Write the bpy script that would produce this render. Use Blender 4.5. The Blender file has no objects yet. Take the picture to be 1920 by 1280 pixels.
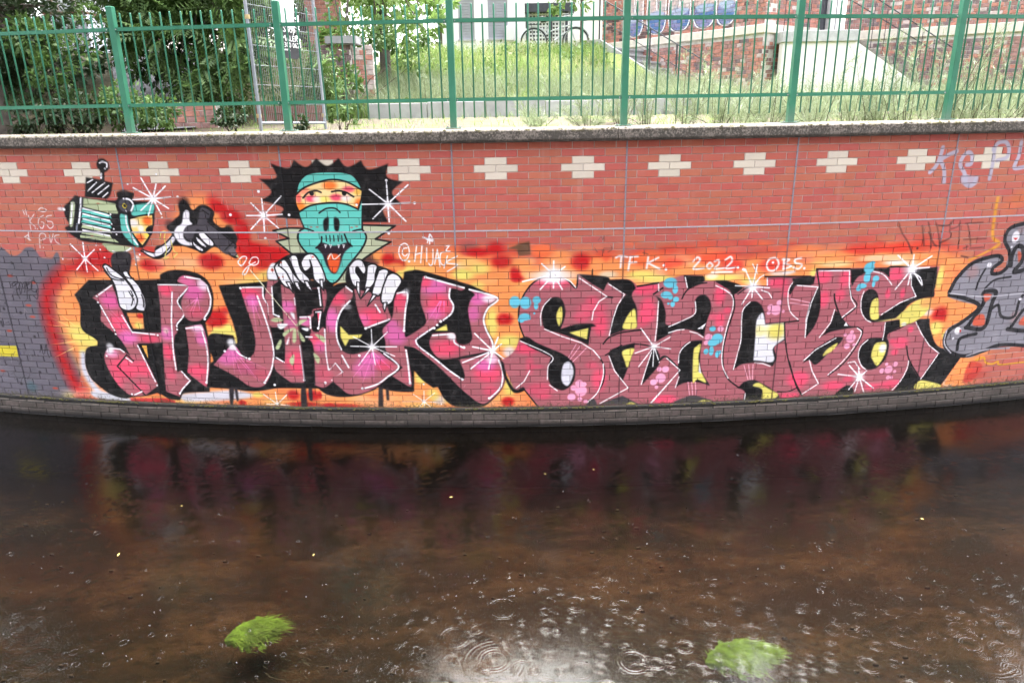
import bpy, bmesh, math, random
import numpy as np
from mathutils import Vector, Matrix, noise as mnoise

C = bpy.context.scene
COL = C.collection
rng = np.random.default_rng(7)
random.seed(7)
PI = math.pi

# ------------------------------------------------------------------ camera, sky, sun, exposure
CAM = dict(x=0.79531, D=8.32997, h=3.83235, yaw=-0.02447, pit=0.31261, roll=-0.01624, f=1329.294)
RW = 34.918                        # plan radius of the bowed wall, apex at the origin
ZH = 2.509                         # height of the horizontal movement joint
S0 = -0.0627                       # arc position of one vertical movement joint
ZCOP = 3.652

def cam_axes():
    y, p, r = CAM['yaw'], CAM['pit'], CAM['roll']
    F = np.array([math.sin(y)*math.cos(p), math.cos(y)*math.cos(p), -math.sin(p)])
    R = np.array([math.cos(y), -math.sin(y), 0.0])
    U = np.cross(R, F)
    return F, R*math.cos(r)+U*math.sin(r), -R*math.sin(r)+U*math.cos(r)
CF, CR, CU = cam_axes()
CO = np.array([CAM['x'], -CAM['D'], CAM['h']])

cd = bpy.data.cameras.new('camera'); cam = bpy.data.objects.new('camera', cd); COL.objects.link(cam)
cd.sensor_width = 36.0; cd.lens = CAM['f']*36.0/1920.0; cd.clip_start = 0.05; cd.clip_end = 500
M = Matrix.Identity(4)
for i in range(3):
    M[i][0] = CR[i]; M[i][1] = CU[i]; M[i][2] = -CF[i]; M[i][3] = CO[i]
cam.matrix_world = M
C.camera = cam

SUN_EL, SUN_AZ = math.radians(68), math.radians(8)      # azimuth clockwise from +Y: a bright overcast sky beyond the wall
w = bpy.data.worlds.new('World'); C.world = w; w.use_nodes = True
nt = w.node_tree; nt.nodes.clear()
sky = nt.nodes.new('ShaderNodeTexSky'); sky.sky_type = 'NISHITA'; sky.sun_disc = False
sky.sun_elevation = SUN_EL; sky.sun_rotation = SUN_AZ; sky.air_density = 1.0; sky.dust_density = 6.0
hs = nt.nodes.new('ShaderNodeHueSaturation'); hs.inputs['Saturation'].default_value = 0.28
bg = nt.nodes.new('ShaderNodeBackground'); bg.inputs['Strength'].default_value = 0.15
wo = nt.nodes.new('ShaderNodeOutputWorld')
nt.links.new(sky.outputs[0], hs.inputs['Color']); nt.links.new(hs.outputs[0], bg.inputs['Color']); nt.links.new(bg.outputs[0], wo.inputs[0])
sd = bpy.data.lights.new('sun', 'SUN'); so = bpy.data.objects.new('sun', sd); COL.objects.link(so)
sd.energy = 0.5; sd.angle = math.radians(60); sd.color = (1.0, 0.97, 0.93)
sv = Vector((math.sin(SUN_AZ)*math.cos(SUN_EL), math.cos(SUN_AZ)*math.cos(SUN_EL), math.sin(SUN_EL)))
so.rotation_euler = sv.to_track_quat('Z', 'Y').to_euler()
vs = C.view_settings
vs.view_transform = 'Standard'; vs.look = 'None'; vs.gamma = 1.0; vs.use_curve_mapping = False
vs.exposure = 3.55
C.render.engine = 'CYCLES'
C.cycles.max_bounces = 8; C.cycles.transparent_max_bounces = 24

# ------------------------------------------------------------------ pixel of the photograph -> place
def ray(x, y):
    d = CF + CR*((x-960)/CAM['f']) - CU*((y-640)/CAM['f'])
    return d
def at(x, y, Y):
    d = ray(x, y); t = (Y-CO[1])/d[1]
    return CO + d*t
def at_z(x, y, z):
    d = ray(x, y); t = (z-CO[2])/d[2]
    return CO + d*t
def on_wall(x, y, off=0.0):
    """arc position and height where the line of sight meets the wall face"""
    d = ray(x, y); r = RW-off
    ox, oy = CO[0], CO[1]-RW
    a = d[0]**2+d[1]**2; b = 2*(ox*d[0]+oy*d[1]); c = ox*ox+oy*oy-r*r
    t = (-b-math.sqrt(max(0, b*b-4*a*c)))/(2*a)
    P = CO+d*t
    return RW*math.atan2(P[0], RW-P[1]), P[2]
def arc(s, off=0.0):
    """plan position at arc length s, off metres behind the face"""
    a = s/RW
    return (RW-off)*math.sin(a), RW-(RW-off)*math.cos(a), a
def pix(P):
    d = np.asarray(P, float)-CO; z = d@CF
    return 960+CAM['f']*(d@CR)/z, 640-CAM['f']*(d@CU)/z, z
# ------------------------------------------------------------------ spray paint: a small vector painter
class Canvas:
    def __init__(s, u0, u1, v0, v1, ppm, mapper):
        s.u0, s.u1, s.v0, s.v1, s.ppm = u0, u1, v0, v1, ppm
        s.W = int(round((u1-u0)*ppm)); s.H = int(round((v1-v0)*ppm))
        s.rgb = np.full((s.H, s.W, 3), 0.5, np.float32); s.a = np.zeros((s.H, s.W), np.float32)
        s.map = mapper; s.frame = (0, 0, 1.0); s.clip = None
    def fr(s, x0, y0, k): s.frame = (x0, y0, k)
    def tx(s, pts):
        x0, y0, k = s.frame; o = []
        for p in pts:
            u, v = s.map(x0+p[0]/k, y0+p[1]/k)
            o.append(((u-s.u0)*s.ppm, (v-s.v0)*s.ppm))
        return np.array(o)
    def px(s, w): return w*s.ppm/158.0          # photo pixels -> texels
    def over(s, m, col, y0=0, x0=0):
        h, w_ = m.shape
        if s.clip is not None: m = m*s.clip[y0:y0+h, x0:x0+w_]
        A = s.a[y0:y0+h, x0:x0+w_]; R = s.rgb[y0:y0+h, x0:x0+w_]
        na = A+(1-A)*m
        c = np.array(col, np.float32)/255.0
        k = np.where(na > 1e-4, A*(1-m)/np.maximum(na, 1e-4), 0)[..., None]
        kk = np.where(na > 1e-4, m/np.maximum(na, 1e-4), 0)[..., None]
        R[:] = np.where(na[..., None] > 1e-4, R*k+c*kk, R); A[:] = na
    @staticmethod
    def curve(P, closed, corners):
        n = len(P); out = []
        rngi = range(n) if closed else range(n-1)
        for i in rngi:
            p1, p2 = P[i], P[(i+1) % n]
            p0 = P[(i-1) % n] if (closed or i > 0) else p1
            p3 = P[(i+2) % n] if (closed or i+2 < n) else p2
            if corners[i]: p0 = p1
            if corners[(i+1) % n]: p3 = p2
            L = np.hypot(*(p2-p1)); m = int(min(12, max(2, L/3)))
            for t in np.linspace(0, 1, m, endpoint=False):
                out.append(0.5*((2*p1)+(p2-p0)*t+(2*p0-5*p1+4*p2-p3)*t*t+(3*p1-p0-3*p2+p3)*t**3))
        if not closed: out.append(P[-1])
        return np.array(out)
    def prep(s, pts, closed, smooth):
        P = s.tx(pts)
        if smooth:
            return s.curve(P, closed, [len(p) > 2 for p in pts])
        return P
    def mask(s, pts, smooth=False, blur=0.0):
        P = s.prep(pts, True, smooth); pad = int(s.px(blur)*2.5)+2
        x0 = max(0, int(P[:, 0].min())-pad); x1 = min(s.W, int(P[:, 0].max())+pad+1)
        y0 = max(0, int(P[:, 1].min())-pad); y1 = min(s.H, int(P[:, 1].max())+pad+1)
        if x1 <= x0 or y1 <= y0: return None
        w_, h = x1-x0, y1-y0
        acc = np.zeros((h, w_+1), np.float32); SS = 3
        A = P; Bq = np.roll(P, -1, 0)
        for j in range(h):
            for q in range(SS):
                yy = y0+j+(q+0.5)/SS
                c = (A[:, 1] <= yy) != (Bq[:, 1] <= yy)
                if not c.any(): continue
                a, b = A[c], Bq[c]
                xs = np.sort(a[:, 0]+(yy-a[:, 1])*(b[:, 0]-a[:, 0])/(b[:, 1]-a[:, 1]))-x0
                for k in range(0, len(xs)-1, 2):
                    l, r = np.clip(xs[k], 0, w_), np.clip(xs[k+1], 0, w_)
                    if r <= l: continue
                    li, ri = int(l), int(r)
                    if li == ri: acc[j, li] += r-l
                    else:
                        acc[j, li] += li+1-l; acc[j, li+1:ri] += 1
                        acc[j, ri] += r-ri
        m = np.clip(acc[:, :w_]/SS, 0, 1)
        if blur > 0: m = s.blur(m, s.px(blur))
        return m, y0, x0
    @staticmethod
    def blur(m, r):
        r = max(1, int(r*0.7))
        for _ in range(2):
            for ax in (0, 1):
                q = np.pad(m, [(r+1, r) if k == ax else (0, 0) for k in (0, 1)])
                c = np.cumsum(q, ax, dtype=np.float64)
                n = m.shape[ax]
                m = ((np.take(c, range(2*r+1, 2*r+1+n), ax)-np.take(c, range(0, n), ax))/(2*r+1)).astype(np.float32)
        return m
    def poly(s, pts, col, smooth=False, blur=0.0, al=1.0):
        q = s.mask(pts, smooth, blur)
        if q is None: return
        s.over(q[0]*al, col, q[1], q[2])
    def stroke(s, pts, wd, col, smooth=True, al=1.0, taper=False, soft=0.6):
        P = s.prep(pts, False, smooth); hw = s.px(wd)/2; sf = max(0.7, s.px(soft))
        if len(P) < 2: return
        pad = int(hw+sf*2)+2
        x0 = max(0, int(P[:, 0].min())-pad); x1 = min(s.W, int(P[:, 0].max())+pad+1)
        y0 = max(0, int(P[:, 1].min())-pad); y1 = min(s.H, int(P[:, 1].max())+pad+1)
        if x1 <= x0 or y1 <= y0: return
        m = np.zeros((y1-y0, x1-x0), np.float32); n = len(P)-1
        for i in range(n):
            a, b = P[i], P[i+1]
            bx0 = max(x0, int(min(a[0], b[0]))-pad); bx1 = min(x1, int(max(a[0], b[0]))+pad+1)
            by0 = max(y0, int(min(a[1], b[1]))-pad); by1 = min(y1, int(max(a[1], b[1]))+pad+1)
            if bx1 <= bx0 or by1 <= by0: continue
            Y, X = np.mgrid[by0:by1, bx0:bx1]+0.5
            d = b-a; L2 = max(1e-6, d@d)
            t = np.clip(((X-a[0])*d[0]+(Y-a[1])*d[1])/L2, 0, 1)
            dist = np.hypot(X-a[0]-t*d[0], Y-a[1]-t*d[1])
            hh = hw
            if taper: hh = hw*(1-0.85*(i+t)/n)
            v = np.clip(0.5-(dist-hh)/(2*sf), 0, 1)
            sub = m[by0-y0:by1-y0, bx0-x0:bx1-x0]
            np.maximum(sub, v, out=sub)
        s.over(m*al, col, y0, x0)
    def spray(s, x, y, r, col, al=0.9, ry=None, core=0.35):
        P = s.tx([(x, y)])[0]; k = s.frame[2]
        rx_ = s.px(r/k); ry_ = s.px((ry or r)/k)
        x0 = max(0, int(P[0]-rx_*1.3)); x1 = min(s.W, int(P[0]+rx_*1.3)+1)
        y0 = max(0, int(P[1]-ry_*1.3)); y1 = min(s.H, int(P[1]+ry_*1.3)+1)
        if x1 <= x0 or y1 <= y0: return
        Y, X = np.mgrid[y0:y1, x0:x1]+0.5
        d = np.sqrt(((X-P[0])/rx_)**2+((Y-P[1])/ry_)**2)
        t = np.clip((1.2-d)/(1.2-core), 0, 1)
        s.over((t*t*(3-2*t)*al).astype(np.float32), col, y0, x0)
    def dot(s, x, y, r, col, al=1.0): s.spray(x, y, r, col, al, core=0.85)
    def star(s, cx, cy, arms, wd=2.6, glow=9, col=(250, 250, 255)):
        k = s.frame[2]
        s.spray(cx, cy, glow*k*1.1, col, 0.75, core=0.0); s.spray(cx, cy, glow*k*0.55, col, 1, core=0.2)
        for ax, ay in arms: s.stroke([(cx, cy), (ax, ay)], wd, col, smooth=False, al=0.95)
    def setclip(s, polys, smooth=False, blur=0.0):
        m = np.zeros((s.H, s.W), np.float32); s.clip = None
        for p in polys:
            q = s.mask(p, smooth, blur)
            if q is None: continue
            sub = m[q[1]:q[1]+q[0].shape[0], q[2]:q[2]+q[0].shape[1]]
            np.maximum(sub, q[0], out=sub)
        s.clip = m
    def image(s, name):
        im = bpy.data.images.new(name, s.W, s.H, alpha=True)
        im.alpha_mode = 'CHANNEL_PACKED'
        buf = np.empty((s.H, s.W, 4), np.float32); buf[..., :3] = s.rgb; buf[..., 3] = s.a
        im.pixels.foreach_set(np.clip(buf, 0, 1).ravel()); im.update(); im.pack()
        return im
# ------------------------------------------------------------------ the mural
BLK = (12, 12, 16); WHT = (240, 240, 246); MAU = (166, 94, 104); PNK = (232, 76, 110); MAG = (222, 105, 175)
RED = (186, 14, 22); ORG = (240, 148, 84); YEL = (226, 214, 110); TEAL = (96, 196, 184); SAGE = (176, 190, 150)
BLU = (98, 190, 214); GRY = (98, 94, 105); LPK = (240, 165, 200)
cv = Canvas(-8.0, 8.8, 0.0, 3.52, 200, on_wall)
P_, K_, T_, X_ = cv.poly, cv.stroke, cv.spray, cv.dot
def fA(): cv.fr(0, 280, 4.922)
def fB(): cv.fr(0, 500, 4)
def fC(): cv.fr(300, 280, 4.922)
def fD(): cv.fr(300, 500, 4)
def fE(): cv.fr(480, 280, 4.266)
def fF(): cv.fr(600, 500, 4)
def fG(): cv.fr(740, 280, 4)
def fH(): cv.fr(940, 480, 3.766)
def fI(): cv.fr(1200, 480, 4)
def fJ(): cv.fr(1480, 460, 4)
def fK(): cv.fr(1640, 240, 4.922)
def fL(): cv.fr(1640, 400, 3.368)
def fP(): cv.fr(0, 0, 1)

# grey primer at the left end
fA(); P_([(-900, 905), (-300, 900), (0, 905), (45, 930), (95, 972), (150, 980), (195, 950), (235, 908), (300, 905), (340, 950), (380, 1000), (470, 1010), (560, 1060), (640, 2300), (-900, 2300)], GRY, True, 1.2)
for i in range(70):
    x, y = rng.uniform(-80, 500), rng.uniform(480, 745)
    fP(); T_(rng.uniform(-60, 110), y, rng.uniform(6, 26), rng.choice([(96, 92, 104), (128, 124, 136), (110, 100, 112), (88, 92, 98)]), rng.uniform(.1, .3))
fB()
for x, y in [(75, 68), (215, 290), (245, 375), (70, 480), (20, 780), (415, 910), (250, 120)]: T_(x, y, 34, (190, 60, 40), .75, ry=13)
P_([(-80, 590), (125, 592), (138, 675), (-80, 668)], (205, 190, 50), blur=.4)
K_([(-80, 580), (125, 582), (155, 660)], 1.2, (40, 35, 80), False)
for x, y in [(30, 315), (155, 345), (10, 415), (260, 525), (300, 790), (160, 875), (20, 440)]: T_(x, y, 16, (30, 28, 34), .8)

for i in range(46):
    x, y = rng.uniform(-60, 290), rng.uniform(60, 900); q = [(x, y)]
    for _ in range(4): q.append((q[-1][0]+rng.uniform(-16, 22), q[-1][1]+rng.uniform(-26, 26)))
    K_(q, rng.uniform(.6, 1.5), [(40, 37, 44), (58, 54, 64), (150, 146, 156), (40, 37, 44)][i % 4], True, al=rng.uniform(.25, .75))
T_(240, 900, 60, (60, 100, 110), .5); T_(330, 330, 60, (70, 85, 100), .3)
# warm background behind the word
fP()
ORGP = [(102, 560), (112, 530), (140, 512), (190, 500), (250, 492), (300, 470), (318, 430), (335, 395), (352, 370), (395, 372), (425, 405), (450, 440), (480, 462), (560, 470), (700, 478), (760, 470), (830, 470), (880, 468), (940, 478), (1000, 494), (1060, 480), (1120, 474), (1180, 492), (1240, 484), (1320, 472), (1400, 486), (1480, 488), (1540, 474), (1620, 462), (1700, 458), (1780, 470), (1830, 500), (1840, 560), (1850, 640), (1845, 690), (1800, 735), (1600, 752), (1300, 764), (1000, 768), (700, 768), (400, 768), (200, 752), (175, 735), (150, 690), (122, 640), (105, 600)]
P_(ORGP, ORG, True, 16)
# red band at the left and red patches
K_([(205, 474), (160, 490), (118, 512), (92, 545), (88, 575), (98, 620), (112, 660), (135, 710), (162, 752)], 26, RED, True, soft=13)
K_([(225, 478), (160, 500)], 30, RED, True, soft=14)
for x, y, rx, ry, al in [(395, 490, 30, 18, 1), (285, 497, 28, 14, .95), (275, 470, 24, 12, .7), (404, 598, 26, 20, 1), (470, 470, 40, 20, 1), (505, 478, 40, 20, 1), (455, 440, 18, 30, .95), (432, 405, 22, 16, .95), (408, 388, 16, 12, .9), (480, 500, 30, 18, .9)]:
    T_(x, y, rx, RED, al, ry=ry, core=.5)
K_([(400, 378), (430, 400), (455, 425), (452, 450), (480, 475), (525, 480)], 18, RED, True, soft=10)
for x, y, r in [(500, 530, 26), (460, 545, 30), (490, 520, 40)]: T_(x, y, r, YEL, .6)
for i in range(70):
    x = rng.uniform(850, 1800); T_(x, (470 if x < 1550 else 460)+rng.uniform(-15, 16), rng.uniform(14, 46), [(196, 40, 34), (214, 70, 44), (226, 100, 56), (200, 60, 50)][i % 4], rng.uniform(.2, .7), ry=rng.uniform(6, 18), core=.1)
for i in range(150):
    x = rng.uniform(120, 1820); y = rng.choice([rng.uniform(478, 530), rng.uniform(735, 762)]); T_(x, y, rng.uniform(16, 55), [(244, 196, 140), (236, 214, 120), (238, 120, 70), (246, 214, 180), (226, 84, 54)][i % 5], rng.uniform(.2, .6), ry=rng.uniform(8, 20), core=.05)
# yellow and white halo
fB()
for x, y, r, al in [(620, 520, 130, .9), (690, 560, 80, .95), (560, 480, 90, .6), (630, 640, 60, .8)]: T_(x, y, r, YEL, al)
for a, b in [((580, 460), (430, 335)), ((600, 480), (385, 385)), ((560, 470), (350, 430)), ((600, 510), (350, 492)), ((560, 560), (375, 585)), ((560, 605), (410, 680)), ((620, 500), (500, 420))]:
    K_([a, b], 2.2, (240, 205, 120), False, al=.85, taper=True)
K_([(625, 660), (630, 760), (680, 860), (760, 950), (900, 985)], 15, (205, 205, 218), True, soft=5)
P_([(700, 930), (980, 985), (980, 1010), (730, 985)], (205, 205, 215), True, 3)
P_([(975, 985), (1290, 985), (1290, 1030), (1000, 1030)], (200, 45, 50), False, 3)
fD()
P_([(0, 985), (110, 1000), (130, 1050), (0, 1035)], (200, 45, 50), False, 3)
P_([(165, 955), (370, 935), (560, 925), (700, 960), (620, 990), (330, 1010), (180, 1005)], (206, 204, 214), True, 4)
T_(735, 960, 60, YEL, .9, ry=30); T_(870, 960, 110, ORG, .8, ry=50)
for x, y, rx, ry in [(1000, 960, 60, 50), (1150, 965, 70, 55), (1080, 1030, 150, 25), (620, 1020, 40, 30), (1270, 1040, 60, 25)]: T_(x, y, rx, RED, .95, ry=ry)
P_([(370, 525), (385, 490), (420, 440), (520, 430), (570, 500), (580, 570), (560, 575), (540, 515)], YEL, True, 3)
T_(430, 400, 85, RED, .95, ry=70); T_(470, 330, 60, RED, .8, ry=50); T_(440, 250, 60, ORG, .8, ry=90)
fB(); P_([(950, 340), (1070, 345), (1082, 465), (1000, 465)], ORG, False, 2); T_(1050, 365, 35, RED, .9, ry=30); T_(1040, 440, 60, YEL, .95, ry=40)
P_([(1060, 588), (1100, 590), (1112, 690)], (235, 190, 80))
fF()
for x, y, rx, ry, c, al in [(1080, 60, 110, 55, YEL, .95), (1180, 150, 70, 50, YEL, .7), (1290, 60, 130, 50, ORG, .8), (1480, 60, 90, 40, ORG, .8), (1480, 90, 60, 35, RED, .9), (1290, 420, 60, 150, YEL, .9), (1400, 270, 60, 90, ORG, .9), (1385, 395, 75, 60, RED, 1), (1390, 470, 60, 50, ORG, .8), (1420, 560, 120, 70, YEL, .95), (1420, 640, 60, 60, (220, 220, 230), .8), (1420, 900, 60, 100, YEL, .9), (1410, 1010, 60, 50, RED, 1), (760, 830, 70, 70, YEL, .9), (900, 1000, 60, 50, (220, 215, 215), .8), (850, 960, 60, 70, YEL, .7), (980, 1000, 70, 40, YEL, .6), (570, 20, 70, 30, RED, .8), (150, 1040, 200, 20, RED, .8), (1060, -10, 60, 30, (235, 225, 225), .8), (0, 960, 20, 40, RED, .8)]:
    T_(x, y, rx, c, al, ry=ry)
P_([(1440, 690), (1500, 560), (1520, 540), (1520, 640), (1470, 690)], YEL, True, 2, .9)
fG()
for x, y, rx, ry, c, al in [(560, 740, 90, 60, (120, 60, 66), .6), (620, 770, 140, 40, RED, .95), (760, 740, 90, 60, RED, .95), (800, 840, 90, 60, RED, .9), (905, 930, 50, 70, RED, .95), (960, 740, 60, 60, (110, 80, 50), .6), (560, 860, 120, 55, (238, 190, 110), .9), (640, 900, 90, 50, YEL, .8), (500, 930, 60, 50, YEL, .8), (1100, 760, 110, 60, (230, 110, 60), .7), (1240, 800, 90, 60, ORG, .8), (1400, 840, 90, 80, RED, .95), (1520, 860, 70, 60, ORG, .9), (960, 860, 80, 60, ORG, .9), (1150, 850, 80, 60, ORG, .8), (1640, 860, 60, 60, ORG, .7), (1850, 940, 130, 40, YEL, .9), (1600, 940, 90, 35, (225, 215, 190), .8), (80, 900, 90, 30, YEL, .8), (30, 860, 60, 50, RED, .8)]:
    T_(x, y, rx, c, al, ry=ry)
P_([(845, 745), (1012, 685), (1022, 790), (935, 800), (920, 750)], (96, 70, 50), False, 1.2, .85)
fI()
for x, y, rx, ry, c, al in [(60, 20, 200, 70, (232, 110, 60), .9), (250, 60, 120, 60, (225, 70, 50), .85), (560, 20, 220, 60, (228, 80, 52), .9), (330, 110, 160, 50, ORG, .9), (700, 70, 120, 60, (224, 60, 50), .9), (860, 60, 90, 60, ORG, .9), (1000, 70, 150, 60, (222, 60, 50), .9), (1200, 90, 100, 50, ORG, .8), (120, 170, 160, 34, YEL, .9), (600, 165, 200, 30, YEL, .9), (820, 185, 80, 35, YEL, .8), (1060, 130, 120, 25, (235, 225, 220), .8), (540, 150, 60, 30, (240, 235, 225), .7)]:
    T_(x, y, rx, c, al, ry=ry)
fJ()
for x, y, rx, ry, c, al in [(120, 40, 200, 60, ORG, .7), (560, 30, 200, 45, (220, 52, 40), .95), (800, 20, 220, 40, (224, 60, 40), .9), (1000, 10, 150, 50, (214, 60, 40), .8), (300, 90, 200, 40, ORG, .9), (650, 95, 180, 30, (244, 190, 150), .9), (800, 130, 120, 25, (240, 232, 225), .85), (1180, 140, 80, 60, ORG, .9), (350, 140, 160, 30, (240, 210, 150), .9), (190, 215, 50, 60, YEL, .9), (1130, 240, 40, 110, YEL, .95), (1200, 300, 50, 150, ORG, .9), (1130, 400, 110, 80, ORG, .95), (1010, 450, 70, 60, (238, 150, 90), .8), (1040, 500, 60, 40, (240, 220, 210), .8), (1130, 520, 90, 80, RED, 1), (1230, 500, 70, 140, ORG, .9), (1100, 620, 70, 80, YEL, .95), (1170, 670, 40, 40, YEL, .9), (1230, 950, 110, 90, ORG, .95), (1300, 900, 120, 60, ORG, .9), (1190, 1030, 60, 40, (232, 225, 215), .8), (1000, 1050, 100, 30, YEL, .8), (1420, 960, 110, 60, (190, 60, 50), .8), (1300, 700, 60, 120, (210, 90, 60), .5)]:
    T_(x, y, rx, c, al, ry=ry)

# ---- the left word, black blocks first
fB(); HB = [(665, 100, 1), (1210, 95), (1280, 60, 1), (1280, 985, 1), (1180, 945, 1), (1090, 968), (1000, 975), (930, 985), (830, 955), (740, 890), (680, 830), (642, 740), (640, 650), (660, 605), (730, 590, 1), (732, 560), (700, 530), (640, 495), (605, 440), (600, 300), (558, 210, 1)]
P_(HB, BLK, True, .5)
P_([(950, 345), (1070, 348), (1082, 465), (1000, 466), (975, 420)], ORG, False, .6); T_(1050, 370, 35, RED, .9, ry=25); T_(1040, 440, 46, YEL, .95, ry=34)
P_([(1062, 590), (1100, 590), (1112, 690)], (235, 175, 80))
fD(); P_([(0, 60, 1), (50, 35), (110, 25), (200, 30), (290, 55), (360, 110), (395, 190), (400, 270), (385, 350), (340, 420, 1), (350, 470), (370, 560), (380, 640), (372, 935, 1), (200, 945), (165, 960, 1), (150, 1000, 1), (60, 985), (0, 940, 1)], BLK, True, .5)
P_([(440, 140, 1), (800, 110), (840, 95), (1300, 110, 1), (1300, 950, 1), (1220, 915), (1080, 910), (900, 908), (760, 928), (650, 930), (540, 915), (370, 905, 1), (375, 740), (400, 700), (360, 590), (362, 520, 1), (405, 500), (550, 515, 1), (568, 578, 1), (580, 570), (570, 500), (540, 400), (500, 300)], BLK, True, .5)
for pts in ([(520, 910), (555, 910), (545, 1050), (530, 1048)], [(560, 910), (578, 910), (590, 1000), (575, 1000)], [(1060, 905), (1088, 905), (1100, 1050), (1062, 1050)], [(1115, 905), (1138, 905), (1145, 1000), (1122, 995)]): P_(pts, (40, 34, 40), True, .6)
fF(); P_([(-20, 130, 1), (60, 165), (130, 130), (200, 118), (250, 140), (620, 130, 1), (630, 40, 1), (690, 28), (770, 32), (1120, 135), (1155, 150), (1342, 232, 1), (1260, 320), (1235, 400), (1250, 460), (1300, 560), (1312, 630), (1375, 715), (1395, 790), (1370, 905), (1290, 1000), (1220, 1045), (1100, 1052), (1000, 1040), (930, 985), (885, 900), (850, 905, 1), (770, 850), (705, 775, 1), (705, 905), (690, 937), (540, 930), (440, 905), (400, 925), (280, 965), (150, 975), (50, 955), (-20, 905, 1)], BLK, True, .5)
P_([(440, 900), (470, 900), (475, 1050), (438, 1050)], (44, 36, 40), False, .7); P_([(492, 900), (515, 900), (520, 1000), (500, 1000)], (44, 36, 40), False, .7)
P_([(150, 440), (215, 510), (320, 506), (300, 535), (220, 545), (190, 600), (155, 530)], YEL, False, .5); P_([(860, 480), (950, 430), (958, 480)], YEL, False, .5)
# letters
fB(); HL = [(690, 230, 1), (840, 130, 1), (915, 330), (990, 490, 1), (1215, 495, 1), (1215, 570, 1), (1030, 575, 1), (1190, 890, 1), (1090, 965, 1), (985, 965), (900, 900), (830, 800), (785, 700), (790, 640), (830, 605), (900, 620), (960, 655), (990, 700, 1), (940, 600), (880, 520), (790, 440), (755, 400), (750, 290)]
HR = [(1180, 135, 1), (1415, 135, 1), (1405, 165), (1340, 235), (1335, 280), (1385, 360), (1325, 420), (1330, 490), (1310, 520), (1305, 600), (1320, 700), (1330, 790, 1), (1355, 775, 1), (1435, 850, 1), (1390, 900), (1360, 930), (1350, 975, 1), (1245, 935, 1), (1230, 760), (1220, 570, 1), (1210, 490), (1200, 300)]
def letter(polys, sprays, base=MAU):
    fr = cv.frame
    for p in polys: P_(p, base, True, .4)
    cv.setclip(polys, True, .4)
    for x, y, rx, ry, c, al in sprays: T_(x, y, rx, c, al, ry=ry)
    cv.clip = None
letter([HL, HR], [(930, 760, 180, 120, PNK, .95), (1090, 760, 110, 90, PNK, .9), (1060, 900, 90, 60, PNK, .6), (830, 250, 110, 90, (215, 90, 150), 1), (900, 420, 120, 110, PNK, .9), (960, 530, 110, 70, MAG, .95), (1120, 540, 110, 50, PNK, .9), (1240, 170, 70, 70, PNK, 1), (1250, 500, 70, 70, MAG, .9), (1245, 480, 30, 30, (225, 200, 190), .8), (1260, 640, 60, 80, PNK, 1), (1280, 800, 60, 80, PNK, .5), (850, 860, 110, 90, PNK, .7), (840, 650, 70, 45, (235, 150, 190), .9), (820, 625, 45, 45, WHT, .9)])
for a, b in [((1000, 500), (760, 250)), ((985, 520), (800, 320)), ((960, 520), (840, 380))]: K_([a, b], 2, (232, 130, 190), False, al=.6, taper=True)
K_([(1000, 705), (950, 660), (880, 745), (1090, 962)], 3, BLK, False)
K_([(750, 285), (870, 500)], 3, BLK, False)
for l in ([(740, 210), (835, 140)], [(752, 290), (860, 480)], [(915, 365), (990, 490), (1160, 508)], [(1032, 590), (1165, 860)], [(1185, 135), (1400, 142), (1390, 180), (1335, 245), (1340, 285), (1380, 355), (1328, 430), (1328, 450)], [(1290, 190), (1285, 400), (1300, 640), (1320, 770)], [(1362, 785), (1425, 855), (1370, 915), (1352, 945)], [(830, 610), (900, 618), (930, 640)], [(945, 682), (990, 715)], [(1010, 960), (1065, 935)]): K_(l, 3.2, WHT, len(l) > 5)
for x, y in [(725, 222), (735, 268), (868, 505), (1183, 513), (1178, 888), (1328, 470), (990, 955), (1350, 950), (800, 668)]: X_(x, y, 9, WHT)
T_(825, 600, 42, WHT, .8)
fD(); ID = [(130, 110), (180, 65), (300, 95), (360, 150), (385, 250), (372, 330), (320, 395), (250, 410), (195, 385), (160, 300), (168, 230), (212, 150)]
IS = [(190, 450, 1), (310, 430, 1), (340, 500), (365, 620), (370, 750), (350, 905, 1), (250, 830), (205, 790, 1), (215, 640), (200, 520)]
letter([ID, IS], [(250, 190, 110, 90, (214, 95, 160), .9), (330, 130, 70, 60, (240, 215, 235), .95), (200, 100, 80, 50, (215, 100, 150), .9), (270, 340, 90, 60, PNK, .5), (290, 460, 80, 50, (245, 190, 225), .95), (310, 540, 60, 70, MAG, .8), (280, 780, 120, 70, PNK, .95), (320, 870, 60, 60, PNK, .5)])
for b in [(190, 310), (245, 350), (310, 360), (225, 340)]: K_([(280, 235), b], 2, (240, 140, 200), False, al=.8, taper=True)
for l in ([(185, 75), (300, 95)], [(350, 140), (380, 240), (370, 320), (335, 380)], [(195, 462), (300, 455), (320, 500), (350, 610), (360, 720), (350, 860)]): K_(l, 3.4, WHT)
for x, y in [(335, 392), (348, 868)]: X_(x, y, 11, WHT)
J_ = [(600, 155, 1), (775, 150, 1), (770, 210), (805, 290), (815, 400), (840, 520), (855, 650), (845, 760), (800, 870), (740, 905), (660, 890), (560, 820), (400, 735, 1), (450, 680), (530, 590, 1), (570, 600), (640, 690), (700, 650), (715, 560), (690, 440), (640, 290)]
letter([J_], [(660, 200, 130, 60, PNK, 1), (690, 250, 70, 60, MAG, .9), (700, 300, 60, 60, MAG, .5), (560, 640, 110, 70, MAG, .95), (500, 690, 110, 70, MAG, .8), (540, 600, 50, 40, WHT, .9), (760, 800, 100, 60, PNK, .4), (640, 760, 110, 70, (200, 80, 130), .5)])
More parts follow.
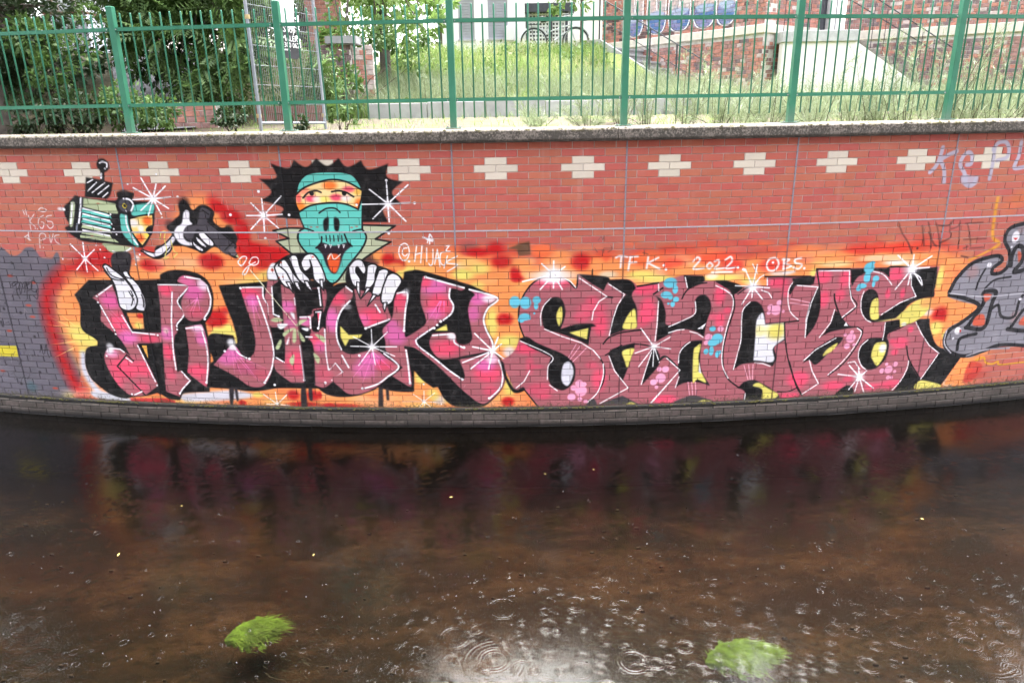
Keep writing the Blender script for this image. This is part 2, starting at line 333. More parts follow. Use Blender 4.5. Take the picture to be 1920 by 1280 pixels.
for a, b in [((690, 240), (770, 440)), ((690, 240), (725, 490)), ((690, 240), (705, 400)), ((540, 640), (620, 830)), ((540, 640), (710, 830)), ((540, 640), (560, 800)), ((600, 680), (790, 760)), ((600, 680), (760, 880)), ((520, 650), (490, 740))]: K_([a, b], 2.2, (236, 130, 190), False, al=.75, taper=True)
for l in ([(620, 155), (770, 152)], [(772, 160), (775, 230), (810, 290), (815, 360)], [(730, 220), (780, 360), (830, 520), (852, 650), (835, 770), (790, 860)], [(545, 590), (590, 650), (650, 685)]): K_(l, 3.4, WHT)
for x, y in [(603, 160), (785, 868), (670, 690), (485, 632), (860, 885)]: X_(x, y, 11, WHT)
T_(535, 570, 45, WHT, .85)
A1 = [(805, 105, 1), (890, 105, 1), (835, 150, 1), (850, 360), (900, 375), (910, 440), (830, 450), (815, 380), (810, 290), (785, 230), (800, 150)]
A2 = [(905, 130, 1), (1010, 190, 1), (1030, 350), (1055, 540), (1085, 870, 1), (985, 870, 1), (865, 775), (862, 690), (935, 715, 1), (935, 560)]
A3 = [(1085, 170, 1), (1210, 160, 1), (1225, 310, 1), (1150, 318), (1130, 360), (1045, 375, 1), (1050, 430), (1130, 470), (1110, 545, 1), (1150, 600), (1165, 890, 1), (1235, 905), (1310, 850), (1380, 790, 1), (1315, 715, 1), (1265, 780, 1), (1240, 470), (1175, 490), (1140, 470), (1140, 380), (1230, 330), (1240, 170)]
letter([A1, A2, A3], [(1030, 720, 120, 130, PNK, 1), (960, 300, 70, 60, MAG, .9), (1160, 230, 70, 90, PNK, .95), (1180, 560, 70, 90, PNK, .9), (1230, 800, 90, 80, PNK, .4), (1090, 410, 60, 50, MAG, .8), (980, 420, 60, 60, MAG, .6), (1200, 600, 60, 60, MAG, .6)])
for pts in ([(862, 690), (935, 715), (935, 560), (860, 680)],): P_(pts, BLK)
P_([(1150, 330), (1225, 315), (1190, 490), (1170, 480)], BLK); P_([(1180, 340), (1212, 335), (1190, 470)], PNK)
for l in ([(838, 150), (850, 355), (890, 372)], [(1010, 235), (1015, 285)], [(1050, 590), (1070, 740), (1082, 840)], [(1050, 378), (1125, 376), (1130, 460)], [(1170, 340), (1205, 338), (1188, 460)], [(1190, 160), (1205, 290)], [(1235, 470), (1245, 650), (1265, 775), (1315, 720), (1370, 790), (1290, 850)], [(870, 680), (930, 715)], [(1095, 525), (1140, 527)]): K_(l, 3.2, WHT, False)
for x, y in [(1188, 160), (890, 372), (1082, 850), (1240, 868), (1186, 462)]: X_(x, y, 10, WHT)
# C and K
fF(); C1 = [(190, 148, 1), (245, 190, 1), (240, 235), (160, 320), (125, 420), (125, 520), (160, 620), (240, 655), (350, 630), (420, 620), (510, 690), (605, 748, 1), (540, 800), (440, 890), (330, 945), (220, 955), (150, 905), (90, 840), (180, 790, 1), (115, 715, 1), (70, 760), (48, 600), (45, 470), (50, 360), (90, 260), (140, 190)]
C2 = [(255, 165, 1), (450, 220), (520, 340), (535, 390, 1), (340, 470, 1), (300, 380), (270, 280)]
K1 = [(560, 190, 1), (655, 195, 1), (635, 480), (645, 530, 1), (780, 440), (790, 380), (755, 270), (755, 170), (775, 70, 1), (1090, 160, 1), (1060, 180), (985, 165), (970, 230), (1000, 290), (985, 350), (905, 410), (860, 450), (730, 530), (718, 560), (740, 600), (850, 680), (960, 770), (1070, 850, 1), (1085, 820), (1050, 760), (1000, 700, 1), (1120, 680), (1230, 655), (1300, 640, 1), (1370, 720), (1385, 800), (1370, 900), (1290, 990), (1220, 1030), (1150, 1000), (1070, 930), (900, 760), (720, 620), (650, 600, 1), (690, 870), (660, 895, 1), (540, 820, 1), (620, 755, 1), (500, 640), (490, 560), (470, 470), (540, 380)]
K2 = [(1110, 165, 1), (1342, 235, 1), (1260, 300), (1225, 390), (1240, 470), (1290, 560), (1300, 630, 1), (1100, 665), (1000, 688), (900, 690), (840, 630), (820, 560), (845, 500, 1), (1000, 495), (1030, 570), (1100, 580), (1140, 540), (1130, 450), (1110, 330), (1130, 250), (1165, 210, 1)]
letter([C1, C2, K1, K2], [(90, 400, 70, 120, MAG, .95), (130, 240, 90, 70, PNK, .9), (380, 380, 130, 100, PNK, .95), (330, 400, 60, 60, MAG, .6), (400, 700, 130, 70, MAG, .9), (330, 770, 110, 90, MAG, .7), (480, 740, 90, 60, PNK, .8), (600, 260, 80, 90, PNK, .9), (570, 520, 110, 90, MAG, .9), (540, 440, 70, 60, MAG, .8), (860, 150, 130, 90, MAG, .85), (790, 110, 60, 60, PNK, .9), (890, 290, 120, 110, PNK, .95), (860, 350, 80, 60, MAG, .7), (760, 560, 80, 70, (190, 70, 110), .6), (940, 610, 150, 80, PNK, .95), (1180, 240, 90, 70, MAG, .9), (1150, 350, 60, 80, MAG, .8), (1270, 240, 70, 40, (245, 230, 240), .95), (1260, 800, 140, 100, PNK, .95), (1240, 740, 100, 60, MAG, .9), (1290, 690, 60, 50, (245, 200, 225), .9), (1280, 930, 80, 60, PNK, .6), (990, 520, 45, 40, WHT, .95), (670, 820, 60, 60, PNK, .3)])
P_([(640, 620), (690, 870), (700, 780), (860, 905), (960, 900), (860, 740), (700, 610)], BLK, False, .4, .0)
K_([(640, 605), (720, 625), (860, 740), (860, 745)], 5, BLK); P_([(655, 610), (720, 630), (960, 840), (1110, 960), (1170, 1010), (1240, 1040), (1100, 1050), (1000, 1035), (930, 980), (885, 900), (850, 905), (700, 770), (690, 745)], BLK, False, .5)
P_([(690, 745), (700, 775), (705, 900), (660, 895), (690, 860)], BLK, False, .3, 0)
P_([(945, 700), (1040, 695), (1075, 770), (1085, 815), (1060, 850), (1000, 790)], BLK, False, .6)
for a, b in [((400, 640), (230, 850)), ((400, 640), (320, 870)), ((400, 640), (405, 850)), ((400, 640), (470, 800)), ((400, 640), (270, 750)), ((900, 260), (800, 420)), ((910, 260), (860, 420)), ((930, 260), (930, 380)), ((400, 640), (560, 790))]: K_([a, b], 2.4, (240, 130, 200), False, al=.8, taper=True)
for l in ([(195, 150), (240, 185)], [(225, 255), (160, 330), (125, 430), (128, 540), (160, 620)], [(345, 460), (520, 395)], [(580, 200), (655, 200), (640, 330), (630, 470)], [(800, 80), (1080, 158)], [(975, 165), (970, 230), (1000, 290), (985, 350), (925, 400)], [(845, 460), (735, 535), (720, 560), (745, 600), (850, 680), (960, 770), (1060, 840)], [(1120, 170), (1330, 235), (1260, 310), (1228, 390), (1245, 470), (1290, 560), (1300, 620)], [(845, 515), (990, 510), (1010, 570), (1070, 605)], [(1340, 700), (1370, 790), (1355, 900), (1280, 980)], [(645, 625), (660, 720), (675, 870)], [(480, 650), (590, 748), (500, 830), (430, 880), (340, 910)], [(165, 665), (215, 755)], [(415, 285), (450, 340)]): K_(l, 3.6, WHT, len(l) != 3)
for x, y in [(792, 78), (905, 410), (880, 438), (856, 460), (1080, 605), (1068, 845), (1270, 985), (675, 872), (342, 462), (318, 912), (630, 480), (40, 870), (295, 665)]: X_(x, y, 11, WHT)
T_(200, 300, 50, WHT, .5, ry=30); T_(640, 190, 40, WHT, .6)
cv.star(390, 600, [(385, 470), (505, 490), (575, 600), (560, 670), (415, 735), (290, 740), (230, 595), (250, 525)], 2.2, 12)
cv.star(1295, 630, [(1160, 500), (1145, 600), (1070, 718), (1130, 765), (1265, 765), (1380, 690), (1360, 580), (1335, 530)], 3, 11)
cv.star(780, 1010, [(780, 930), (860, 945), (870, 1015), (840, 1060), (785, 1060), (740, 1060), (620, 1010), (700, 955)], 1.4, 5)
X_(778, 880, 7, WHT); X_(910, 1030, 6, WHT)
fD(); cv.star(880, 1030, [(865, 940), (950, 960), (970, 1040), (800, 1030), (775, 955)], 1.8, 5)
K_([(680, 30), (1020, 440)], 1.6, (225, 225, 190), False)
for pts in ([(830, 400), (870, 380), (925, 400), (870, 415)], [(920, 500), (960, 470), (1010, 460), (960, 500), (930, 525)], [(1020, 450), (1050, 400), (1105, 395), (1060, 430)], [(1000, 470), (1020, 470), (1020, 560), (995, 565)], [(1030, 470), (1085, 540), (1080, 565), (1050, 540)], [(865, 610), (900, 545), (915, 560), (890, 620)], [(990, 740), (970, 700), (1005, 655), (1005, 720)], [(1150, 645), (1195, 680), (1190, 725), (1170, 710)], [(1160, 505), (1230, 525), (1230, 570)]): P_(pts, (182, 196, 150), True, .5)
for pts in ([(880, 430), (960, 430), (905, 470)], [(975, 345), (1005, 350), (1010, 400)], [(945, 580), (970, 520), (960, 580)], [(1060, 460), (1120, 460), (1105, 485)]): P_(pts, WHT, True, .5)

# ---- the right word
MS = []
def add(fr, pts):
    fr(); x0, y0, k = cv.frame
    for p in pts: MS.append((x0+p[0]/k, y0+p[1]/k)+tuple(p[2:]))
add(fH, [(-5, 735, 1), (60, 700), (105, 650), (125, 585, 1), (180, 595, 1), (135, 500), (122, 420), (130, 350), (160, 270), (220, 190), (300, 145), (400, 140), (470, 175), (528, 222, 1), (540, 128, 1), (720, 148), (760, 170), (900, 168), (960, 212, 1), (1110, 188, 1), (1180, 165)])
add(fI, [(200, 175), (330, 143, 1), (470, 148, 1), (480, 182), (580, 185), (700, 205), (760, 238), (830, 214), (950, 224, 1), (950, 153, 1), (1280, 150)])
add(fJ, [(190, 233, 1), (205, 173, 1), (1130, 158, 1), (1080, 330), (1090, 370), (990, 400), (900, 440), (825, 520), (830, 610), (945, 555, 1), (1050, 550, 1), (1060, 640), (1120, 760), (1285, 790, 1), (1285, 840, 1), (1170, 1000), (1125, 1060, 1), (985, 1030), (930, 1085), (770, 1105), (340, 1150), (90, 1175)])
add(fH, [(900, 1075), (265, 1075, 1), (200, 990), (155, 935, 1), (95, 955, 1), (40, 830)])
fP(); P_(MS, MAU, True, .4)
cv.setclip([MS], True, .4)
fH()
for x, y, rx, ry, c, al in [(370, 185, 160, 55, PNK, .95), (370, 160, 90, 30, (250, 200, 215), .9), (640, 370, 130, 60, PNK, .6), (570, 430, 80, 50, PNK, .6), (700, 480, 70, 110, PNK, .85), (640, 310, 60, 40, PNK, .6), (180, 650, 120, 60, PNK, .95), (270, 940, 120, 70, PNK, .6), (300, 990, 70, 30, PNK, .6), (690, 870, 70, 110, PNK, .8), (640, 770, 60, 40, PNK, .5), (1010, 240, 110, 50, PNK, .9), (1030, 380, 70, 110, PNK, .9), (990, 460, 50, 60, PNK, .6), (1160, 1020, 90, 50, PNK, .95), (200, 770, 40, 90, PNK, .5), (250, 780, 60, 20, PNK, .5)]: T_(x, y, rx, c, al, ry=ry)
fI()
for x, y, rx, ry, c, al in [(60, 230, 90, 50, PNK, .9), (60, 420, 70, 120, PNK, .7), (600, 290, 55, 100, PNK, .95), (600, 480, 50, 90, PNK, .9), (655, 410, 40, 40, PNK, .8), (545, 450, 40, 40, PNK, .5), (180, 1070, 120, 40, PNK, .95), (1040, 200, 100, 50, PNK, .95), (1100, 260, 60, 60, PNK, .6), (1190, 930, 90, 90, PNK, .85), (1120, 1050, 120, 40, PNK, .95)]: T_(x, y, rx, c, al, ry=ry)
fJ()
for x, y, rx, ry, c, al in [(260, 240, 80, 60, PNK, .95), (260, 400, 60, 90, PNK, .9), (420, 250, 60, 80, PNK, .95), (380, 370, 60, 60, PNK, .8), (60, 1000, 110, 70, PNK, .9), (330, 1050, 120, 50, PNK, .95), (440, 1000, 60, 40, PNK, .7), (800, 220, 80, 70, PNK, .95), (740, 360, 28, 50, PNK, .95), (850, 360, 28, 50, PNK, .95), (830, 730, 90, 60, PNK, .9), (910, 630, 34, 30, PNK, .95), (790, 800, 40, 34, PNK, .9), (770, 1040, 140, 50, PNK, .85), (620, 1060, 90, 40, PNK, .7), (770, 720, 34, 30, PNK, .7)]: T_(x, y, rx, c, al, ry=ry)
cv.clip = None
# black shapes, yellow and white openings
fH()
for p in ([(300, 500), (285, 400), (310, 330), (360, 293), (420, 300), (450, 370), (445, 440), (418, 515, 1), (540, 480), (640, 478, 1), (672, 494, 1), (632, 500, 1), (615, 630, 1), (560, 600), (430, 550), (340, 525)],
          [(125, 585, 1), (180, 570), (250, 612), (360, 660), (440, 695), (510, 755), (522, 830), (500, 900), (440, 945), (380, 930), (340, 890), (328, 800), (352, 712, 1), (200, 640)],
          [(542, 128, 1), (740, 146), (765, 172, 1), (745, 195), (722, 243, 1), (640, 195)],
          [(755, 168, 1), (900, 168), (950, 225, 1), (920, 280), (955, 370), (957, 505, 1), (860, 525), (765, 560, 1), (790, 420), (830, 340), (882, 270, 1), (770, 205)],
          [(755, 700, 1), (780, 660), (870, 630), (942, 613, 1), (935, 660), (900, 770), (855, 882, 1), (800, 800)],
          [(1085, 280, 1), (1130, 310), (1160, 400), (1160, 480), (1210, 488, 1), (1210, 540, 1), (1110, 590), (1094, 600, 1), (1105, 450), (1110, 320)],
          [(1070, 650), (1108, 680), (1118, 750), (1080, 810), (988, 912, 1), (1020, 800)],
          [(690, 1045, 1), (855, 985, 1), (980, 1050, 1)], [(600, 1050), (650, 1005), (672, 1052)], [(-5, 735, 1), (18, 760), (30, 830), (95, 940), (155, 925), (160, 950), (85, 960), (20, 850)]): P_(p, BLK if p[0][1] < 1000 else (66, 62, 68), True, .4)
K_([(165, 580), (130, 490), (122, 400), (135, 330), (170, 255), (230, 185), (310, 148), (400, 142), (470, 175), (528, 225), (540, 135)], 2.6, BLK); K_([(960, 214), (1110, 190)], 3, BLK); K_([(740, 290), (785, 292)], 3, BLK); K_([(1075, 270), (1140, 225)], 3, BLK)
K_([(720, 620), (760, 575), (850, 540), (1000, 520)], 2.6, BLK); K_([(160, 940), (200, 990), (265, 1070)], 2.4, BLK); K_([(700, 720), (730, 800), (715, 900), (660, 990)], 2.2, BLK); K_([(735, 700), (850, 630)], 2.4, BLK)
K_([(940, 620), (1000, 625), (1070, 640)], 2.2, BLK); K_([(1115, 740), (1160, 710), (1205, 750)], 2.4, BLK)
for p in ([(388, 430), (400, 380), (425, 355), (433, 420), (420, 480), (403, 492)], [(478, 540, 1), (616, 507, 1), (605, 588, 1), (530, 562)], [(860, 512), (870, 460), (905, 400), (942, 372), (953, 440), (950, 508)], [(854, 672), (936, 650), (920, 710), (890, 787), (870, 740)], [(880, 1050), (912, 1030), (955, 1048)]): P_(p, YEL, True, .5)
P_([(423, 830), (440, 762), (480, 745), (508, 790), (505, 850), (470, 915), (430, 890)], (214, 214, 226), True, .5)
W2 = (244, 244, 248)
for l in ([(350, 297), (300, 350), (278, 420), (280, 490)], [(305, 515), (430, 568), (560, 610), (650, 665), (700, 725)], [(135, 600), (355, 705), (330, 780), (325, 870)], [(340, 910), (395, 950)], [(550, 155), (745, 285), (690, 320), (650, 390), (640, 450)], [(755, 195), (870, 270), (820, 350), (790, 440), (762, 560)], [(760, 705), (800, 810), (895, 930), (695, 1040)], [(990, 515), (1070, 630)], [(1110, 320), (1100, 480), (1085, 600)], [(1060, 680), (1020, 800), (988, 905)], [(1205, 870), (1060, 1035)], [(105, 930), (160, 885), (200, 810)], [(720, 760), (718, 850), (680, 960), (610, 1030)], [(430, 150), (490, 180), (525, 222)], [(1110, 198), (1112, 245)]): K_(l, 2.2, W2, len(l) == 4 and l[0][0] not in (550, 755, 760))
for a, b in [((530, 620), (475, 715)), ((560, 630), (485, 730)), ((600, 650), (505, 745))]: K_([a, b], 1.6, (238, 170, 195), False)
for x, y, r in [(550, 900, 30), (510, 930, 22), (585, 905, 18), (562, 950, 44), (495, 995, 30), (555, 1010, 18), (595, 1025, 16), (1115, 798, 18), (1160, 798, 26), (1125, 860, 36), (1075, 890, 24), (1095, 925, 14)]: X_(x, y, r, LPK, .95)
for x, y, rx, ry in [(95, 325, 40, 45), (170, 330, 42, 46), (250, 310, 30, 28), (245, 350, 16, 30), (165, 430, 42, 28), (140, 450, 24, 22), (195, 440, 14, 10), (233, 405, 8, 8), (1185, 190, 40, 34), (1165, 275, 38, 26), (1195, 290, 20, 20), (1180, 335, 9, 9)]: cv.spray(x, y, rx, BLU, 1, ry=ry, core=.8)
cv.star(1078, 638, [(985, 510), (1195, 570), (1195, 655), (1115, 750), (1070, 780), (970, 780), (945, 685)], 2.2, 11)
T_(370, 140, 210, (246, 240, 236), .8, ry=52); cv.star(370, 130, [(370, 35), (285, 55), (450, 75), (430, 235), (368, 225), (275, 235), (150, 180)], 2.8, 26)
fI()
for p in ([(330, 145, 1), (475, 148, 1), (480, 190), (375, 240), (352, 236, 1)], [(560, 186, 1), (640, 184), (740, 212), (775, 240, 1), (700, 290), (670, 255), (600, 212)],
          [(412, 340), (440, 300), (490, 293), (525, 335), (532, 400), (500, 490), (480, 605, 1), (430, 570), (330, 548), (215, 575), (120, 640, 1), (190, 540, 1), (330, 480), (400, 450), (415, 410)],
          [(288, 860), (288, 760), (318, 680), (380, 640), (468, 633, 1), (455, 700), (450, 800), (470, 880), (525, 972, 1), (440, 945), (330, 950), (260, 988, 1), (292, 930)],
          [(692, 855, 1), (740, 720), (760, 560), (765, 430), (800, 360), (860, 338), (910, 370), (935, 440), (940, 505, 1), (1087, 493, 1), (1087, 628, 1), (1008, 682), (1022, 760), (995, 825, 1), (920, 797), (850, 797), (760, 812)],
          [(735, 988, 1), (780, 945), (850, 928), (920, 958), (1000, 1008), (1042, 1060), (915, 1085), (790, 1090), (785, 1015)], [(265, 1100), (330, 1062), (410, 1045), (550, 1095)],
          [(1170, 168, 1), (1285, 155, 1), (1285, 218, 1), (1165, 222, 1), (1125, 290), (1120, 240)]): P_(p, BLK if p[0][0] != 265 else (66, 62, 66), True, .4)
for p in ([(395, 942), (400, 720), (420, 680), (457, 660), (440, 760), (452, 850), (497, 947), (430, 925)], [(845, 972), (890, 948), (960, 990), (1035, 1035), (1000, 1075), (915, 1080), (915, 1000)], [(430, 1100), (480, 1075), (545, 1095)]): P_(p, YEL, True, .5)
P_([(850, 782, 1), (865, 600), (875, 480), (920, 425), (940, 512, 1), (1080, 500, 1), (1082, 623, 1), (1000, 688), (1008, 770), (980, 797), (900, 786)], (226, 226, 236), True, .5)
cv.setclip([[(850, 782, 1), (865, 600), (875, 480), (920, 425), (940, 512, 1), (1080, 500, 1), (1082, 623, 1), (1000, 688), (1008, 770), (980, 797), (900, 786)]], True)
T_(1020, 560, 100, YEL, 1, ry=90); T_(900, 560, 60, YEL, .6, ry=60); cv.clip = None
P_([(428, 547), (497, 500), (472, 547)], WHT); P_([(445, 790), (460, 880), (440, 870)], (220, 220, 230))
K_([(1085, 500), (1090, 640), (1115, 790), (1160, 930), (1215, 1045)], 2.2, BLK); K_([(1085, 497), (1190, 485)], 2.6, BLK); K_([(700, 290), (708, 390), (660, 540), (625, 700), (625, 830), (660, 920), (740, 985)], 2.6, BLK); K_([(1030, 1015), (1110, 1015), (1180, 985)], 2, BLK); K_([(940, 155), (1280, 152)], 3, BLK); K_([(315, 320), (350, 260), (420, 215), (500, 200)], 2.4, BLK); K_([(130, 800), (190, 750), (300, 850)], 2.4, BLK); K_([(735, 285), (800, 240), (880, 225)], 2.4, BLK)
for l in ([(340, 160), (355, 235)], [(570, 222), (650, 262), (695, 310), (695, 390), (650, 540), (618, 700), (618, 820), (660, 915)], [(415, 340), (412, 430), (330, 480), (215, 530)], [(375, 565), (430, 580), (472, 608)], [(288, 800), (300, 720), (340, 670), (375, 645)], [(200, 765), (300, 855), (80, 1100)], [(292, 905), (265, 985)], [(825, 345), (775, 400), (762, 480), (758, 620), (735, 720), (700, 850)], [(860, 800), (920, 805), (975, 825)], [(1170, 175), (1120, 240), (1110, 330), (1130, 420), (1185, 475)], [(955, 165), (955, 220)], [(910, 255), (965, 275), (990, 315)], [(790, 1030), (783, 1080)], [(215, 575), (280, 555), (330, 550)], [(1240, 605), (1245, 480), (1275, 350)]): K_(l, 2.2, W2, len(l) > 3)
for a, b in [((360, 945), (372, 1040)), ((388, 945), (395, 1040)), ((415, 945), (420, 1040)), ((780, 820), (810, 925)), ((815, 815), (826, 925)), ((848, 812), (842, 925)), ((1130, 320), (1280, 350)), ((1125, 350), (1280, 372))]: K_([a, b], 1.5, (240, 180, 200), False)
for x, y, r in [(980, 385, 26), (1045, 350, 22), (1020, 405, 40), (965, 425, 16), (1075, 415, 12), (145, 850, 18), (190, 850, 24), (155, 915, 38), (100, 945, 26), (605, 545, 24), (515, 610, 30), (495, 650, 18)]: X_(x, y, r, LPK, .9)
for x, y, rx, ry in [(230, 200, 50, 40), (265, 250, 22, 34), (195, 290, 40, 26), (270, 325, 24, 22), (245, 360, 18, 24), (212, 357, 9, 9), (545, 545, 26, 22), (580, 620, 46, 44), (545, 650, 40, 30), (535, 710, 20, 40), (495, 715, 20, 24), (580, 735, 18, 30), (600, 720, 10, 16)]: cv.spray(x, y, rx, BLU, 1, ry=ry, core=.8)
cv.star(845, 230, [(790, 100), (880, 65), (900, 160), (715, 222), (970, 238), (920, 325), (840, 310), (765, 360)], 2.6, 17)
fJ()
for p in ([(20, 250, 1), (195, 233, 1), (180, 292, 1), (45, 292, 1)], [(118, 695, 1), (130, 560), (160, 420), (222, 312, 1), (228, 480), (190, 600)], [(460, 178, 1), (755, 173, 1), (745, 235, 1), (700, 200), (630, 193), (520, 232), (468, 310, 1)],
          [(345, 485, 1), (400, 550), (440, 600), (525, 610, 1), (300, 650), (178, 735, 1), (260, 660), (310, 580)], [(98, 885, 1), (180, 790), (270, 730), (350, 688), (405, 690, 1), (380, 730), (300, 800), (200, 892), (150, 860)],
          [(540, 500), (538, 410), (570, 350), (620, 328), (660, 360), (670, 440), (668, 520), (690, 525, 1), (780, 460), (880, 405), (950, 385, 1), (1090, 335, 1), (1085, 385, 1), (980, 402), (900, 440), (850, 500), (790, 548, 1), (660, 575), (590, 562)],
          [(722, 575, 1), (832, 555, 1), (832, 610, 1), (740, 662), (738, 722, 1), (698, 712, 1)], [(518, 820), (538, 750), (590, 702), (660, 692), (738, 710), (742, 780), (720, 850), (660, 912), (590, 932), (540, 892)],
          [(945, 555, 1), (1050, 550, 1), (1060, 640), (1120, 760), (1285, 790, 1), (1285, 840, 1), (1170, 1000), (1125, 1060, 1), (985, 1012, 1), (1050, 900), (1127, 805, 1), (1040, 740), (990, 650)],
          [(895, 865, 1), (930, 930), (985, 1012, 1), (940, 1075), (775, 1102, 1), (850, 990), (890, 920)], [(905, 185, 1), (1112, 162, 1), (1080, 345), (950, 388, 1), (915, 300)], [(340, 1125), (430, 1050), (480, 1080), (450, 1130)]): P_(p, BLK, True, .4)
K_([(338, 365), (345, 430), (390, 545), (440, 600)], 3, BLK); K_([(205, 178), (460, 178)], 3, BLK); K_([(745, 230), (748, 165), (900, 160)], 3, BLK); K_([(880, 755), (900, 860), (985, 1005)], 2.6, BLK); K_([(510, 615), (550, 650), (500, 760), (400, 890), (290, 975)], 2.4, BLK); K_([(400, 545), (505, 455), (465, 380), (455, 300)], 2.4, BLK); K_([(0, 870), (50, 1050), (95, 1125)], 2.2, BLK); K_([(205, 178), (228, 330), (228, 470)], 2.6, BLK); K_([(730, 660), (850, 610), (945, 555)], 2.4, BLK)
for p in ([(250, 832), (280, 780), (362, 730), (330, 782)], [(603, 500), (615, 430), (640, 400), (668, 400), (670, 490), (672, 545), (640, 562), (612, 550)], [(640, 572, 1), (800, 545, 1), (870, 480), (960, 412), (1060, 400), (1050, 470), (960, 560), (832, 612, 1), (828, 552, 1), (720, 566)], [(613, 820), (640, 742), (680, 725), (727, 733), (715, 820), (660, 902), (625, 860)], [(985, 1012), (1125, 1040), (1120, 1065), (940, 1075)]): P_(p, YEL, True, .5)
T_(1030, 430, 70, (236, 150, 90), .7, ry=50); T_(700, 770, 40, (226, 226, 236), 1, ry=45); T_(860, 590, 30, (220, 222, 226), .8, ry=20)
P_([(408, 603), (425, 573), (442, 605)], WHT)
for l in ([(225, 190), (452, 190), (450, 300), (465, 400), (498, 458), (395, 540)], [(60, 300), (215, 312), (165, 430), (130, 560), (118, 690)], [(340, 480), (310, 580), (225, 690)], [(630, 195), (700, 215), (745, 260), (768, 295)], [(560, 345), (540, 410), (540, 490), (570, 550), (610, 575)], [(915, 230), (915, 300), (950, 382), (830, 430), (690, 520)], [(720, 580), (712, 650), (700, 708)], [(590, 708), (535, 760), (518, 830), (540, 900), (575, 930)], [(950, 575), (990, 660), (1050, 750), (1122, 808), (985, 1002)], [(895, 865), (880, 930), (830, 1020), (770, 1085)], [(350, 695), (200, 780), (105, 865)], [(150, 860), (170, 940), (218, 1035), (95, 1115)], [(510, 620), (540, 660), (480, 770), (390, 880), (290, 970)], [(440, 880), (490, 870), (530, 930)]): K_(l, 2.2, W2, len(l) in (4, 5) and l[0][0] not in (150, 950, 915, 60))
for x, y, r in [(470, 650, 16), (420, 670, 14), (462, 695, 40), (432, 755, 24), (485, 745, 14), (795, 890, 22), (730, 890, 14), (745, 930, 34), (695, 940, 22), (790, 945, 14), (740, 990, 18), (765, 990, 14)]: X_(x, y, r, LPK, .9)
for x, y, rx, ry in [(600, 170, 44, 44), (585, 240, 30, 44), (650, 250, 28, 26), (632, 290, 14, 26), (545, 305, 40, 22), (520, 325, 22, 20), (625, 130, 22, 14)]: cv.spray(x, y, rx, BLU, 1, ry=ry, core=.8)
cv.star(920, 175, [(815, 75), (935, 70), (1070, 80), (1050, 165), (995, 300), (890, 295), (795, 330)], 3, 20)
cv.star(525, 985, [(450, 900), (365, 965), (445, 1080), (490, 1095), (560, 1110), (630, 1070), (580, 940), (520, 920)], 2.6, 14)
for l in ([(915, 200), (980, 240), (998, 300)],): K_(l, 2.6, WHT)

# ---- grey piece at the right end
fL()
P_([(700, 900), (800, 930), (1500, 900), (1500, 1120), (600, 1090)], (176, 92, 84), True, 4, .6)
GP = [(470, 500, 1), (510, 420), (600, 330), (700, 290), (790, 270), (812, 300, 1), (770, 330), (740, 370), (790, 370), (830, 330), (845, 240), (820, 170), (850, 110), (920, 75), (1100, 60), (1500, 60, 1), (1500, 880, 1), (1000, 840), (860, 830), (700, 870), (600, 910), (500, 890), (440, 860), (432, 780), (470, 720), (560, 670), (650, 590), (560, 560), (470, 530)]
P_(GP, (132, 130, 140), True, .8)
cv.setclip([GP], True, .8)
for i in range(60): T_(rng.uniform(430, 1400), rng.uniform(80, 900), rng.uniform(14, 60), [(110, 108, 118), (158, 156, 166), (170, 120, 118), (120, 116, 122)][i % 4], rng.uniform(.2, .5))
cv.clip = None
for l, wd in [([(470, 500), (520, 410), (610, 320), (710, 280), (785, 268), (805, 300), (750, 345), (745, 380), (800, 372), (850, 320), (850, 240), (822, 170), (850, 100), (930, 68), (1100, 50)], 8), ([(470, 515), (580, 540), (660, 590), (560, 680), (470, 740), (440, 810), (470, 870), (560, 900), (680, 870), (800, 830), (1000, 840), (1300, 870)], 8), ([(580, 720), (640, 640), (690, 560), (690, 500), (765, 495), (740, 570), (690, 720), (575, 720)], 9), ([(860, 330), (870, 260), (900, 210), (935, 220), (930, 300), (880, 370), (960, 350)], 9), ([(730, 610), (780, 580), (800, 650), (880, 650), (920, 540), (1000, 440)], 6), ([(860, 720), (930, 620), (1000, 560)], 7), ([(520, 860), (540, 790), (640, 760)], 7), ([(700, 470), (760, 420), (860, 400)], 4), ([(640, 480), (660, 420), (700, 350)], 4), ([(840, 730), (960, 740), (1100, 700), (1200, 540), (1180, 300), (1080, 240)], 9), ([(1000, 200), (1060, 340), (1040, 480)], 8)]: K_(l, wd, (30, 30, 36))
for p in ([(690, 510), (740, 515), (700, 560)], [(640, 650), (690, 640), (690, 705), (620, 705)], [(905, 240), (930, 260), (910, 310)], [(910, 700), (960, 640), (1010, 700)]): P_(p, (196, 84, 60), True, .6)
for x, y, rx, ry in [(890, 150, 30, 40), (525, 740, 26, 26), (725, 325, 18, 18), (865, 213, 8, 8), (920, 540, 12, 12), (495, 790, 8, 10)]: cv.spray(x, y, rx, (228, 226, 234), 1, ry=ry, core=.8)
P_([(875, 155), (905, 155), (890, 170)], (190, 40, 40)); P_([(535, 735), (548, 735), (540, 755)], (190, 40, 40)); K_([(470, 505), (700, 525), (950, 505), (1300, 490)], 2.2, (190, 188, 198))
K_([(455, 740), (440, 820), (480, 880)], 3, (180, 178, 188)); K_([(580, 900), (700, 860), (850, 850)], 4, (150, 148, 158))
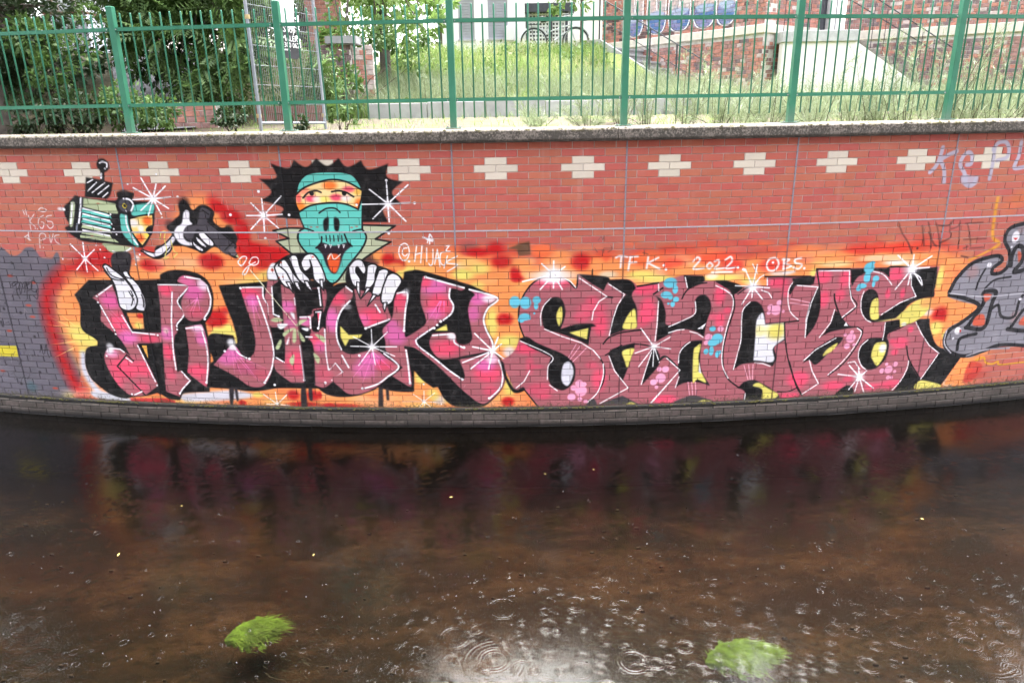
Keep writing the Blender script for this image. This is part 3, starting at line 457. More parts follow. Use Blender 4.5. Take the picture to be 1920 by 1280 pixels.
fK(); K_([(1140, 640), (1110, 800), (1090, 1000), (1150, 1060), (1100, 1110)], 6, (222, 160, 30), True, al=.85, soft=2.5); K_([(1110, 1100), (980, 1170), (870, 1220)], 4, (226, 158, 40), al=.9, soft=1.5); T_(1350, 650, 120, (200, 110, 50), .5); T_(1240, 720, 120, (206, 110, 60), .4)
fL(); K_([(640, 925), (690, 910), (700, 940), (740, 950), (780, 935), (790, 955), (940, 940), (1200, 920)], 4, (214, 158, 40)); P_([(560, 930), (640, 940), (600, 1010), (540, 1060), (440, 1080), (500, 1000)], ORG, True, 2); P_([(600, 940), (680, 960), (620, 1050), (560, 1060)], (190, 50, 44), True, 3, .8)
# ---- masked cartoon creature above the left word (a plain shaggy monster)
fE()
P_([(-30, 780), (210, 790), (250, 860), (60, 960), (-30, 900)], RED, True, 5, .7)
P_([(840, 860), (900, 820), (990, 900), (860, 960)], (60, 40, 44), True, 4, .8)
for x, y, rx, ry, c in [(980, 850, 70, 60, (236, 150, 80)), (1060, 880, 70, 60, RED), (1120, 940, 90, 40, ORG), (1150, 1000, 40, 40, YEL)]: T_(x, y, rx, c, .9, ry=ry)
SPK = [(135, 650, 1), (250, 630), (385, 632, 1), (420, 820, 1), (340, 880, 1), (160, 735, 1), (262, 712, 1)]
SPK2 = [(850, 605, 1), (1115, 612, 1), (955, 718, 1), (1080, 740, 1), (900, 850), (760, 960, 1), (840, 700, 1)]
for s_ in (SPK, SPK2): P_(s_, (178, 186, 156), True, .4); K_(s_+[s_[0]], 3.4, BLK, True)
P_([(700, 960), (740, 950), (770, 1060), (640, 1070)], (178, 186, 156))
HAIR = [(345, 560, 1), (150, 545, 1), (215, 470), (35, 410, 1), (120, 340), (22, 235, 1), (160, 225), (110, 110, 1), (255, 150), (300, 82, 1), (400, 140), (480, 70, 1), (570, 130), (660, 68, 1), (730, 140), (840, 85, 1), (900, 160), (1060, 112, 1), (1050, 220), (1180, 260, 1), (1090, 345), (1170, 440, 1), (1020, 465), (1060, 585, 1), (860, 585, 1)]
P_(HAIR, BLK, True, .5)
FACE = [(322, 340), (345, 260), (420, 195), (580, 178), (750, 195), (830, 280), (852, 380), (850, 560), (850, 640, 1), (882, 700), (850, 790), (740, 930), (640, 1062), (570, 1050), (500, 920), (380, 800), (335, 720), (345, 660), (385, 632, 1), (340, 510)]
P_(FACE, TEAL, True, .4); K_(FACE+[FACE[0]], 3.2, BLK, True)
VIS = [(312, 370), (400, 300), (580, 245), (720, 260), (852, 330, 1), (842, 400), (818, 480, 1), (720, 440), (600, 428), (440, 450), (345, 502, 1), (318, 440)]
P_(VIS, (244, 214, 150), True, .4); cv.setclip([VIS], True)
for x, y, rx, ry, c in [(590, 290, 70, 40, (240, 110, 40)), (380, 330, 60, 40, (242, 140, 110)), (350, 460, 60, 50, (244, 130, 40)), (830, 440, 50, 60, (240, 110, 30)), (810, 340, 40, 30, (244, 190, 80)), (740, 320, 60, 30, (232, 80, 110)), (440, 395, 60, 34, (226, 60, 100)), (640, 385, 60, 34, (226, 60, 100)), (490, 400, 50, 30, (250, 220, 210)), (550, 400, 50, 30, (240, 220, 110)), (720, 390, 50, 34, (250, 225, 225)), (340, 390, 30, 50, (240, 90, 90))]: T_(x, y, rx, c, .9, ry=ry)
cv.clip = None
K_(VIS+[VIS[0]], 3, BLK, True)
for l in ([(375, 390), (420, 345), (480, 332), (520, 345)], [(605, 340), (660, 332), (720, 345), (780, 380)]): K_(l, 3, BLK)
X_(445, 352, 18, BLK); X_(705, 352, 18, BLK); X_(805, 445, 10, WHT)
K_([(505, 510), (560, 475), (630, 472), (672, 505)], 2.6, BLK)
P_([(540, 570), (580, 545), (575, 640), (545, 650)], BLK, True, .4); P_([(665, 570), (625, 545), (628, 640), (660, 650)], BLK, True, .4)
for x in (560, 590, 620, 655, 685): K_([(x, 690), (x+4, 735)], 2, BLK, False)
K_([(385, 632), (420, 640), (460, 655)], 2.6, BLK); K_([(850, 640), (810, 645), (775, 655)], 2.6, BLK)
MTH = [(485, 790, 1), (525, 745), (620, 772), (735, 745), (765, 775, 1), (705, 830), (670, 930), (640, 990), (600, 985), (560, 920), (530, 840)]
P_(MTH, (40, 28, 40), True, .4)
P_([(570, 860), (605, 835), (650, 840), (675, 870), (650, 970), (615, 985), (585, 940)], (232, 92, 44), True, .4)
K_([(575, 880), (600, 835), (625, 880), (675, 840)], 2.2, (250, 230, 225)); K_([(525, 700), (520, 750), (480, 790)], 3, BLK); K_([(708, 680), (735, 745), (768, 775)], 3, BLK)
for x in (545, 585, 650, 690): P_([(x, 760), (x+24, 764), (x+10, 795)], WHT)
for x, y in [(440, 622), (490, 622), (765, 625), (805, 618)]: T_(x, y, 16, (190, 90, 80), .7, ry=8)
# claws over the letters
def claw(pts, nail):
    P_(pts, (236, 236, 242), True, .4); K_(pts+[pts[0]], 2.8, BLK, True)
    P_(nail, WHT, False, .3); K_(nail+[nail[0]], 2, BLK, False)
P_([(90, 1040, 1), (95, 960), (180, 890), (270, 840), (380, 830), (480, 850), (560, 1040, 1)], BLK, True, .4)
P_([(725, 960), (780, 890), (860, 890), (980, 930), (1100, 980), (1180, 1050), (1150, 1130), (760, 1100)], BLK, True, .4)
P_([(95, 1040, 1), (90, 980), (120, 915), (160, 920), (170, 1000), (170, 1045, 1)], (236, 236, 242), True, .4)
claw([(145, 940), (170, 1010), (215, 1080), (260, 1105), (290, 1060), (240, 960), (180, 910)], [(240, 1060), (270, 1060), (300, 1150), (262, 1100)])
claw([(180, 930), (200, 890), (240, 890), (300, 990), (350, 1060), (330, 1090), (290, 1070), (240, 980)], [(305, 1060), (335, 1060), (365, 1145), (320, 1100)])
claw([(262, 870), (290, 845), (330, 860), (360, 960), (430, 1040), (400, 1080), (340, 1040), (300, 960)], [(385, 1050), (415, 1055), (458, 1145), (405, 1100)])
claw([(355, 910), (390, 850), (450, 835), (500, 890), (545, 990), (555, 1050), (520, 1085), (465, 1040), (450, 950), (430, 885), (440, 940), (390, 975)], [(510, 1040), (535, 1040), (540, 1130), (515, 1090)])
claw([(740, 940), (790, 885), (850, 890), (880, 960), (860, 1000), (810, 940), (800, 980), (835, 1040), (820, 1090), (780, 1090), (750, 1020)], [(805, 1060), (830, 1065), (832, 1190), (805, 1120)])
claw([(890, 930), (930, 915), (970, 935), (955, 1000), (950, 1060), (910, 1110), (870, 1110), (880, 1040)], [(885, 1105), (920, 1110), (838, 1195), (870, 1140)])
claw([(980, 970), (1020, 955), (1060, 975), (1035, 1050), (1020, 1120), (980, 1170), (930, 1160), (940, 1090)], [(935, 1160), (968, 1165), (890, 1255), (915, 1200)])
claw([(1050, 1010), (1090, 990), (1140, 1010), (1165, 1060), (1120, 1140), (1090, 1220), (1040, 1245), (1000, 1210), (1010, 1120)], [(1020, 1225), (1050, 1225), (1030, 1300), (1015, 1260)])
for x, y, r in [(130, 965, 16), (200, 905, 10), (185, 1025, 8), (455, 860, 10), (215, 1020, 8)]: T_(x, y, r, (190, 70, 50), .9)
cv.star(60, 530, [(-40, 430), (45, 395), (200, 375), (210, 520), (180, 630), (68, 665), (-40, 640), (-75, 530)], 2.6, 10)
cv.star(1055, 435, [(905, 320), (1045, 290), (1215, 285), (1230, 428), (1200, 575), (1065, 580), (935, 555), (850, 440)], 2.8, 11)
for x, y in [(20, 338), (265, 525), (75, 712), (1042, 250), (1268, 430), (1062, 672)]: X_(x, y, 11, WHT)
K_([(1042, 250), (1045, 300)], 1.5, WHT)

# ---- machine head at the left, with its arm and spray can
fA()
P_([(690, 420, 1), (760, 440), (1060, 470), (1080, 395), (1230, 400), (1235, 470), (1400, 490), (1430, 600), (1400, 780), (1330, 900), (1240, 900), (960, 870), (740, 840), (600, 730), (640, 700), (600, 620), (590, 530), (640, 480)], BLK, True, 2)
T_(1140, 395, 70, BLK, .8, ry=30); T_(650, 740, 60, BLK, .8)
P_([(790, 255, 1), (900, 275), (1045, 310, 1), (1020, 420), (985, 460, 1), (780, 440, 1)], BLK, True, .5)
K_([(945, 280), (945, 190)], 9, BLK, False); X_(948, 148, 62, BLK)
K_([(918, 125), (945, 115), (985, 130), (985, 165)], 3.6, WHT); X_(968, 180, 10, WHT); K_([(935, 225), (932, 265)], 4, WHT, False)
for a, b in [((805, 310), (855, 280)), ((810, 385), (890, 305)), ((850, 400), (965, 310)), ((905, 415), (1005, 335)), ((945, 445), (995, 400))]: K_([a, b], 2.6, WHT, False)
P_([(650, 490), (690, 490), (690, 560), (670, 710), (640, 700), (645, 580)], (178, 190, 158), True, .4); K_([(665, 500), (660, 600), (652, 690)], 3, WHT)
T_(560, 550, 40, WHT, .7, ry=20); T_(590, 555, 20, WHT, 1)
P_([(735, 440), (765, 450), (745, 680), (715, 690)], (70, 72, 84)); K_([(745, 445), (740, 560), (728, 680)], 3.6, WHT); K_([(712, 690), (705, 760)], 4, (120, 124, 140), False)
P_([(770, 450), (900, 465), (1080, 505), (1090, 595), (1000, 590), (765, 530)], SAGE, False, .4)
P_([(768, 540), (990, 595), (1000, 640), (760, 560)], TEAL)
for i, (y0, y1) in enumerate([(545, 605), (595, 650), (640, 695), (690, 740), (745, 790)]):
    P_([(760, y0), (1015, y1), (1035, y1+38), (750, y0+38)], SAGE if i > 2 else TEAL); K_([(765, y0), (1010, y1+8)], 3.2, WHT, False); K_([(760, y0+40), (1025, y1+42)], 2.4, BLK, False)
P_([(738, 790), (1060, 830), (1100, 862), (740, 815)], SAGE)
for x, y in [(1020, 600), (1030, 690), (1050, 735), (1075, 785), (925, 925), (885, 885)]: X_(x, y, 9, WHT)
for x, y in [(905, 500), (930, 755), (850, 800)]: T_(x, y, 22, (180, 80, 60), .6, ry=8)
P_([(955, 865), (1210, 905), (1190, 940), (1110, 965), (1030, 955), (970, 905)], SAGE, True, .4); K_([(1040, 940), (1110, 958), (1180, 930), (1205, 910)], 3, WHT)
P_([(1040, 965), (1200, 960), (1195, 1130), (1140, 1180), (1040, 1110)], (34, 32, 38), True, 1)
# goggle
P_([(1225, 520), (1405, 500), (1420, 570), (1390, 600), (1225, 612)], TEAL, True, .4)
P_([(1110, 600), (1175, 600), (1190, 700), (1280, 890), (1230, 880), (1140, 790), (1110, 690)], TEAL, True, .4); K_([(1160, 610), (1170, 700), (1220, 810), (1270, 880)], 3.6, WHT)
LENS = [(1195, 640, 1), (1300, 612), (1410, 600, 1), (1412, 700), (1380, 800), (1315, 895, 1), (1240, 800), (1205, 720)]
P_(LENS, (240, 206, 120), True, .4); cv.setclip([LENS], True)
for x, y, rx, ry, c in [(1230, 680, 70, 50, (244, 240, 240)), (1360, 660, 60, 50, (238, 100, 30)), (1290, 820, 60, 50, (238, 100, 40)), (1370, 780, 50, 60, (236, 210, 80)), (1300, 730, 40, 40, (236, 236, 230))]: T_(x, y, rx, c, .95, ry=ry)
cv.clip = None
K_(LENS+[LENS[0]], 2.6, BLK, True); P_([(1410, 710), (1370, 712), (1345, 745), (1370, 785), (1400, 790)], BLK, True)
X_(1150, 520, 84, BLK); X_(1150, 520, 62, (70, 70, 80)); X_(1150, 522, 24, (220, 200, 60)); X_(1150, 522, 14, BLK)
K_([(1140, 455), (1195, 465), (1228, 510), (1210, 570)], 4, WHT); K_([(1080, 480), (1075, 520), (1095, 580)], 2.4, BLK); X_(1165, 570, 10, WHT)
# tongue-like curl and dangling gloves
P_([(1300, 940, 1), (1360, 935), (1450, 960), (1530, 880), (1560, 860), (1575, 940), (1500, 1000), (1400, 990)], (228, 226, 238), True, .4); K_([(1300, 935), (1400, 995), (1480, 1000), (1560, 950), (1590, 900)], 3, BLK); K_([(1310, 925), (1440, 955), (1520, 880), (1570, 855)], 2.6, BLK)
fB()
G1 = [(770, 0, 1), (790, -20), (850, 20), (930, 85), (1000, 180), (1030, 250), (1010, 310), (960, 330), (900, 300), (875, 200), (850, 120)]
G2 = [(915, 35), (950, 30), (975, 70), (1040, 140), (1085, 230), (1095, 300), (1080, 335), (1020, 315), (1025, 240), (990, 150), (945, 90)]
for g in (G2, G1): P_(g, (228, 228, 236), True, .4); K_(g+[g[0]], 3, BLK, True)
for l in ([(800, 10), (830, 60), (900, 90), (940, 95)], [(780, 30), (840, 90), (930, 105)], [(930, 70), (980, 90), (1000, 85)], [(965, 185), (995, 240), (985, 290)], [(980, 180), (1000, 220)], [(1060, 210), (1080, 260), (1075, 300)], [(990, 215), (1000, 250)]): K_(l, 2, BLK)
# hand with can
fC()
P_([(170, 500), (230, 470), (300, 560), (360, 520), (430, 520), (500, 580), (490, 660), (560, 720), (640, 720), (710, 800), (700, 870), (640, 880), (720, 980), (690, 1005), (600, 950), (500, 900), (400, 960), (330, 930), (200, 890), (80, 900), (30, 980), (-40, 1000), (-40, 900), (60, 870), (110, 780), (60, 720), (130, 650), (180, 600)], BLK, True, 2)
T_(220, 500, 70, BLK, .8); T_(90, 700, 60, BLK, .7); T_(640, 740, 50, BLK, .8)
P_([(215, 590), (240, 560), (270, 580), (275, 660), (300, 690), (240, 720), (215, 800), (250, 850), (300, 860), (290, 890), (190, 870), (130, 790), (150, 720), (200, 680)], (232, 230, 238), True, .4)
P_([(370, 540), (400, 525), (480, 575), (465, 640), (440, 660), (700, 880), (640, 960), (580, 950), (430, 800), (340, 740), (290, 850), (220, 790), (240, 720), (340, 680)], (70, 66, 74), True, .4)
K_([(345, 600), (355, 560), (390, 530), (470, 570), (460, 640)], 2.6, BLK); K_([(390, 560), (450, 600)], 2, BLK); K_([(440, 670), (700, 880)], 2.6, BLK); K_([(600, 930), (700, 830)], 2, BLK); K_([(640, 950), (700, 900)], 2.6, BLK)
P_([(630, 930), (680, 900), (710, 960), (690, 985), (650, 975)], (100, 92, 98)); P_([(695, 985), (715, 970), (730, 1005)], (190, 196, 150))
for g in ([(300, 830), (330, 870), (400, 920), (395, 945), (350, 930), (305, 880)], [(330, 800), (370, 830), (430, 890), (420, 910), (370, 880), (330, 830)], [(350, 780), (390, 755), (440, 800), (495, 860), (490, 895), (440, 885), (380, 830)]): P_(g, (234, 232, 240), True, .4); K_(g+[g[0]], 2.6, BLK, True)
P_([(-40, 930), (40, 870), (100, 800), (140, 830), (90, 900), (20, 970), (-40, 990)], (226, 224, 236), True, .4); K_([(-40, 925), (50, 865), (110, 800)], 2.6, BLK); K_([(90, 905), (20, 975), (-40, 995)], 2.6, BLK)
for l in ([(0, 830), (10, 770), (50, 760), (40, 820), (60, 930), (40, 1010), (80, 990)], [(100, 840), (130, 940), (160, 960), (120, 1000)]): K_(l, 1.8, (220, 214, 110))
K_([(750, 1080), (720, 1040), (760, 990), (800, 1000), (760, 1070), (730, 1060)], 2.2, WHT); K_([(820, 1050), (850, 1000), (900, 1000), (905, 1050), (860, 1070), (820, 1050)], 2.2, WHT); K_([(880, 1040), (800, 1090), (760, 1150), (790, 1150), (820, 1090)], 2.2, WHT)
K_([(830, 1110), (960, 1260)], 1.6, (225, 225, 190), False); X_(650, 605, 14, WHT); X_(910, 388, 12, WHT); X_(1190, 605, 12, WHT); X_(162, 438, 12, WHT)
K_([(555, 260), (565, 350), (575, 400), (570, 510)], 1, (220, 190, 185), True, al=.7); K_([(610, 470), (630, 560)], 1, (220, 190, 185), al=.7)
fA(); cv.star(1412, 455, [(1300, 265), (1440, 320), (1525, 340), (1575, 440), (1555, 545), (1490, 600), (1370, 610), (1300, 565), (1225, 465), (1230, 355)], 2.8, 10)
for x, y in [(1178, 320), (1495, 630), (1442, 230), (1255, 1062), (965, 1000), (580, 1012), (1290, 970)]: X_(x, y, 10, WHT)
T_(1265, 1005, 36, WHT, .6)
cv.star(785, 1010, [(650, 875), (765, 860), (870, 925), (905, 1120), (805, 1130), (710, 1110)], 2.8, 9)
K_([(620, 1015), (720, 1010)], 1.2, WHT, al=.6); K_([(840, 1008), (900, 1012)], 1.2, WHT, al=.6)

# ---- small writing
TW = (232, 224, 226)
fA()
for l in ([(210, 560), (225, 600)], [(235, 555), (245, 605)], [(262, 610), (285, 740)], [(312, 600), (272, 665)], [(272, 665), (325, 715)], [(355, 560), (380, 540), (430, 560), (400, 578), (360, 565)], [(400, 610), (360, 640), (355, 700), (390, 730), (405, 680), (380, 670)], [(475, 610), (430, 620), (430, 660), (480, 670), (490, 710), (460, 730), (435, 700)], [(225, 815), (260, 790), (270, 840)], [(262, 750), (262, 830)], [(225, 805), (285, 840)], [(370, 910), (365, 790), (410, 780), (420, 820), (375, 840)], [(455, 790), (470, 860), (490, 780)], [(545, 790), (505, 800), (515, 850), (560, 880)]): K_(l, 1.8, TW, True, al=.8)
for x, y in [(325, 730), (345, 735), (400, 905)]: X_(x, y, 6, TW)
for l in ([(110, 1260), (125, 1225), (160, 1230), (130, 1260)], [(170, 1280), (190, 1225), (215, 1280)], [(225, 1280), (235, 1225), (270, 1240), (235, 1260)], [(100, 1035), (115, 1045), (105, 1055), (120, 1056)]): K_(l, 1.6, (30, 26, 32))
fB()
for l in ([(85, 130), (115, 125), (130, 215)], [(95, 150), (140, 120), (150, 160), (125, 175), (150, 240)], [(160, 200), (170, 130), (195, 120), (185, 190)], [(205, 240), (205, 130), (235, 120), (235, 165), (205, 180)], [(285, 165), (270, 120), (240, 105), (235, 170), (265, 190), (285, 170), (280, 240), (250, 215)], [(300, 640), (310, 585), (320, 640), (330, 660)], [(335, 650), (345, 580), (355, 640), (370, 680)], [(330, 625), (360, 620)]): K_(l, 1.6, (34, 30, 38))
for x in (245, 262, 285): X_(x, 665, 6, (34, 30, 38))
fG()
for l in ([(70, 705), (40, 725), (32, 780), (55, 830), (90, 825), (110, 770), (95, 715), (70, 705)], [(92, 740), (65, 745), (58, 785), (80, 800), (95, 785)], [(165, 720), (150, 840)], [(205, 720), (195, 850)], [(155, 790), (205, 775)], [(240, 740), (240, 840)], [(287, 750), (285, 850), (268, 872), (256, 855)], [(300, 860), (320, 750), (340, 880)], [(300, 820), (335, 815)], [(380, 770), (345, 780), (345, 850), (370, 870)], [(395, 800), (370, 890)], [(470, 800), (385, 850), (470, 865), (395, 915)], [(390, 725), (410, 720), (385, 760), (415, 765)], [(245, 700), (265, 640), (285, 690), (210, 658), (280, 680)], [(262, 660), (262, 710)]): K_(l, 2.2, WHT, len(l) > 3)
X_(108, 840, 9, WHT); X_(264, 640, 8, WHT)
for l in ([(1525, 685), (1550, 655), (1560, 680), (1572, 650), (1575, 685)], [(1500, 740), (1520, 770)], [(1570, 740), (1630, 740)], [(1568, 745), (1568, 775)], [(1620, 720), (1632, 750), (1600, 770)], [(1860, 775), (1900, 785)]): K_(l, 1.4, (60, 40, 40), al=.7)
K_([(1484, 900), (1484, 940)], 1.6, BLK)
def tag_(lines, wd=3.4, soft=1.5):
    for l in lines: K_(l, wd, (246, 240, 244), True, soft=soft)
fG(); tag_([[(1660, 812), (1690, 800), (1745, 806)], [(1700, 805), (1694, 885)], [(1768, 806), (1752, 905)], [(1765, 808), (1825, 802)], [(1758, 850), (1812, 846)]])
fI(); tag_([[(62, 8), (50, 92)], [(138, 12), (60, 52)], [(60, 52), (146, 96)], [(400, 40), (430, 10), (450, 30), (400, 95), (480, 90)], [(520, 50), (500, 75), (520, 95), (545, 70), (525, 48)], [(560, 40), (590, 30), (590, 60), (560, 95), (630, 90)], [(640, 30), (680, 5), (690, 40), (645, 92), (715, 85)], [(975, 20), (950, 60), (965, 105), (1010, 105), (1040, 60), (1020, 15), (975, 20)], [(1080, 20), (1075, 95)], [(1070, 25), (1120, 25), (1090, 55), (1135, 75), (1075, 98)], [(1210, 15), (1165, 25), (1165, 50), (1215, 65), (1190, 95), (1150, 85)], [(540, 122), (600, 120), (690, 118)], [(1075, 125), (1160, 115)]])
for x, y in [(178, 70), (195, 100), (735, 85), (785, 105), (1232, 92), (998, 48), (775, 100)]: X_(x, y, 10, WHT)
for l in ([(845, 60), (880, 130)], [(900, 160), (935, 140)]): K_(l, 2, WHT, False)
KG = (176, 172, 190)
fK()
for l in ([(630, 180), (600, 280), (560, 360), (510, 410)], [(760, 215), (680, 250), (600, 300)], [(600, 290), (640, 380), (640, 500)], [(850, 340), (890, 330), (900, 260), (870, 225), (820, 260), (790, 340), (830, 420), (830, 480)], [(850, 450), (840, 520), (900, 530), (940, 460)], [(1060, 470), (1090, 330), (1110, 180)], [(1095, 200), (1140, 140), (1210, 130), (1240, 190), (1220, 270), (1130, 300)], [(1355, 130), (1330, 260), (1290, 370), (1420, 350)]): K_(l, 7.5, KG, True, al=.95, soft=1.2)
P_([(800, 440), (940, 450), (940, 520), (880, 540), (810, 520)], KG, True, 1, .8)
SC = (58, 26, 28)
for l in ([(225, 880), (250, 960), (310, 1060), (345, 1160)], [(440, 900), (450, 1010), (455, 1080)], [(495, 870), (515, 960), (520, 1100)], [(500, 960), (540, 1060), (570, 1090)], [(570, 880), (590, 980), (600, 1100)], [(590, 900), (680, 900), (720, 860)], [(600, 1060), (700, 1010), (690, 940)], [(700, 870), (700, 930), (780, 900), (790, 860)], [(785, 880), (780, 1010), (770, 1110)], [(840, 880), (1000, 870)], [(860, 890), (880, 1000), (885, 1090)], [(820, 1030), (1030, 1020)], [(820, 1110), (860, 1095)], [(880, 1110), (1000, 1100)], [(800, 1180), (860, 1195)]): K_(l, 2.6, SC, True, al=.85, soft=1.4)
X_(395, 1110, 12, SC, .8)
# scuffs, chips and rain streaks over everything
fP()
for i in range(520):
    x, y = rng.uniform(120, 1830), rng.uniform(500, 755)
    c = [(214, 208, 210), (60, 52, 56), (150, 120, 116)][i % 3]
    a_ = rng.uniform(0, PI); L = rng.uniform(.5, 4)
    K_([(x, y), (x+math.cos(a_)*L, y+math.sin(a_)*L)], rng.uniform(.4, .9), c, False, al=rng.uniform(.25, .6))
MURAL = cv.image('mural_paint')
# ------------------------------------------------------------------ helpers: meshes and things
def tag(o, label=None, cat=None, group=None, kind=None):
    for k, v in (('label', label), ('category', cat), ('group', group), ('kind', kind)):
        if v: o[k] = v
    return o
def empty(name, loc, rz=0.0):
    o = bpy.data.objects.new(name, None); COL.objects.link(o); o.location = loc; o.rotation_euler.z = rz
    o.empty_display_size = 0.1
    return o
class MB:
    """collects shapes, links them as one mesh object"""
    def __init__(s): s.v, s.f, s.n = [], [], 0
    def add(s, V, F):
        V = np.asarray(V, float).reshape(-1, 3); s.v.append(V); s.f += [tuple(i+s.n for i in f) for f in F]; s.n += len(V); return s
    def box(s, c, d, rz=0.0, bev=0.0):
        c = np.array(c, float); hx, hy, hz = np.array(d)/2.0
        R = np.array([[math.cos(rz), -math.sin(rz), 0], [math.sin(rz), math.cos(rz), 0], [0, 0, 1]])
        if bev <= 0:
            V = np.array([(x, y, z) for z in (-hz, hz) for y in (-hy, hy) for x in (-hx, hx)])
            F = [(0, 2, 3, 1), (4, 5, 7, 6), (0, 1, 5, 4), (2, 6, 7, 3), (0, 4, 6, 2), (1, 3, 7, 5)]
        else:
            b = bev; V = []; F = []
            def ring(z, i):
                X, Y = hx-i, hy-i; q = min(b*0.6, X*.5, Y*.5)
                return [(-X+q, -Y, z), (X-q, -Y, z), (X, -Y+q, z), (X, Y-q, z), (X-q, Y, z), (-X+q, Y, z), (-X, Y-q, z), (-X, -Y+q, z)]
            for z, i in ((-hz, b), (-hz+b, 0), (hz-b, 0), (hz, b)): V += ring(z, i)
            for k in range(3):
                for j in range(8): F.append((k*8+j, k*8+(j+1) % 8, k*8+8+(j+1) % 8, k*8+8+j))
            F.append(tuple(range(7, -1, -1))); F.append(tuple(range(24, 32))); V = np.array(V)
        return s.add(V@R.T+c, F)
    def tube(s, pts, r, n=8, closed=False, cap=True):
        P = [np.array(p, float) for p in pts]; m = len(P); rs = r if hasattr(r, '__len__') else [r]*m
        V = []; F = []
        up0 = None
        for i in range(m):
            a = P[i-1] if (i > 0 or closed) else P[i]; b = P[(i+1) % m] if (i < m-1 or closed) else P[i]
            t = b-a; t = t/max(1e-9, np.linalg.norm(t))
            if up0 is None:
                up0 = np.array([0, 0, 1.0]) if abs(t[2]) < .9 else np.array([1.0, 0, 0])
            u = up0-t*(up0@t); u /= max(1e-9, np.linalg.norm(u)); up0 = u; w_ = np.cross(t, u)
            for k in range(n):
                g = 2*PI*k/n; V.append(P[i]+rs[i]*(u*math.cos(g)+w_*math.sin(g)))
        for i in range(m if closed else m-1):
            for k in range(n):
                a = i*n+k; b = i*n+(k+1) % n; c = ((i+1) % m)*n+(k+1) % n; d = ((i+1) % m)*n+k
                F.append((a, b, c, d))
        if cap and not closed: F.append(tuple(range(n-1, -1, -1))); F.append(tuple((m-1)*n+k for k in range(n)))
        return s.add(V, F)
    def prism(s, poly, d):
        """closed 3d polygon pushed along d"""
        A = np.array(poly, float); n = len(A); B_ = A+np.array(d, float)
        F = [tuple(range(n-1, -1, -1)), tuple(range(n, 2*n))]+[(i, (i+1) % n, n+(i+1) % n, n+i) for i in range(n)]
        return s.add(np.vstack([A, B_]), F)
    def mesh(s, name):
        me = bpy.data.meshes.new(name); me.from_pydata(np.vstack(s.v).tolist() if s.v else [], [], s.f); me.update(); return me
    def build(s, name, mat, parent=None, smooth=False, kind=None, loc=None):
        me = s.mesh(name); o = bpy.data.objects.new(name, me); COL.objects.link(o)
        if mat: me.materials.append(mat)
        if smooth:
            me.polygons.foreach_set('use_smooth', [True]*len(me.polygons))
        if parent is not None:
            o.parent = parent
            o.matrix_parent_inverse = parent_inv(parent)
        if kind: o['kind'] = kind
        return o
def parent_inv(p):
    m = Matrix.Translation(p.location) @ Matrix.Rotation(p.rotation_euler.z, 4, 'Z')
    if p.parent is not None: m = Matrix.Identity(4)
    return m.inverted()
def np_mesh(name, V, F, mat, parent=None, kind=None, smooth=False):
    V = np.asarray(V, np.float32); F = np.asarray(F, np.int32); k = F.shape[1]
    me = bpy.data.meshes.new(name); me.vertices.add(len(V)); me.vertices.foreach_set('co', V.ravel())
    me.loops.add(F.size); me.loops.foreach_set('vertex_index', F.ravel())
    me.polygons.add(len(F)); me.polygons.foreach_set('loop_start', np.arange(0, F.size, k, dtype=np.int32))
    me.polygons.foreach_set('loop_total', np.full(len(F), k, np.int32))
    me.update(calc_edges=True); me.materials.append(mat)
    if smooth: me.polygons.foreach_set('use_smooth', [True]*len(F))
    o = bpy.data.objects.new(name, me); COL.objects.link(o)
    if parent is not None: o.parent = parent; o.matrix_parent_inverse = parent_inv(parent)
    if kind: o['kind'] = kind
    return o
def link_copy(src, loc, rz, parent, name=None):
    o = src.copy(); COL.objects.link(o); o.location = loc; o.rotation_euler = (0, 0, rz); o.parent = parent
    return o

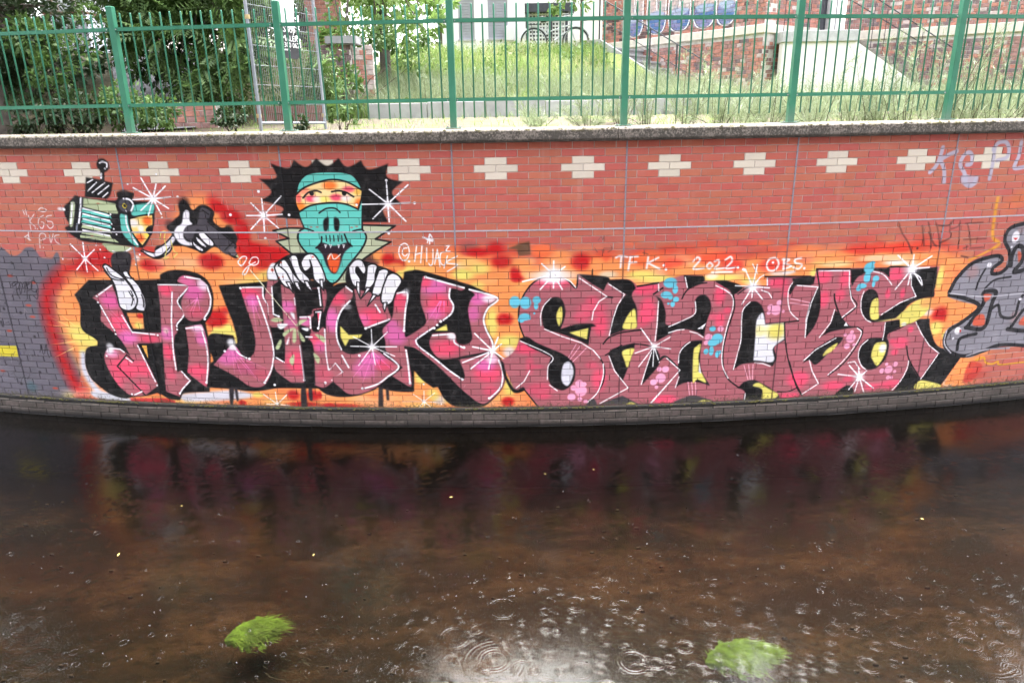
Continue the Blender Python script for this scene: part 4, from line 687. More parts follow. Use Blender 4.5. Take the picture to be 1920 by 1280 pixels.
# ------------------------------------------------------------------ materials
class MT:
    def __init__(s, name, rough=0.6, spec=0.4):
        s.m = bpy.data.materials.new(name); s.m.use_nodes = True; s.t = s.m.node_tree; s.t.nodes.clear()
        s.out = s.n('ShaderNodeOutputMaterial'); s.b = s.n('ShaderNodeBsdfPrincipled')
        s.b.inputs['Roughness'].default_value = rough; s.b.inputs['Specular IOR Level'].default_value = spec
        s.l(s.b.outputs[0], s.out.inputs[0])
    def n(s, ty, **kw):
        q = s.t.nodes.new(ty)
        for k, v in kw.items(): setattr(q, k, v)
        return q
    def l(s, a, b): s.t.links.new(a, b)
    def put(s, sock, v):
        if isinstance(v, (int, float)): sock.default_value = v
        elif isinstance(v, (tuple, list)): sock.default_value = tuple(v) if len(sock.default_value) == len(v) else tuple(v)+(1.0,)
        else: s.l(v, sock)
    def math(s, op, a, b=0.0, c=None, clamp=False):
        q = s.n('ShaderNodeMath', operation=op, use_clamp=clamp); s.put(q.inputs[0], a); s.put(q.inputs[1], b)
        if c is not None: s.put(q.inputs[2], c)
        return q.outputs[0]
    def mix(s, f, a, b, mode='MIX'):
        q = s.n('ShaderNodeMix', data_type='RGBA', blend_type=mode); s.put(q.inputs[0], f); s.put(q.inputs[6], a); s.put(q.inputs[7], b)
        return q.outputs[2]
    def pos(s): return s.n('ShaderNodeNewGeometry').outputs['Position']
    def xyz(s, v):
        q = s.n('ShaderNodeSeparateXYZ'); s.put(q.inputs[0], v); return q.outputs
    def comb(s, x, y, z):
        q = s.n('ShaderNodeCombineXYZ'); s.put(q.inputs[0], x); s.put(q.inputs[1], y); s.put(q.inputs[2], z); return q.outputs[0]
    def noise(s, v, scale, detail=3.0, rough=0.55, dist=0.0):
        q = s.n('ShaderNodeTexNoise'); s.put(q.inputs['Vector'], v); q.inputs['Scale'].default_value = scale
        q.inputs['Detail'].default_value = detail; q.inputs['Roughness'].default_value = rough; q.inputs['Distortion'].default_value = dist
        return q.outputs['Fac']
    def white(s, v):
        q = s.n('ShaderNodeTexWhiteNoise', noise_dimensions='3D'); s.put(q.inputs[0], v); return q.outputs['Value']
    def ramp(s, f, stops):
        q = s.n('ShaderNodeValToRGB'); r = q.color_ramp
        while len(r.elements) < len(stops): r.elements.new(0.5)
        for e, (p, c) in zip(r.elements, stops): e.position = p; e.color = tuple(c)+(1.0,) if len(c) == 3 else c
        s.l(f, q.inputs[0]); return q.outputs[0]
    def step(s, f, a, b):
        q = s.n('ShaderNodeMapRange', clamp=True); s.put(q.inputs[0], f); q.inputs[1].default_value = a; q.inputs[2].default_value = b
        return q.outputs[0]
    def bump(s, h, strength=0.3, dist=0.01):
        q = s.n('ShaderNodeBump'); s.put(q.inputs['Height'], h); q.inputs['Strength'].default_value = strength; q.inputs['Distance'].default_value = dist
        s.l(q.outputs[0], s.b.inputs['Normal'])
    def col(s, v): s.put(s.b.inputs['Base Color'], v); return s
    def rough(s, v): s.put(s.b.inputs['Roughness'], v); return s
def hexc(r, g, b):
    f = lambda c: (c/255/12.92) if c/255 < .04045 else ((c/255+.055)/1.055)**2.4
    return (f(r), f(g), f(b))

def simple(name, c, rough=.6, var=.25, scale=6.0, spec=.4, bump=0.0):
    m = MT(name, rough, spec); p = m.pos(); nz = m.noise(p, scale, 5, .6)
    a = tuple(x*(1-var) for x in c); b = tuple(min(1, x*(1+var)) for x in c)
    m.col(m.mix(m.step(nz, .3, .7), a, b))
    if bump: m.bump(m.noise(p, scale*8, 4), bump, .004)
    return m.m

ZTOP = ZH+1.0
def wall_material(name, base, var, rough, painted=1.0, joint=False, dirt=True):
    """base colour varied brick by brick, the mural's spray paint over it, grime by the water"""
    m = MT(name, rough, .28); P = m.pos(); x, y, z = m.xyz(P)
    s = m.math('MULTIPLY', m.math('ARCTAN2', x, m.math('SUBTRACT', RW, y)), RW)
    row = m.math('FLOOR', m.math('MULTIPLY', m.math('SUBTRACT', z, ZTOP), 12.0))
    half = m.math('MULTIPLY', m.math('FLOORED_MODULO', row, 2.0), 0.5)
    colm = m.math('FLOOR', m.math('ADD', m.math('MULTIPLY', m.math('SUBTRACT', s, S0), 4.0), half))
    rnd = m.white(m.comb(colm, row, 0.0)); rnd2 = m.white(m.comb(row, colm, 3.0))
    nz = m.noise(P, 9.0, 6, .65); fine = m.noise(P, 160.0, 3, .6)
    if joint:
        c = m.mix(m.step(nz, .35, .7), tuple(v*.8 for v in base), base)
    else:
        c = m.mix(rnd, tuple(v*(1-var) for v in base), tuple(min(1, v*(1+var)) for v in base))
        hsv = m.n('ShaderNodeHueSaturation'); m.put(hsv.inputs['Color'], c)
        m.put(hsv.inputs['Hue'], m.math('ADD', .49, m.math('MULTIPLY', rnd2, .02))); c = hsv.outputs[0]
        c = m.mix(m.math('MULTIPLY', m.step(fine, .52, .8), .2), c, tuple(v*.5 for v in base))
        c = m.mix(m.math('MULTIPLY', m.step(nz, .45, .8), .14), c, (.42, .30, .27))
        # pale lime runs down from the coping
        run = m.noise(m.comb(m.math('MULTIPLY', s, 9.0), m.math('MULTIPLY', z, .45), 0.0), 1.0, 4, .6)
        c = m.mix(m.math('MULTIPLY', m.step(run, .6, .8), .22), c, (.6, .5, .48))
    if painted > 0:
        u = m.math('DIVIDE', m.math('SUBTRACT', s, cv.u0), cv.u1-cv.u0); v = m.math('DIVIDE', z, cv.v1)
        im = m.n('ShaderNodeTexImage', image=MURAL, extension='CLIP', interpolation='Cubic'); m.l(m.comb(u, v, 0.0), im.inputs[0])
        pc = im.outputs['Color']; pa = im.outputs['Alpha']
        if joint:
            pc = m.mix(1.0, pc, (.36, .34, .36), 'MULTIPLY'); pa = m.math('MULTIPLY', pa, .96)
        else:
            # paint a little mottled brick by brick, worn in flecks
            k = m.math('ADD', .88, m.math('MULTIPLY', rnd, .2))
            pc = m.mix(1.0, pc, m.comb(k, k, k), 'MULTIPLY')
            wear = m.step(m.noise(P, 55.0, 5, .75), .66, .72)
            pa = m.math('MULTIPLY', pa, m.math('SUBTRACT', 1.0, m.math('MULTIPLY', wear, .55)))
            pc = m.mix(m.math('MULTIPLY', m.step(nz, .5, .85), .18), pc, (.3, .28, .28))
        c = m.mix(m.math('MULTIPLY', pa, painted), c, pc)
    if dirt:
        g = m.step(m.math('ADD', z, m.math('MULTIPLY', m.math('SUBTRACT', nz, .5), .16)), .30, .22)
        c = m.mix(m.math('MULTIPLY', g, .93), c, m.mix(m.step(m.noise(P, 22.0, 5, .7), .4, .65), (.05, .046, .042), (.15, .135, .115)))
        mo = m.math('MULTIPLY', m.step(m.noise(P, 30.0, 5, .7), .5, .62), m.math('MULTIPLY', m.step(z, .2, .26), m.step(z, .36, .29)))
        c = m.mix(m.math('MULTIPLY', mo, .8), c, (.07, .07, .035))
        wet = m.step(z, .1, .02); c = m.mix(m.math('MULTIPLY', wet, .8), c, (.018, .017, .016))
    if name == 'plinth_brick':
        c = m.mix(m.step(m.noise(P, 18.0, 6, .7), .42, .7), c, (.05, .046, .04)); mo = m.math('MULTIPLY', m.step(m.noise(P, 26.0, 5, .7), .44, .6), m.step(z, .17, .25)); c = m.mix(m.math('MULTIPLY', mo, .85), c, (.075, .07, .035)); c = m.mix(m.math('MULTIPLY', m.step(z, .075, .03), .9), c, (.012, .012, .012))
    m.col(c)
    m.rough(m.math('ADD', rough-.1, m.math('MULTIPLY', nz, .25)))
    m.bump(m.math('ADD', m.math('MULTIPLY', fine, .6), m.noise(P, 40.0, 3)), .25, .003)
    return m.m
M_BRICK = wall_material('red_brick', (.46, .12, .085), .06, .5)
M_CREAM = wall_material('cream_brick', (.66, .60, .50), .07, .45)
M_MORTAR = wall_material('mortar', (.68, .62, .60), .1, .85, joint=True)
M_SEAL = wall_material('joint_sealant', (.26, .275, .33), .1, .5, painted=1.0, joint=True)
M_PLINTH = wall_material('plinth_brick', (.085, .07, .064), .35, .6, painted=0, dirt=False)
M_PBED = simple('dark_wet_mortar', (.016, .015, .014), .9, .4, 20)

def coping_mat():
    m = MT('weathered_concrete', .85, .3); P = m.pos(); x, y, z = m.xyz(P)
    n1 = m.noise(P, 7.0, 6, .7); n2 = m.noise(P, 45.0, 5, .75); n3 = m.noise(P, 2.2, 3)
    c = m.mix(m.step(n1, .35, .65), (.20, .175, .15), (.36, .32, .275))
    top = m.step(z, ZCOP-.02, ZCOP-.004)
    mould = m.math('MULTIPLY', m.step(m.math('ADD', m.math('MULTIPLY', n2, .6), m.math('MULTIPLY', n1, .4)), .41, .52), m.math('SUBTRACT', 1.0, m.math('MULTIPLY', top, .85)))
    c = m.mix(m.math('MULTIPLY', mould, .9), c, (.035, .032, .028))
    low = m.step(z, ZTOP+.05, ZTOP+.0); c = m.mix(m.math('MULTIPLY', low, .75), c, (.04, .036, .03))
    moss = m.math('MULTIPLY', m.step(m.noise(P, 14.0, 5, .7), .5, .6), m.math('MULTIPLY', m.step(z, ZCOP-.05, ZCOP-.01), m.step(n3, .35, .55)))
    c = m.mix(m.math('MULTIPLY', moss, .8), c, (.10, .085, .02))
    m.col(c); m.bump(m.math('ADD', n2, n1), .5, .008); return m.m
M_COPE = coping_mat()
def green_mat():
    m = MT('green_enamel', .35, .5); P = m.pos(); n = m.noise(P, 5.0, 5, .6); x, y, z = m.xyz(P)
    c = m.mix(m.step(n, .3, .7), (.030, .165, .098), (.042, .205, .128))
    ch = m.step(m.noise(P, 60.0, 4, .8), .66, .70); c = m.mix(m.math('MULTIPLY', ch, .6), c, (.12, .14, .10))
    dz = m.math('MULTIPLY', m.step(z, ZCOP+.22, ZCOP), m.step(n, .25, .6)); c = m.mix(m.math('MULTIPLY', dz, .55), c, (.16, .17, .15))
    m.col(c); m.bump(m.noise(P, 90.0, 3), .08, .002); return m.m
M_GREEN = green_mat()
M_ZINC = simple('galvanised_steel', (.27, .285, .32), .42, .15, 30)
M_STEEL = simple('dull_steel', (.3, .3, .31), .4, .2, 40)
M_DARKM = simple('dark_grey_metal', (.05, .053, .065), .5, .2, 10)
# ------------------------------------------------------------------ the canal wall
WALL = empty('retaining_wall', (0, 0, 0))
tag(WALL, 'long bowed red brick canal wall with cream crosses and painted with graffiti', 'wall')
SMIN, SMAX = -12.0, 12.75
def arc_sheet(mb, s0, s1, prof, n):
    """profile [(off behind face, z)...] swept along the wall between two arc positions (closed profile)"""
    k = len(prof); V = []; F = []
    for i in range(n+1):
        s = s0+(s1-s0)*i/n
        for off, z in prof:
            x, y, a = arc(s, off); V.append((x, y, z))
    for i in range(n):
        for j in range(k):
            F.append((i*k+j, i*k+(j+1) % k, (i+1)*k+(j+1) % k, (i+1)*k+j))
    F.append(tuple(range(k-1, -1, -1))); F.append(tuple(n*k+j for j in range(k)))
    F = [tuple(reversed(f)) for f in F]
    return mb.add(V, F)
m = MB(); arc_sheet(m, SMIN, SMAX, [(.008, -.9), (.008, ZTOP), (.40, ZTOP), (.40, -.9)], 120); m.build('mortar_backing', M_MORTAR, WALL)

RH = 1/12.0; JT = .0085; DEP = .06
def brick_shape(L, H=RH, D=DEP, b=.0025):
    """front face at y=0 looking to -y, bevelled arrises; origin in the middle of the face"""
    hx, hz = (L-JT)/2, (H-JT)/2
    V = [(-hx+b, 0, -hz+b), (hx-b, 0, -hz+b), (hx-b, 0, hz-b), (-hx+b, 0, hz-b), (-hx, b, -hz), (hx, b, -hz), (hx, b, hz), (-hx, b, hz), (-hx, D, -hz), (hx, D, -hz), (hx, D, hz), (-hx, D, hz)]
    F = [(0, 1, 2, 3)]
    for i in range(4):
        j = (i+1) % 4; F.append((i, i+4, j+4, j)); F.append((i+4, i+8, j+8, j+4))
    return np.array(V), F
bricks = []        # (s centre, z centre, length, cream)
crosses = {}
for r in range(39):
    z = ZTOP-(r+.5)*RH; off = .125 if r % 2 == 0 else 0.0
    k0 = int((SMIN-S0)/.25)-1
    for k in range(k0, k0+int((SMAX-SMIN)/.25)+3):
        a = S0+k*.25+off; b = a+.25
        if b < SMIN+.02 or a > SMAX-.02: continue
        mid = (a+b)/2
        t = (mid-S0) % 1.0-.5                     # distance from a cross centre (every metre, half a metre off the joint)
        cream = (r in (2, 4) and abs(t) < .05) or (r == 3 and abs(t) < .2)
        # cut at the vertical movement joints every two metres
        js = [S0+2*q for q in range(-7, 8)]
        cut = [j for j in js if a+.03 < j < b-.03]
        if cut: bricks += [((a+cut[0])/2, z, cut[0]-a-.004, False), ((b+cut[0])/2, z, b-cut[0]-.004, False)]
        else: bricks.append((mid, z, .25, cream))
def shown(bk):
    s, z, L, cr = bk; x, y, a = arc(s); px_, py_, d = pix((x, y, z))
    if not (-5 < px_ < 1925): return -1
    x0, y0, _ = arc(s-L/2); x1, y1, _ = arc(s+L/2)
    w_ = pix((x1, y1, z))[0]-pix((x0, y0, z))[0]; h_ = pix((x, y, z-RH/2))[1]-pix((x, y, z+RH/2))[1]
    return w_*h_*(1.5 if cr else 1.0)
order = sorted(range(len(bricks)), key=lambda i: -shown(bricks[i]))
single = set(order[:300])
BV, BF = brick_shape(.25)
bm_red = MB().add(BV, BF).mesh('brick'); bm_red.materials.append(M_BRICK)
bm_cr = MB().add(BV, BF).mesh('cream_brick'); bm_cr.materials.append(M_CREAM)
half_mesh = {}
mass = MB(); massc = MB()
rj = random.Random(3)
for i, (s, z, L, cr) in enumerate(bricks):
    x, y, a = arc(s, rj.uniform(-.0012, .0012)); 
    tilt = rj.uniform(-.006, .006)
    if i in single:
        if abs(L-.25) < .001: me = bm_cr if cr else bm_red
        else:
            key = round(L, 3)
            if key not in half_mesh:
                hv, hf = brick_shape(L); half_mesh[key] = MB().add(hv, hf).mesh('brick'); half_mesh[key].materials.append(M_BRICK)
            me = half_mesh[key]
        o = bpy.data.objects.new('cream_brick' if cr else 'brick', me); COL.objects.link(o); o.parent = WALL
        o.location = (x, y, z); o.rotation_euler = (0, 0, a+tilt)
    else:
        V, F = (BV, BF) if abs(L-.25) < .001 else brick_shape(L)
        ca, sa = math.cos(a+tilt), math.sin(a+tilt)
        W_ = np.stack([x+V[:, 0]*ca-V[:, 1]*sa, y+V[:, 0]*sa+V[:, 1]*ca, z+V[:, 2]], 1)
        (massc if cr else mass).add(W_, F)
mass.build('brickwork', M_BRICK, WALL, kind='stuff')
if massc.n: massc.build('cream_brickwork', M_CREAM, WALL, kind='stuff')
# vertical and horizontal sealant joints
for q in range(-5, 7):
    s = S0+2*q; m = MB(); arc_sheet(m, s-.0085, s+.0085, [(-.0035, .27), (-.0035, ZTOP-.003), (.02, ZTOP-.003), (.02, .27)], 1)
    m.build('sealant_joint', M_SEAL, WALL)
for q in range(-6, 7):
    a, b = max(SMIN, S0+2*q+.0095), min(SMAX, S0+2*q+1.9905)
    m = MB(); arc_sheet(m, a, b, [(-.003, ZH-.008), (-.003, ZH+.008), (.02, ZH+.008), (.02, ZH-.008)], 8)
    m.build('horizontal_sealant', simple('pale_sealant', (.40, .40, .45), .5, .12, 20) if q == -6 else bpy.data.materials['pale_sealant'], WALL)
# stepped-out plinth courses at the water
PZ = ZTOP-39*RH
for r in range(4):
    z = PZ-(r+.5)*RH; off = 0 if r % 2 else .14
    pm = MB()
    for k in range(int((SMIN-S0)/.28)-1, int((SMAX-S0)/.28)+1):
        a_ = S0+k*.28+off; V, F = brick_shape(.28, RH, .09, .004)
        if r == 0: V = V.copy(); top = V[:, 2] > 0; V[top & (V[:, 1] < .02), 1] += .028
        x, y, a = arc(a_+.14, -.034+rj.uniform(-.003, .003)); tt = a+rj.uniform(-.01, .01); ca, sa = math.cos(tt), math.sin(tt)
        W_ = np.stack([x+V[:, 0]*ca-V[:, 1]*sa, y+V[:, 0]*sa+V[:, 1]*ca, z+V[:, 2]], 1)
        pm.add(W_, F)
    pm.build('plinth_course', M_PLINTH, WALL, kind='stuff')
m = MB(); arc_sheet(m, SMIN, SMAX, [(-.026, -.9), (-.026, PZ-.02), (.004, PZ-.006), (.004, -.9)], 120); m.build('plinth_bed', M_PBED, WALL)
# coping stones
for q in range(-6, 7):
    a, b = max(SMIN, S0+2*q-.115+.003), min(SMAX, S0+2*q+1.885-.003)
    dz = rj.uniform(-.003, .003); do = rj.uniform(-.004, .004)
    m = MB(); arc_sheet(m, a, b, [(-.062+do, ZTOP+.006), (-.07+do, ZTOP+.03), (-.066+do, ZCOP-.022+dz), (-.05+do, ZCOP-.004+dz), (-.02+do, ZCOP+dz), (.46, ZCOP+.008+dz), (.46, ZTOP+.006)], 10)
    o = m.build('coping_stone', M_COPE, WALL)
# moss cushions along the coping edge
mv = MB()
for i in range(420):
    s = rj.uniform(-7.5, 8.5); x, y, a = arc(s, rj.uniform(-.06, -.035)); r = rj.uniform(.004, .014)
    z = ZCOP-rj.uniform(.0, .014); n = 6; V = [(x, y, z+r*.7)]
    for k in range(n): g = 2*PI*k/n+rj.random(); V.append((x+math.cos(g)*r*1.6, y+math.sin(g)*r, z-.004))
    mv.add(V, [(0, 1+k, 1+(k+1) % n) for k in range(n)])
M_MOSS = simple('moss', (.075, .07, .02), .95, .5, 60)
mv.build('coping_moss', M_MOSS, WALL, kind='stuff')

mv = MB()
for i in range(900):
    s = rj.uniform(-7.5, 8.5); x, y, a = arc(s, rj.uniform(-.036, -.006)); r = rj.uniform(.004, .013); z = PZ-.004-rj.uniform(0, .012)
    if math.sin(s*2.1)+math.sin(s*5.3+1) < rj.uniform(-1.6, 1.2): continue
    V = [(x, y, z+r*.8)]
    for k in range(6): g = 2*PI*k/6+rj.random(); V.append((x+math.cos(g)*r*1.8, y+math.sin(g)*r, z-.006))
    mv.add(V, [(0, 1+k, 1+(k+1) % 6) for k in range(6)])
mv.build('ledge_moss', M_MOSS, WALL, kind='stuff')

# ------------------------------------------------------------------ green railing on the coping
FENCE = empty('metal_railing', (0, 0, ZCOP))
tag(FENCE, 'long green painted steel railing with square posts on the canal wall', 'railing')
FO = .307; ZLR, ZUR = 3.978, 4.815; PS0 = -.056
ZPT = 4.985                                   # tops of the pickets
for q in range(-6, 7):
    s = PS0+2*q+{-3: .0, -2: .015, -1: .02, 0: .0, 1: 0, 2: .01, 3: .03}.get(q, 0); x, y, a = arc(s, FO)
    w_ = .075
    m = MB(); m.box((x, y, (ZCOP+.012+5.06)/2), (w_, w_, 5.06-ZCOP-.012), a, .006)
    o = m.build('post', M_GREEN, FENCE)
    pl = MB(); pl.box((x, y, ZCOP+.014), (.19, .13, .01), a, .002); p_ = pl.build('base_plate', M_GREEN, o)
    p_.matrix_parent_inverse = Matrix.Translation(FENCE.location).inverted() @ Matrix.Identity(4); p_.matrix_parent_inverse = Matrix.Identity(4)
    for sx in (-1, 1):
        bx = MB(); bx.tube([(x+sx*.072*math.cos(a), y+sx*.072*math.sin(a), ZCOP+.019), (x+sx*.072*math.cos(a), y+sx*.072*math.sin(a), ZCOP+.032)], .011, 6); b_ = bx.build('bolt', M_STEEL, o); b_.matrix_parent_inverse = Matrix.Identity(4)
for q in range(-6, 6):
    s0_, s1_ = PS0+2*q+.04, PS0+2*q+1.96
    for zz in (ZLR, ZUR):
        x0, y0, _ = arc(s0_, FO); x1, y1, _ = arc(s1_, FO); a = math.atan2(y1-y0, x1-x0); L = math.hypot(x1-x0, y1-y0)
        m = MB(); cx_, cy_ = (x0+x1)/2, (y0+y1)/2
        # an upside-down channel: flat bar with two lips
        m.box((cx_, cy_, zz+.016), (L, .044, .006), a); 
        for sg in (-1, 1): m.box((cx_-sg*math.sin(a)*-.019, cy_+sg*math.cos(a)*-.019, zz-.004), (L-.002, .006, .0335), a)
        r_ = m.build('rail', M_GREEN, FENCE)
        for e, sx in ((s0_, 1), (s1_, -1)):
            ex, ey, ea = arc(e+sx*.018, FO-.026); bm_ = MB(); bm_.tube([(ex, ey, zz-.004), (ex+.006*math.sin(ea), ey-.006*math.cos(ea), zz-.004)], .008, 6); b_ = bm_.build('bolt', M_STEEL, r_); b_.matrix_parent_inverse = Matrix.Identity(4)
pick = None
for q in range(-6, 6):
    for k in range(1, 16):
        if pick is None:
            m = MB(); L = ZPT-(ZCOP+.12); m.tube([(0, 0, 0), (0, 0, L-.012), (0, 0, L-.003), (0, 0, L)], [.0098, .0098, .0075, .003], 8); me = m.mesh('picket'); me.materials.append(M_GREEN)
            me.polygons.foreach_set('use_smooth', [len(p.vertices) == 4 for p in me.polygons]); pick = me
        s = PS0+2*q+k*.125+rj.uniform(-.003, .003); x, y, a = arc(s, FO)
        o = bpy.data.objects.new('picket', pick); COL.objects.link(o); o.parent = FENCE
        o.location = (x, y, .12+rj.uniform(-.004, .004)); bend = 4 if rj.random() < .07 else 1; o.rotation_euler = (rj.uniform(-.004, .004), rj.uniform(-.005, .005)*bend, a)
        if q == -1 and k == 8: o.rotation_euler = (0, .0, a)
# ------------------------------------------------------------------ the canal: bed, weed, water, rain
def grid(x0, x1, y0, y1, nx, ny, fz):
    X, Y = np.meshgrid(np.linspace(x0, x1, nx), np.linspace(y0, y1, ny)); Z = fz(X, Y)
    V = np.stack([X, Y, Z], -1).reshape(-1, 3); i = np.arange((nx-1)*(ny-1)); r, c = i//(nx-1), i % (nx-1); b = r*nx+c
    return V, np.stack([b, b+1, b+nx+1, b+nx], 1)
def wavy(X, Y, seed, n=10, f0=.5, f1=3.0):
    g = np.random.default_rng(seed); Z = np.zeros_like(X)
    for _ in range(n):
        f = g.uniform(f0, f1); t = g.uniform(0, 2*PI); Z += np.sin(f*(X*math.cos(t)+Y*math.sin(t))+g.uniform(0, 6.28))/f**.7
    return Z/n
def bed_mat():
    m = MT('silty_bed', .9, .1); P = m.pos(); x, y, z = m.xyz(P)
    st = m.comb(m.math('MULTIPLY', x, .55), y, 0.0)
    n1 = m.noise(st, 1.3, 6, .62, .6); n2 = m.noise(st, 5.0, 6, .7, .3); n3 = m.noise(P, 60.0, 4, .7); n4 = m.noise(st, .5, 3)
    c = m.mix(m.step(n2, .3, .7), (.015, .0105, .0075), (.062, .040, .022))
    dk = m.step(m.math('ADD', m.math('MULTIPLY', n1, .6), m.math('MULTIPLY', n2, .4)), .45, .53)
    c = m.mix(m.math('MULTIPLY', dk, .85), c, m.mix(m.step(n4, .4, .6), (.009, .0075, .006), (.007, .008, .0055)))
    n5 = m.noise(st, 14.0, 6, .75, .4); c = m.mix(m.math('MULTIPLY', m.step(n5, .5, .62), .8), c, (.008, .007, .005))
    wall_gloom = m.step(m.math('ADD', m.math('SUBTRACT', y, m.math('DIVIDE', m.math('MULTIPLY', x, x), 70.0)), m.math('MULTIPLY', m.math('SUBTRACT', n1, .5), 2.4)), -2.0, -.6); c = m.mix(m.math('MULTIPLY', wall_gloom, .95), c, (.0075, .0065, .0055))  # gloom of deep water by the wall painted into the bed colour
    c = m.mix(m.math('MULTIPLY', m.step(n3, .6, .75), .5), c, (.010, .008, .006))
    m.col(c); m.bump(m.math('ADD', n2, n3), .6, .03); return m.m
BED = -.34
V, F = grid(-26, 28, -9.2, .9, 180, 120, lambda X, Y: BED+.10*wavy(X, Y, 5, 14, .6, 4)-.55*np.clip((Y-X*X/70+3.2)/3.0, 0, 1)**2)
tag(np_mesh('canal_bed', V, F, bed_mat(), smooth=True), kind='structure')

def water_mat():
    m = MT('rain_pocked_water', .03, .5); t = m.t; P = m.pos(); x, y, z = m.xyz(P)
    h = None
    for (cell, rmax, freq, amp, seed, prob) in ((.34, .13, 240.0, 1.0, 3.1, .46), (.21, .085, 330.0, .9, 17.7, .42), (.13, .05, 470.0, .55, 41.3, .36), (.6, .26, 190.0, .6, 71.9, .3)):
        v = m.n('ShaderNodeTexVoronoi', voronoi_dimensions='2D', feature='F1'); v.inputs['Scale'].default_value = 1/cell; v.inputs['Randomness'].default_value = .85
        m.l(m.comb(m.math('ADD', x, seed), m.math('ADD', y, seed*.7), 0.0), v.inputs['Vector'])
        d = m.math('MULTIPLY', v.outputs['Distance'], cell)
        cs = m.n('ShaderNodeSeparateColor'); m.l(v.outputs['Color'], cs.inputs[0])
        r0 = m.math('ADD', .012, m.math('MULTIPLY', cs.outputs[0], rmax-.012)); wv = m.math('SUBTRACT', d, r0)
        env = m.math('EXPONENT', m.math('MULTIPLY', m.math('MULTIPLY', wv, wv), -1/(.022+rmax*.06)**2))
        edge = m.step(d, rmax*1.35, rmax*.9)
        on = m.math('LESS_THAN', cs.outputs[1], prob)
        a = m.math('MULTIPLY', m.math('SINE', m.math('MULTIPLY', wv, freq)), m.math('MULTIPLY', env, m.math('MULTIPLY', edge, m.math('MULTIPLY', on, amp*.00046))))
        h = a if h is None else m.math('ADD', h, a)
    h = m.math('ADD', h, m.math('MULTIPLY', m.noise(P, 22.0, 3, .55), .0005))
    h = m.math('ADD', h, m.math('MULTIPLY', m.noise(m.comb(m.math('MULTIPLY', x, .7), y, 0.0), 1.5, 2, .5), .0036))
    bp = m.n('ShaderNodeBump'); bp.inputs['Strength'].default_value = 1.0; bp.inputs['Distance'].default_value = 1.0; m.l(h, bp.inputs['Height'])
    fr = m.n('ShaderNodeFresnel'); fr.inputs[0].default_value = 1.33; m.l(bp.outputs[0], fr.inputs['Normal'])
    gl = m.n('ShaderNodeBsdfAnisotropic'); gl.inputs['Roughness'].default_value = .14; m.l(bp.outputs[0], gl.inputs['Normal']); gl.inputs['Color'].default_value = (1, 1, 1, 1)
    tr = m.n('ShaderNodeBsdfTransparent'); tr.inputs['Color'].default_value = (.62, .54, .44, 1)
    mx = m.n('ShaderNodeMixShader'); m.l(fr.outputs[0], mx.inputs[0]); m.l(tr.outputs[0], mx.inputs[1]); m.l(gl.outputs[0], mx.inputs[2])
    m.l(mx.outputs[0], m.out.inputs[0]); t.nodes.remove(m.b); return m.m
M_WATER = water_mat()
V, F = grid(-26, 28, -9.2, .9, 60, 40, lambda X, Y: X*0)
tag(np_mesh('water', V, F, M_WATER, smooth=True), kind='structure')
# splashes: thin raised rings and beads where drops strike
m = MB(); rr = random.Random(11)
for i in range(460):
    px_, py_ = rr.uniform(-40, 1960), 800+500*rr.random()**.55
    P = at_z(px_, py_, 0)
    if P[1] > P[0]**2/70-.12: continue
    R = rr.choice([.005, .007, .010, .014, .02, .028])*rr.uniform(.8, 1.2)
    n = 18; ks = [2*PI*k/n for k in range(n)]; e = rr.uniform(-.002, .002)
    if rr.random() < .5:
        m.tube([(P[0]+math.cos(k)*R, P[1]+math.sin(k)*R, .0005) for k in ks], [(.0006+.0005*math.sin(k*2+R*900)) for k in ks], 4, closed=True)
    else:
        r = rr.uniform(.0025, .0055); m.tube([(P[0], P[1], -.001), (P[0], P[1], r*.6), (P[0], P[1], r*1.3), (P[0], P[1], r*1.7)], [r*.9, r, r*.6, r*.1], 6)
def drop_mat():
    m = MT('splash_water', .05, .8); m.col((.5, .5, .52)); m.b.inputs['Transmission Weight'].default_value = .8; m.b.inputs['IOR'].default_value = 1.33; return m.m
m.build('rain_splashes', drop_mat(), kind='stuff', smooth=True)
# water weed: many strands trailing in the stream
def weed(name, label, px_, py_, L, Wd, n, colr, seed, group=None, zt=-.03, flow=(1.0, -.35)):
    g = np.random.default_rng(seed); c = at_z(px_, py_, -.05); fl = np.array(flow)/np.hypot(*flow); pr = np.array([-fl[1], fl[0]])
    V = []; F = []; k = 0
    for i in range(n):
        u = g.random(); s0 = (u-.5)*L; hw = Wd*.5*(1-abs(2*u-1)**2.2)*(1 if 'bright' in label else (.45+.55*abs(math.sin(u*9+seed)))*(.6+.4*math.sin(u*23+seed*2)))
        q = g.uniform(-1, 1)*(1+.35*math.sin(u*17+seed)*math.sin(u*41)); b = c[:2]+fl*s0+pr*q*hw
        l = g.uniform(.018, .055)*(g.uniform(1.5, 3) if g.random() < .10 else 1); th = g.normal(0, .5); d = np.array([fl[0]*math.cos(th)-fl[1]*math.sin(th), fl[0]*math.sin(th)+fl[1]*math.cos(th)]); nn = np.array([-d[1], d[0]])
        z0 = zt-.05*min(1.2, max(abs(q), abs(2*u-1))**3)-.02*g.random()-.006*math.sin(s0*60+q*7); w_ = g.uniform(.002, .0045)
        for j in range(4):
            t = j/3; p = b+d*l*t+nn*math.sin(t*3+th*4)*.008; zz = z0-.012*t*t; ww = w_*(1-.8*t)
            V += [(*(p-nn*ww), zz), (*(p+nn*ww), zz)]
            if j: F.append((k+2*j-2, k+2*j-1, k+2*j+1, k+2*j))
        k += 8
    o = np_mesh(name, V, F, colr); tag(o, label, 'water weed', group); o.location = (0, 0, 0)
    return o
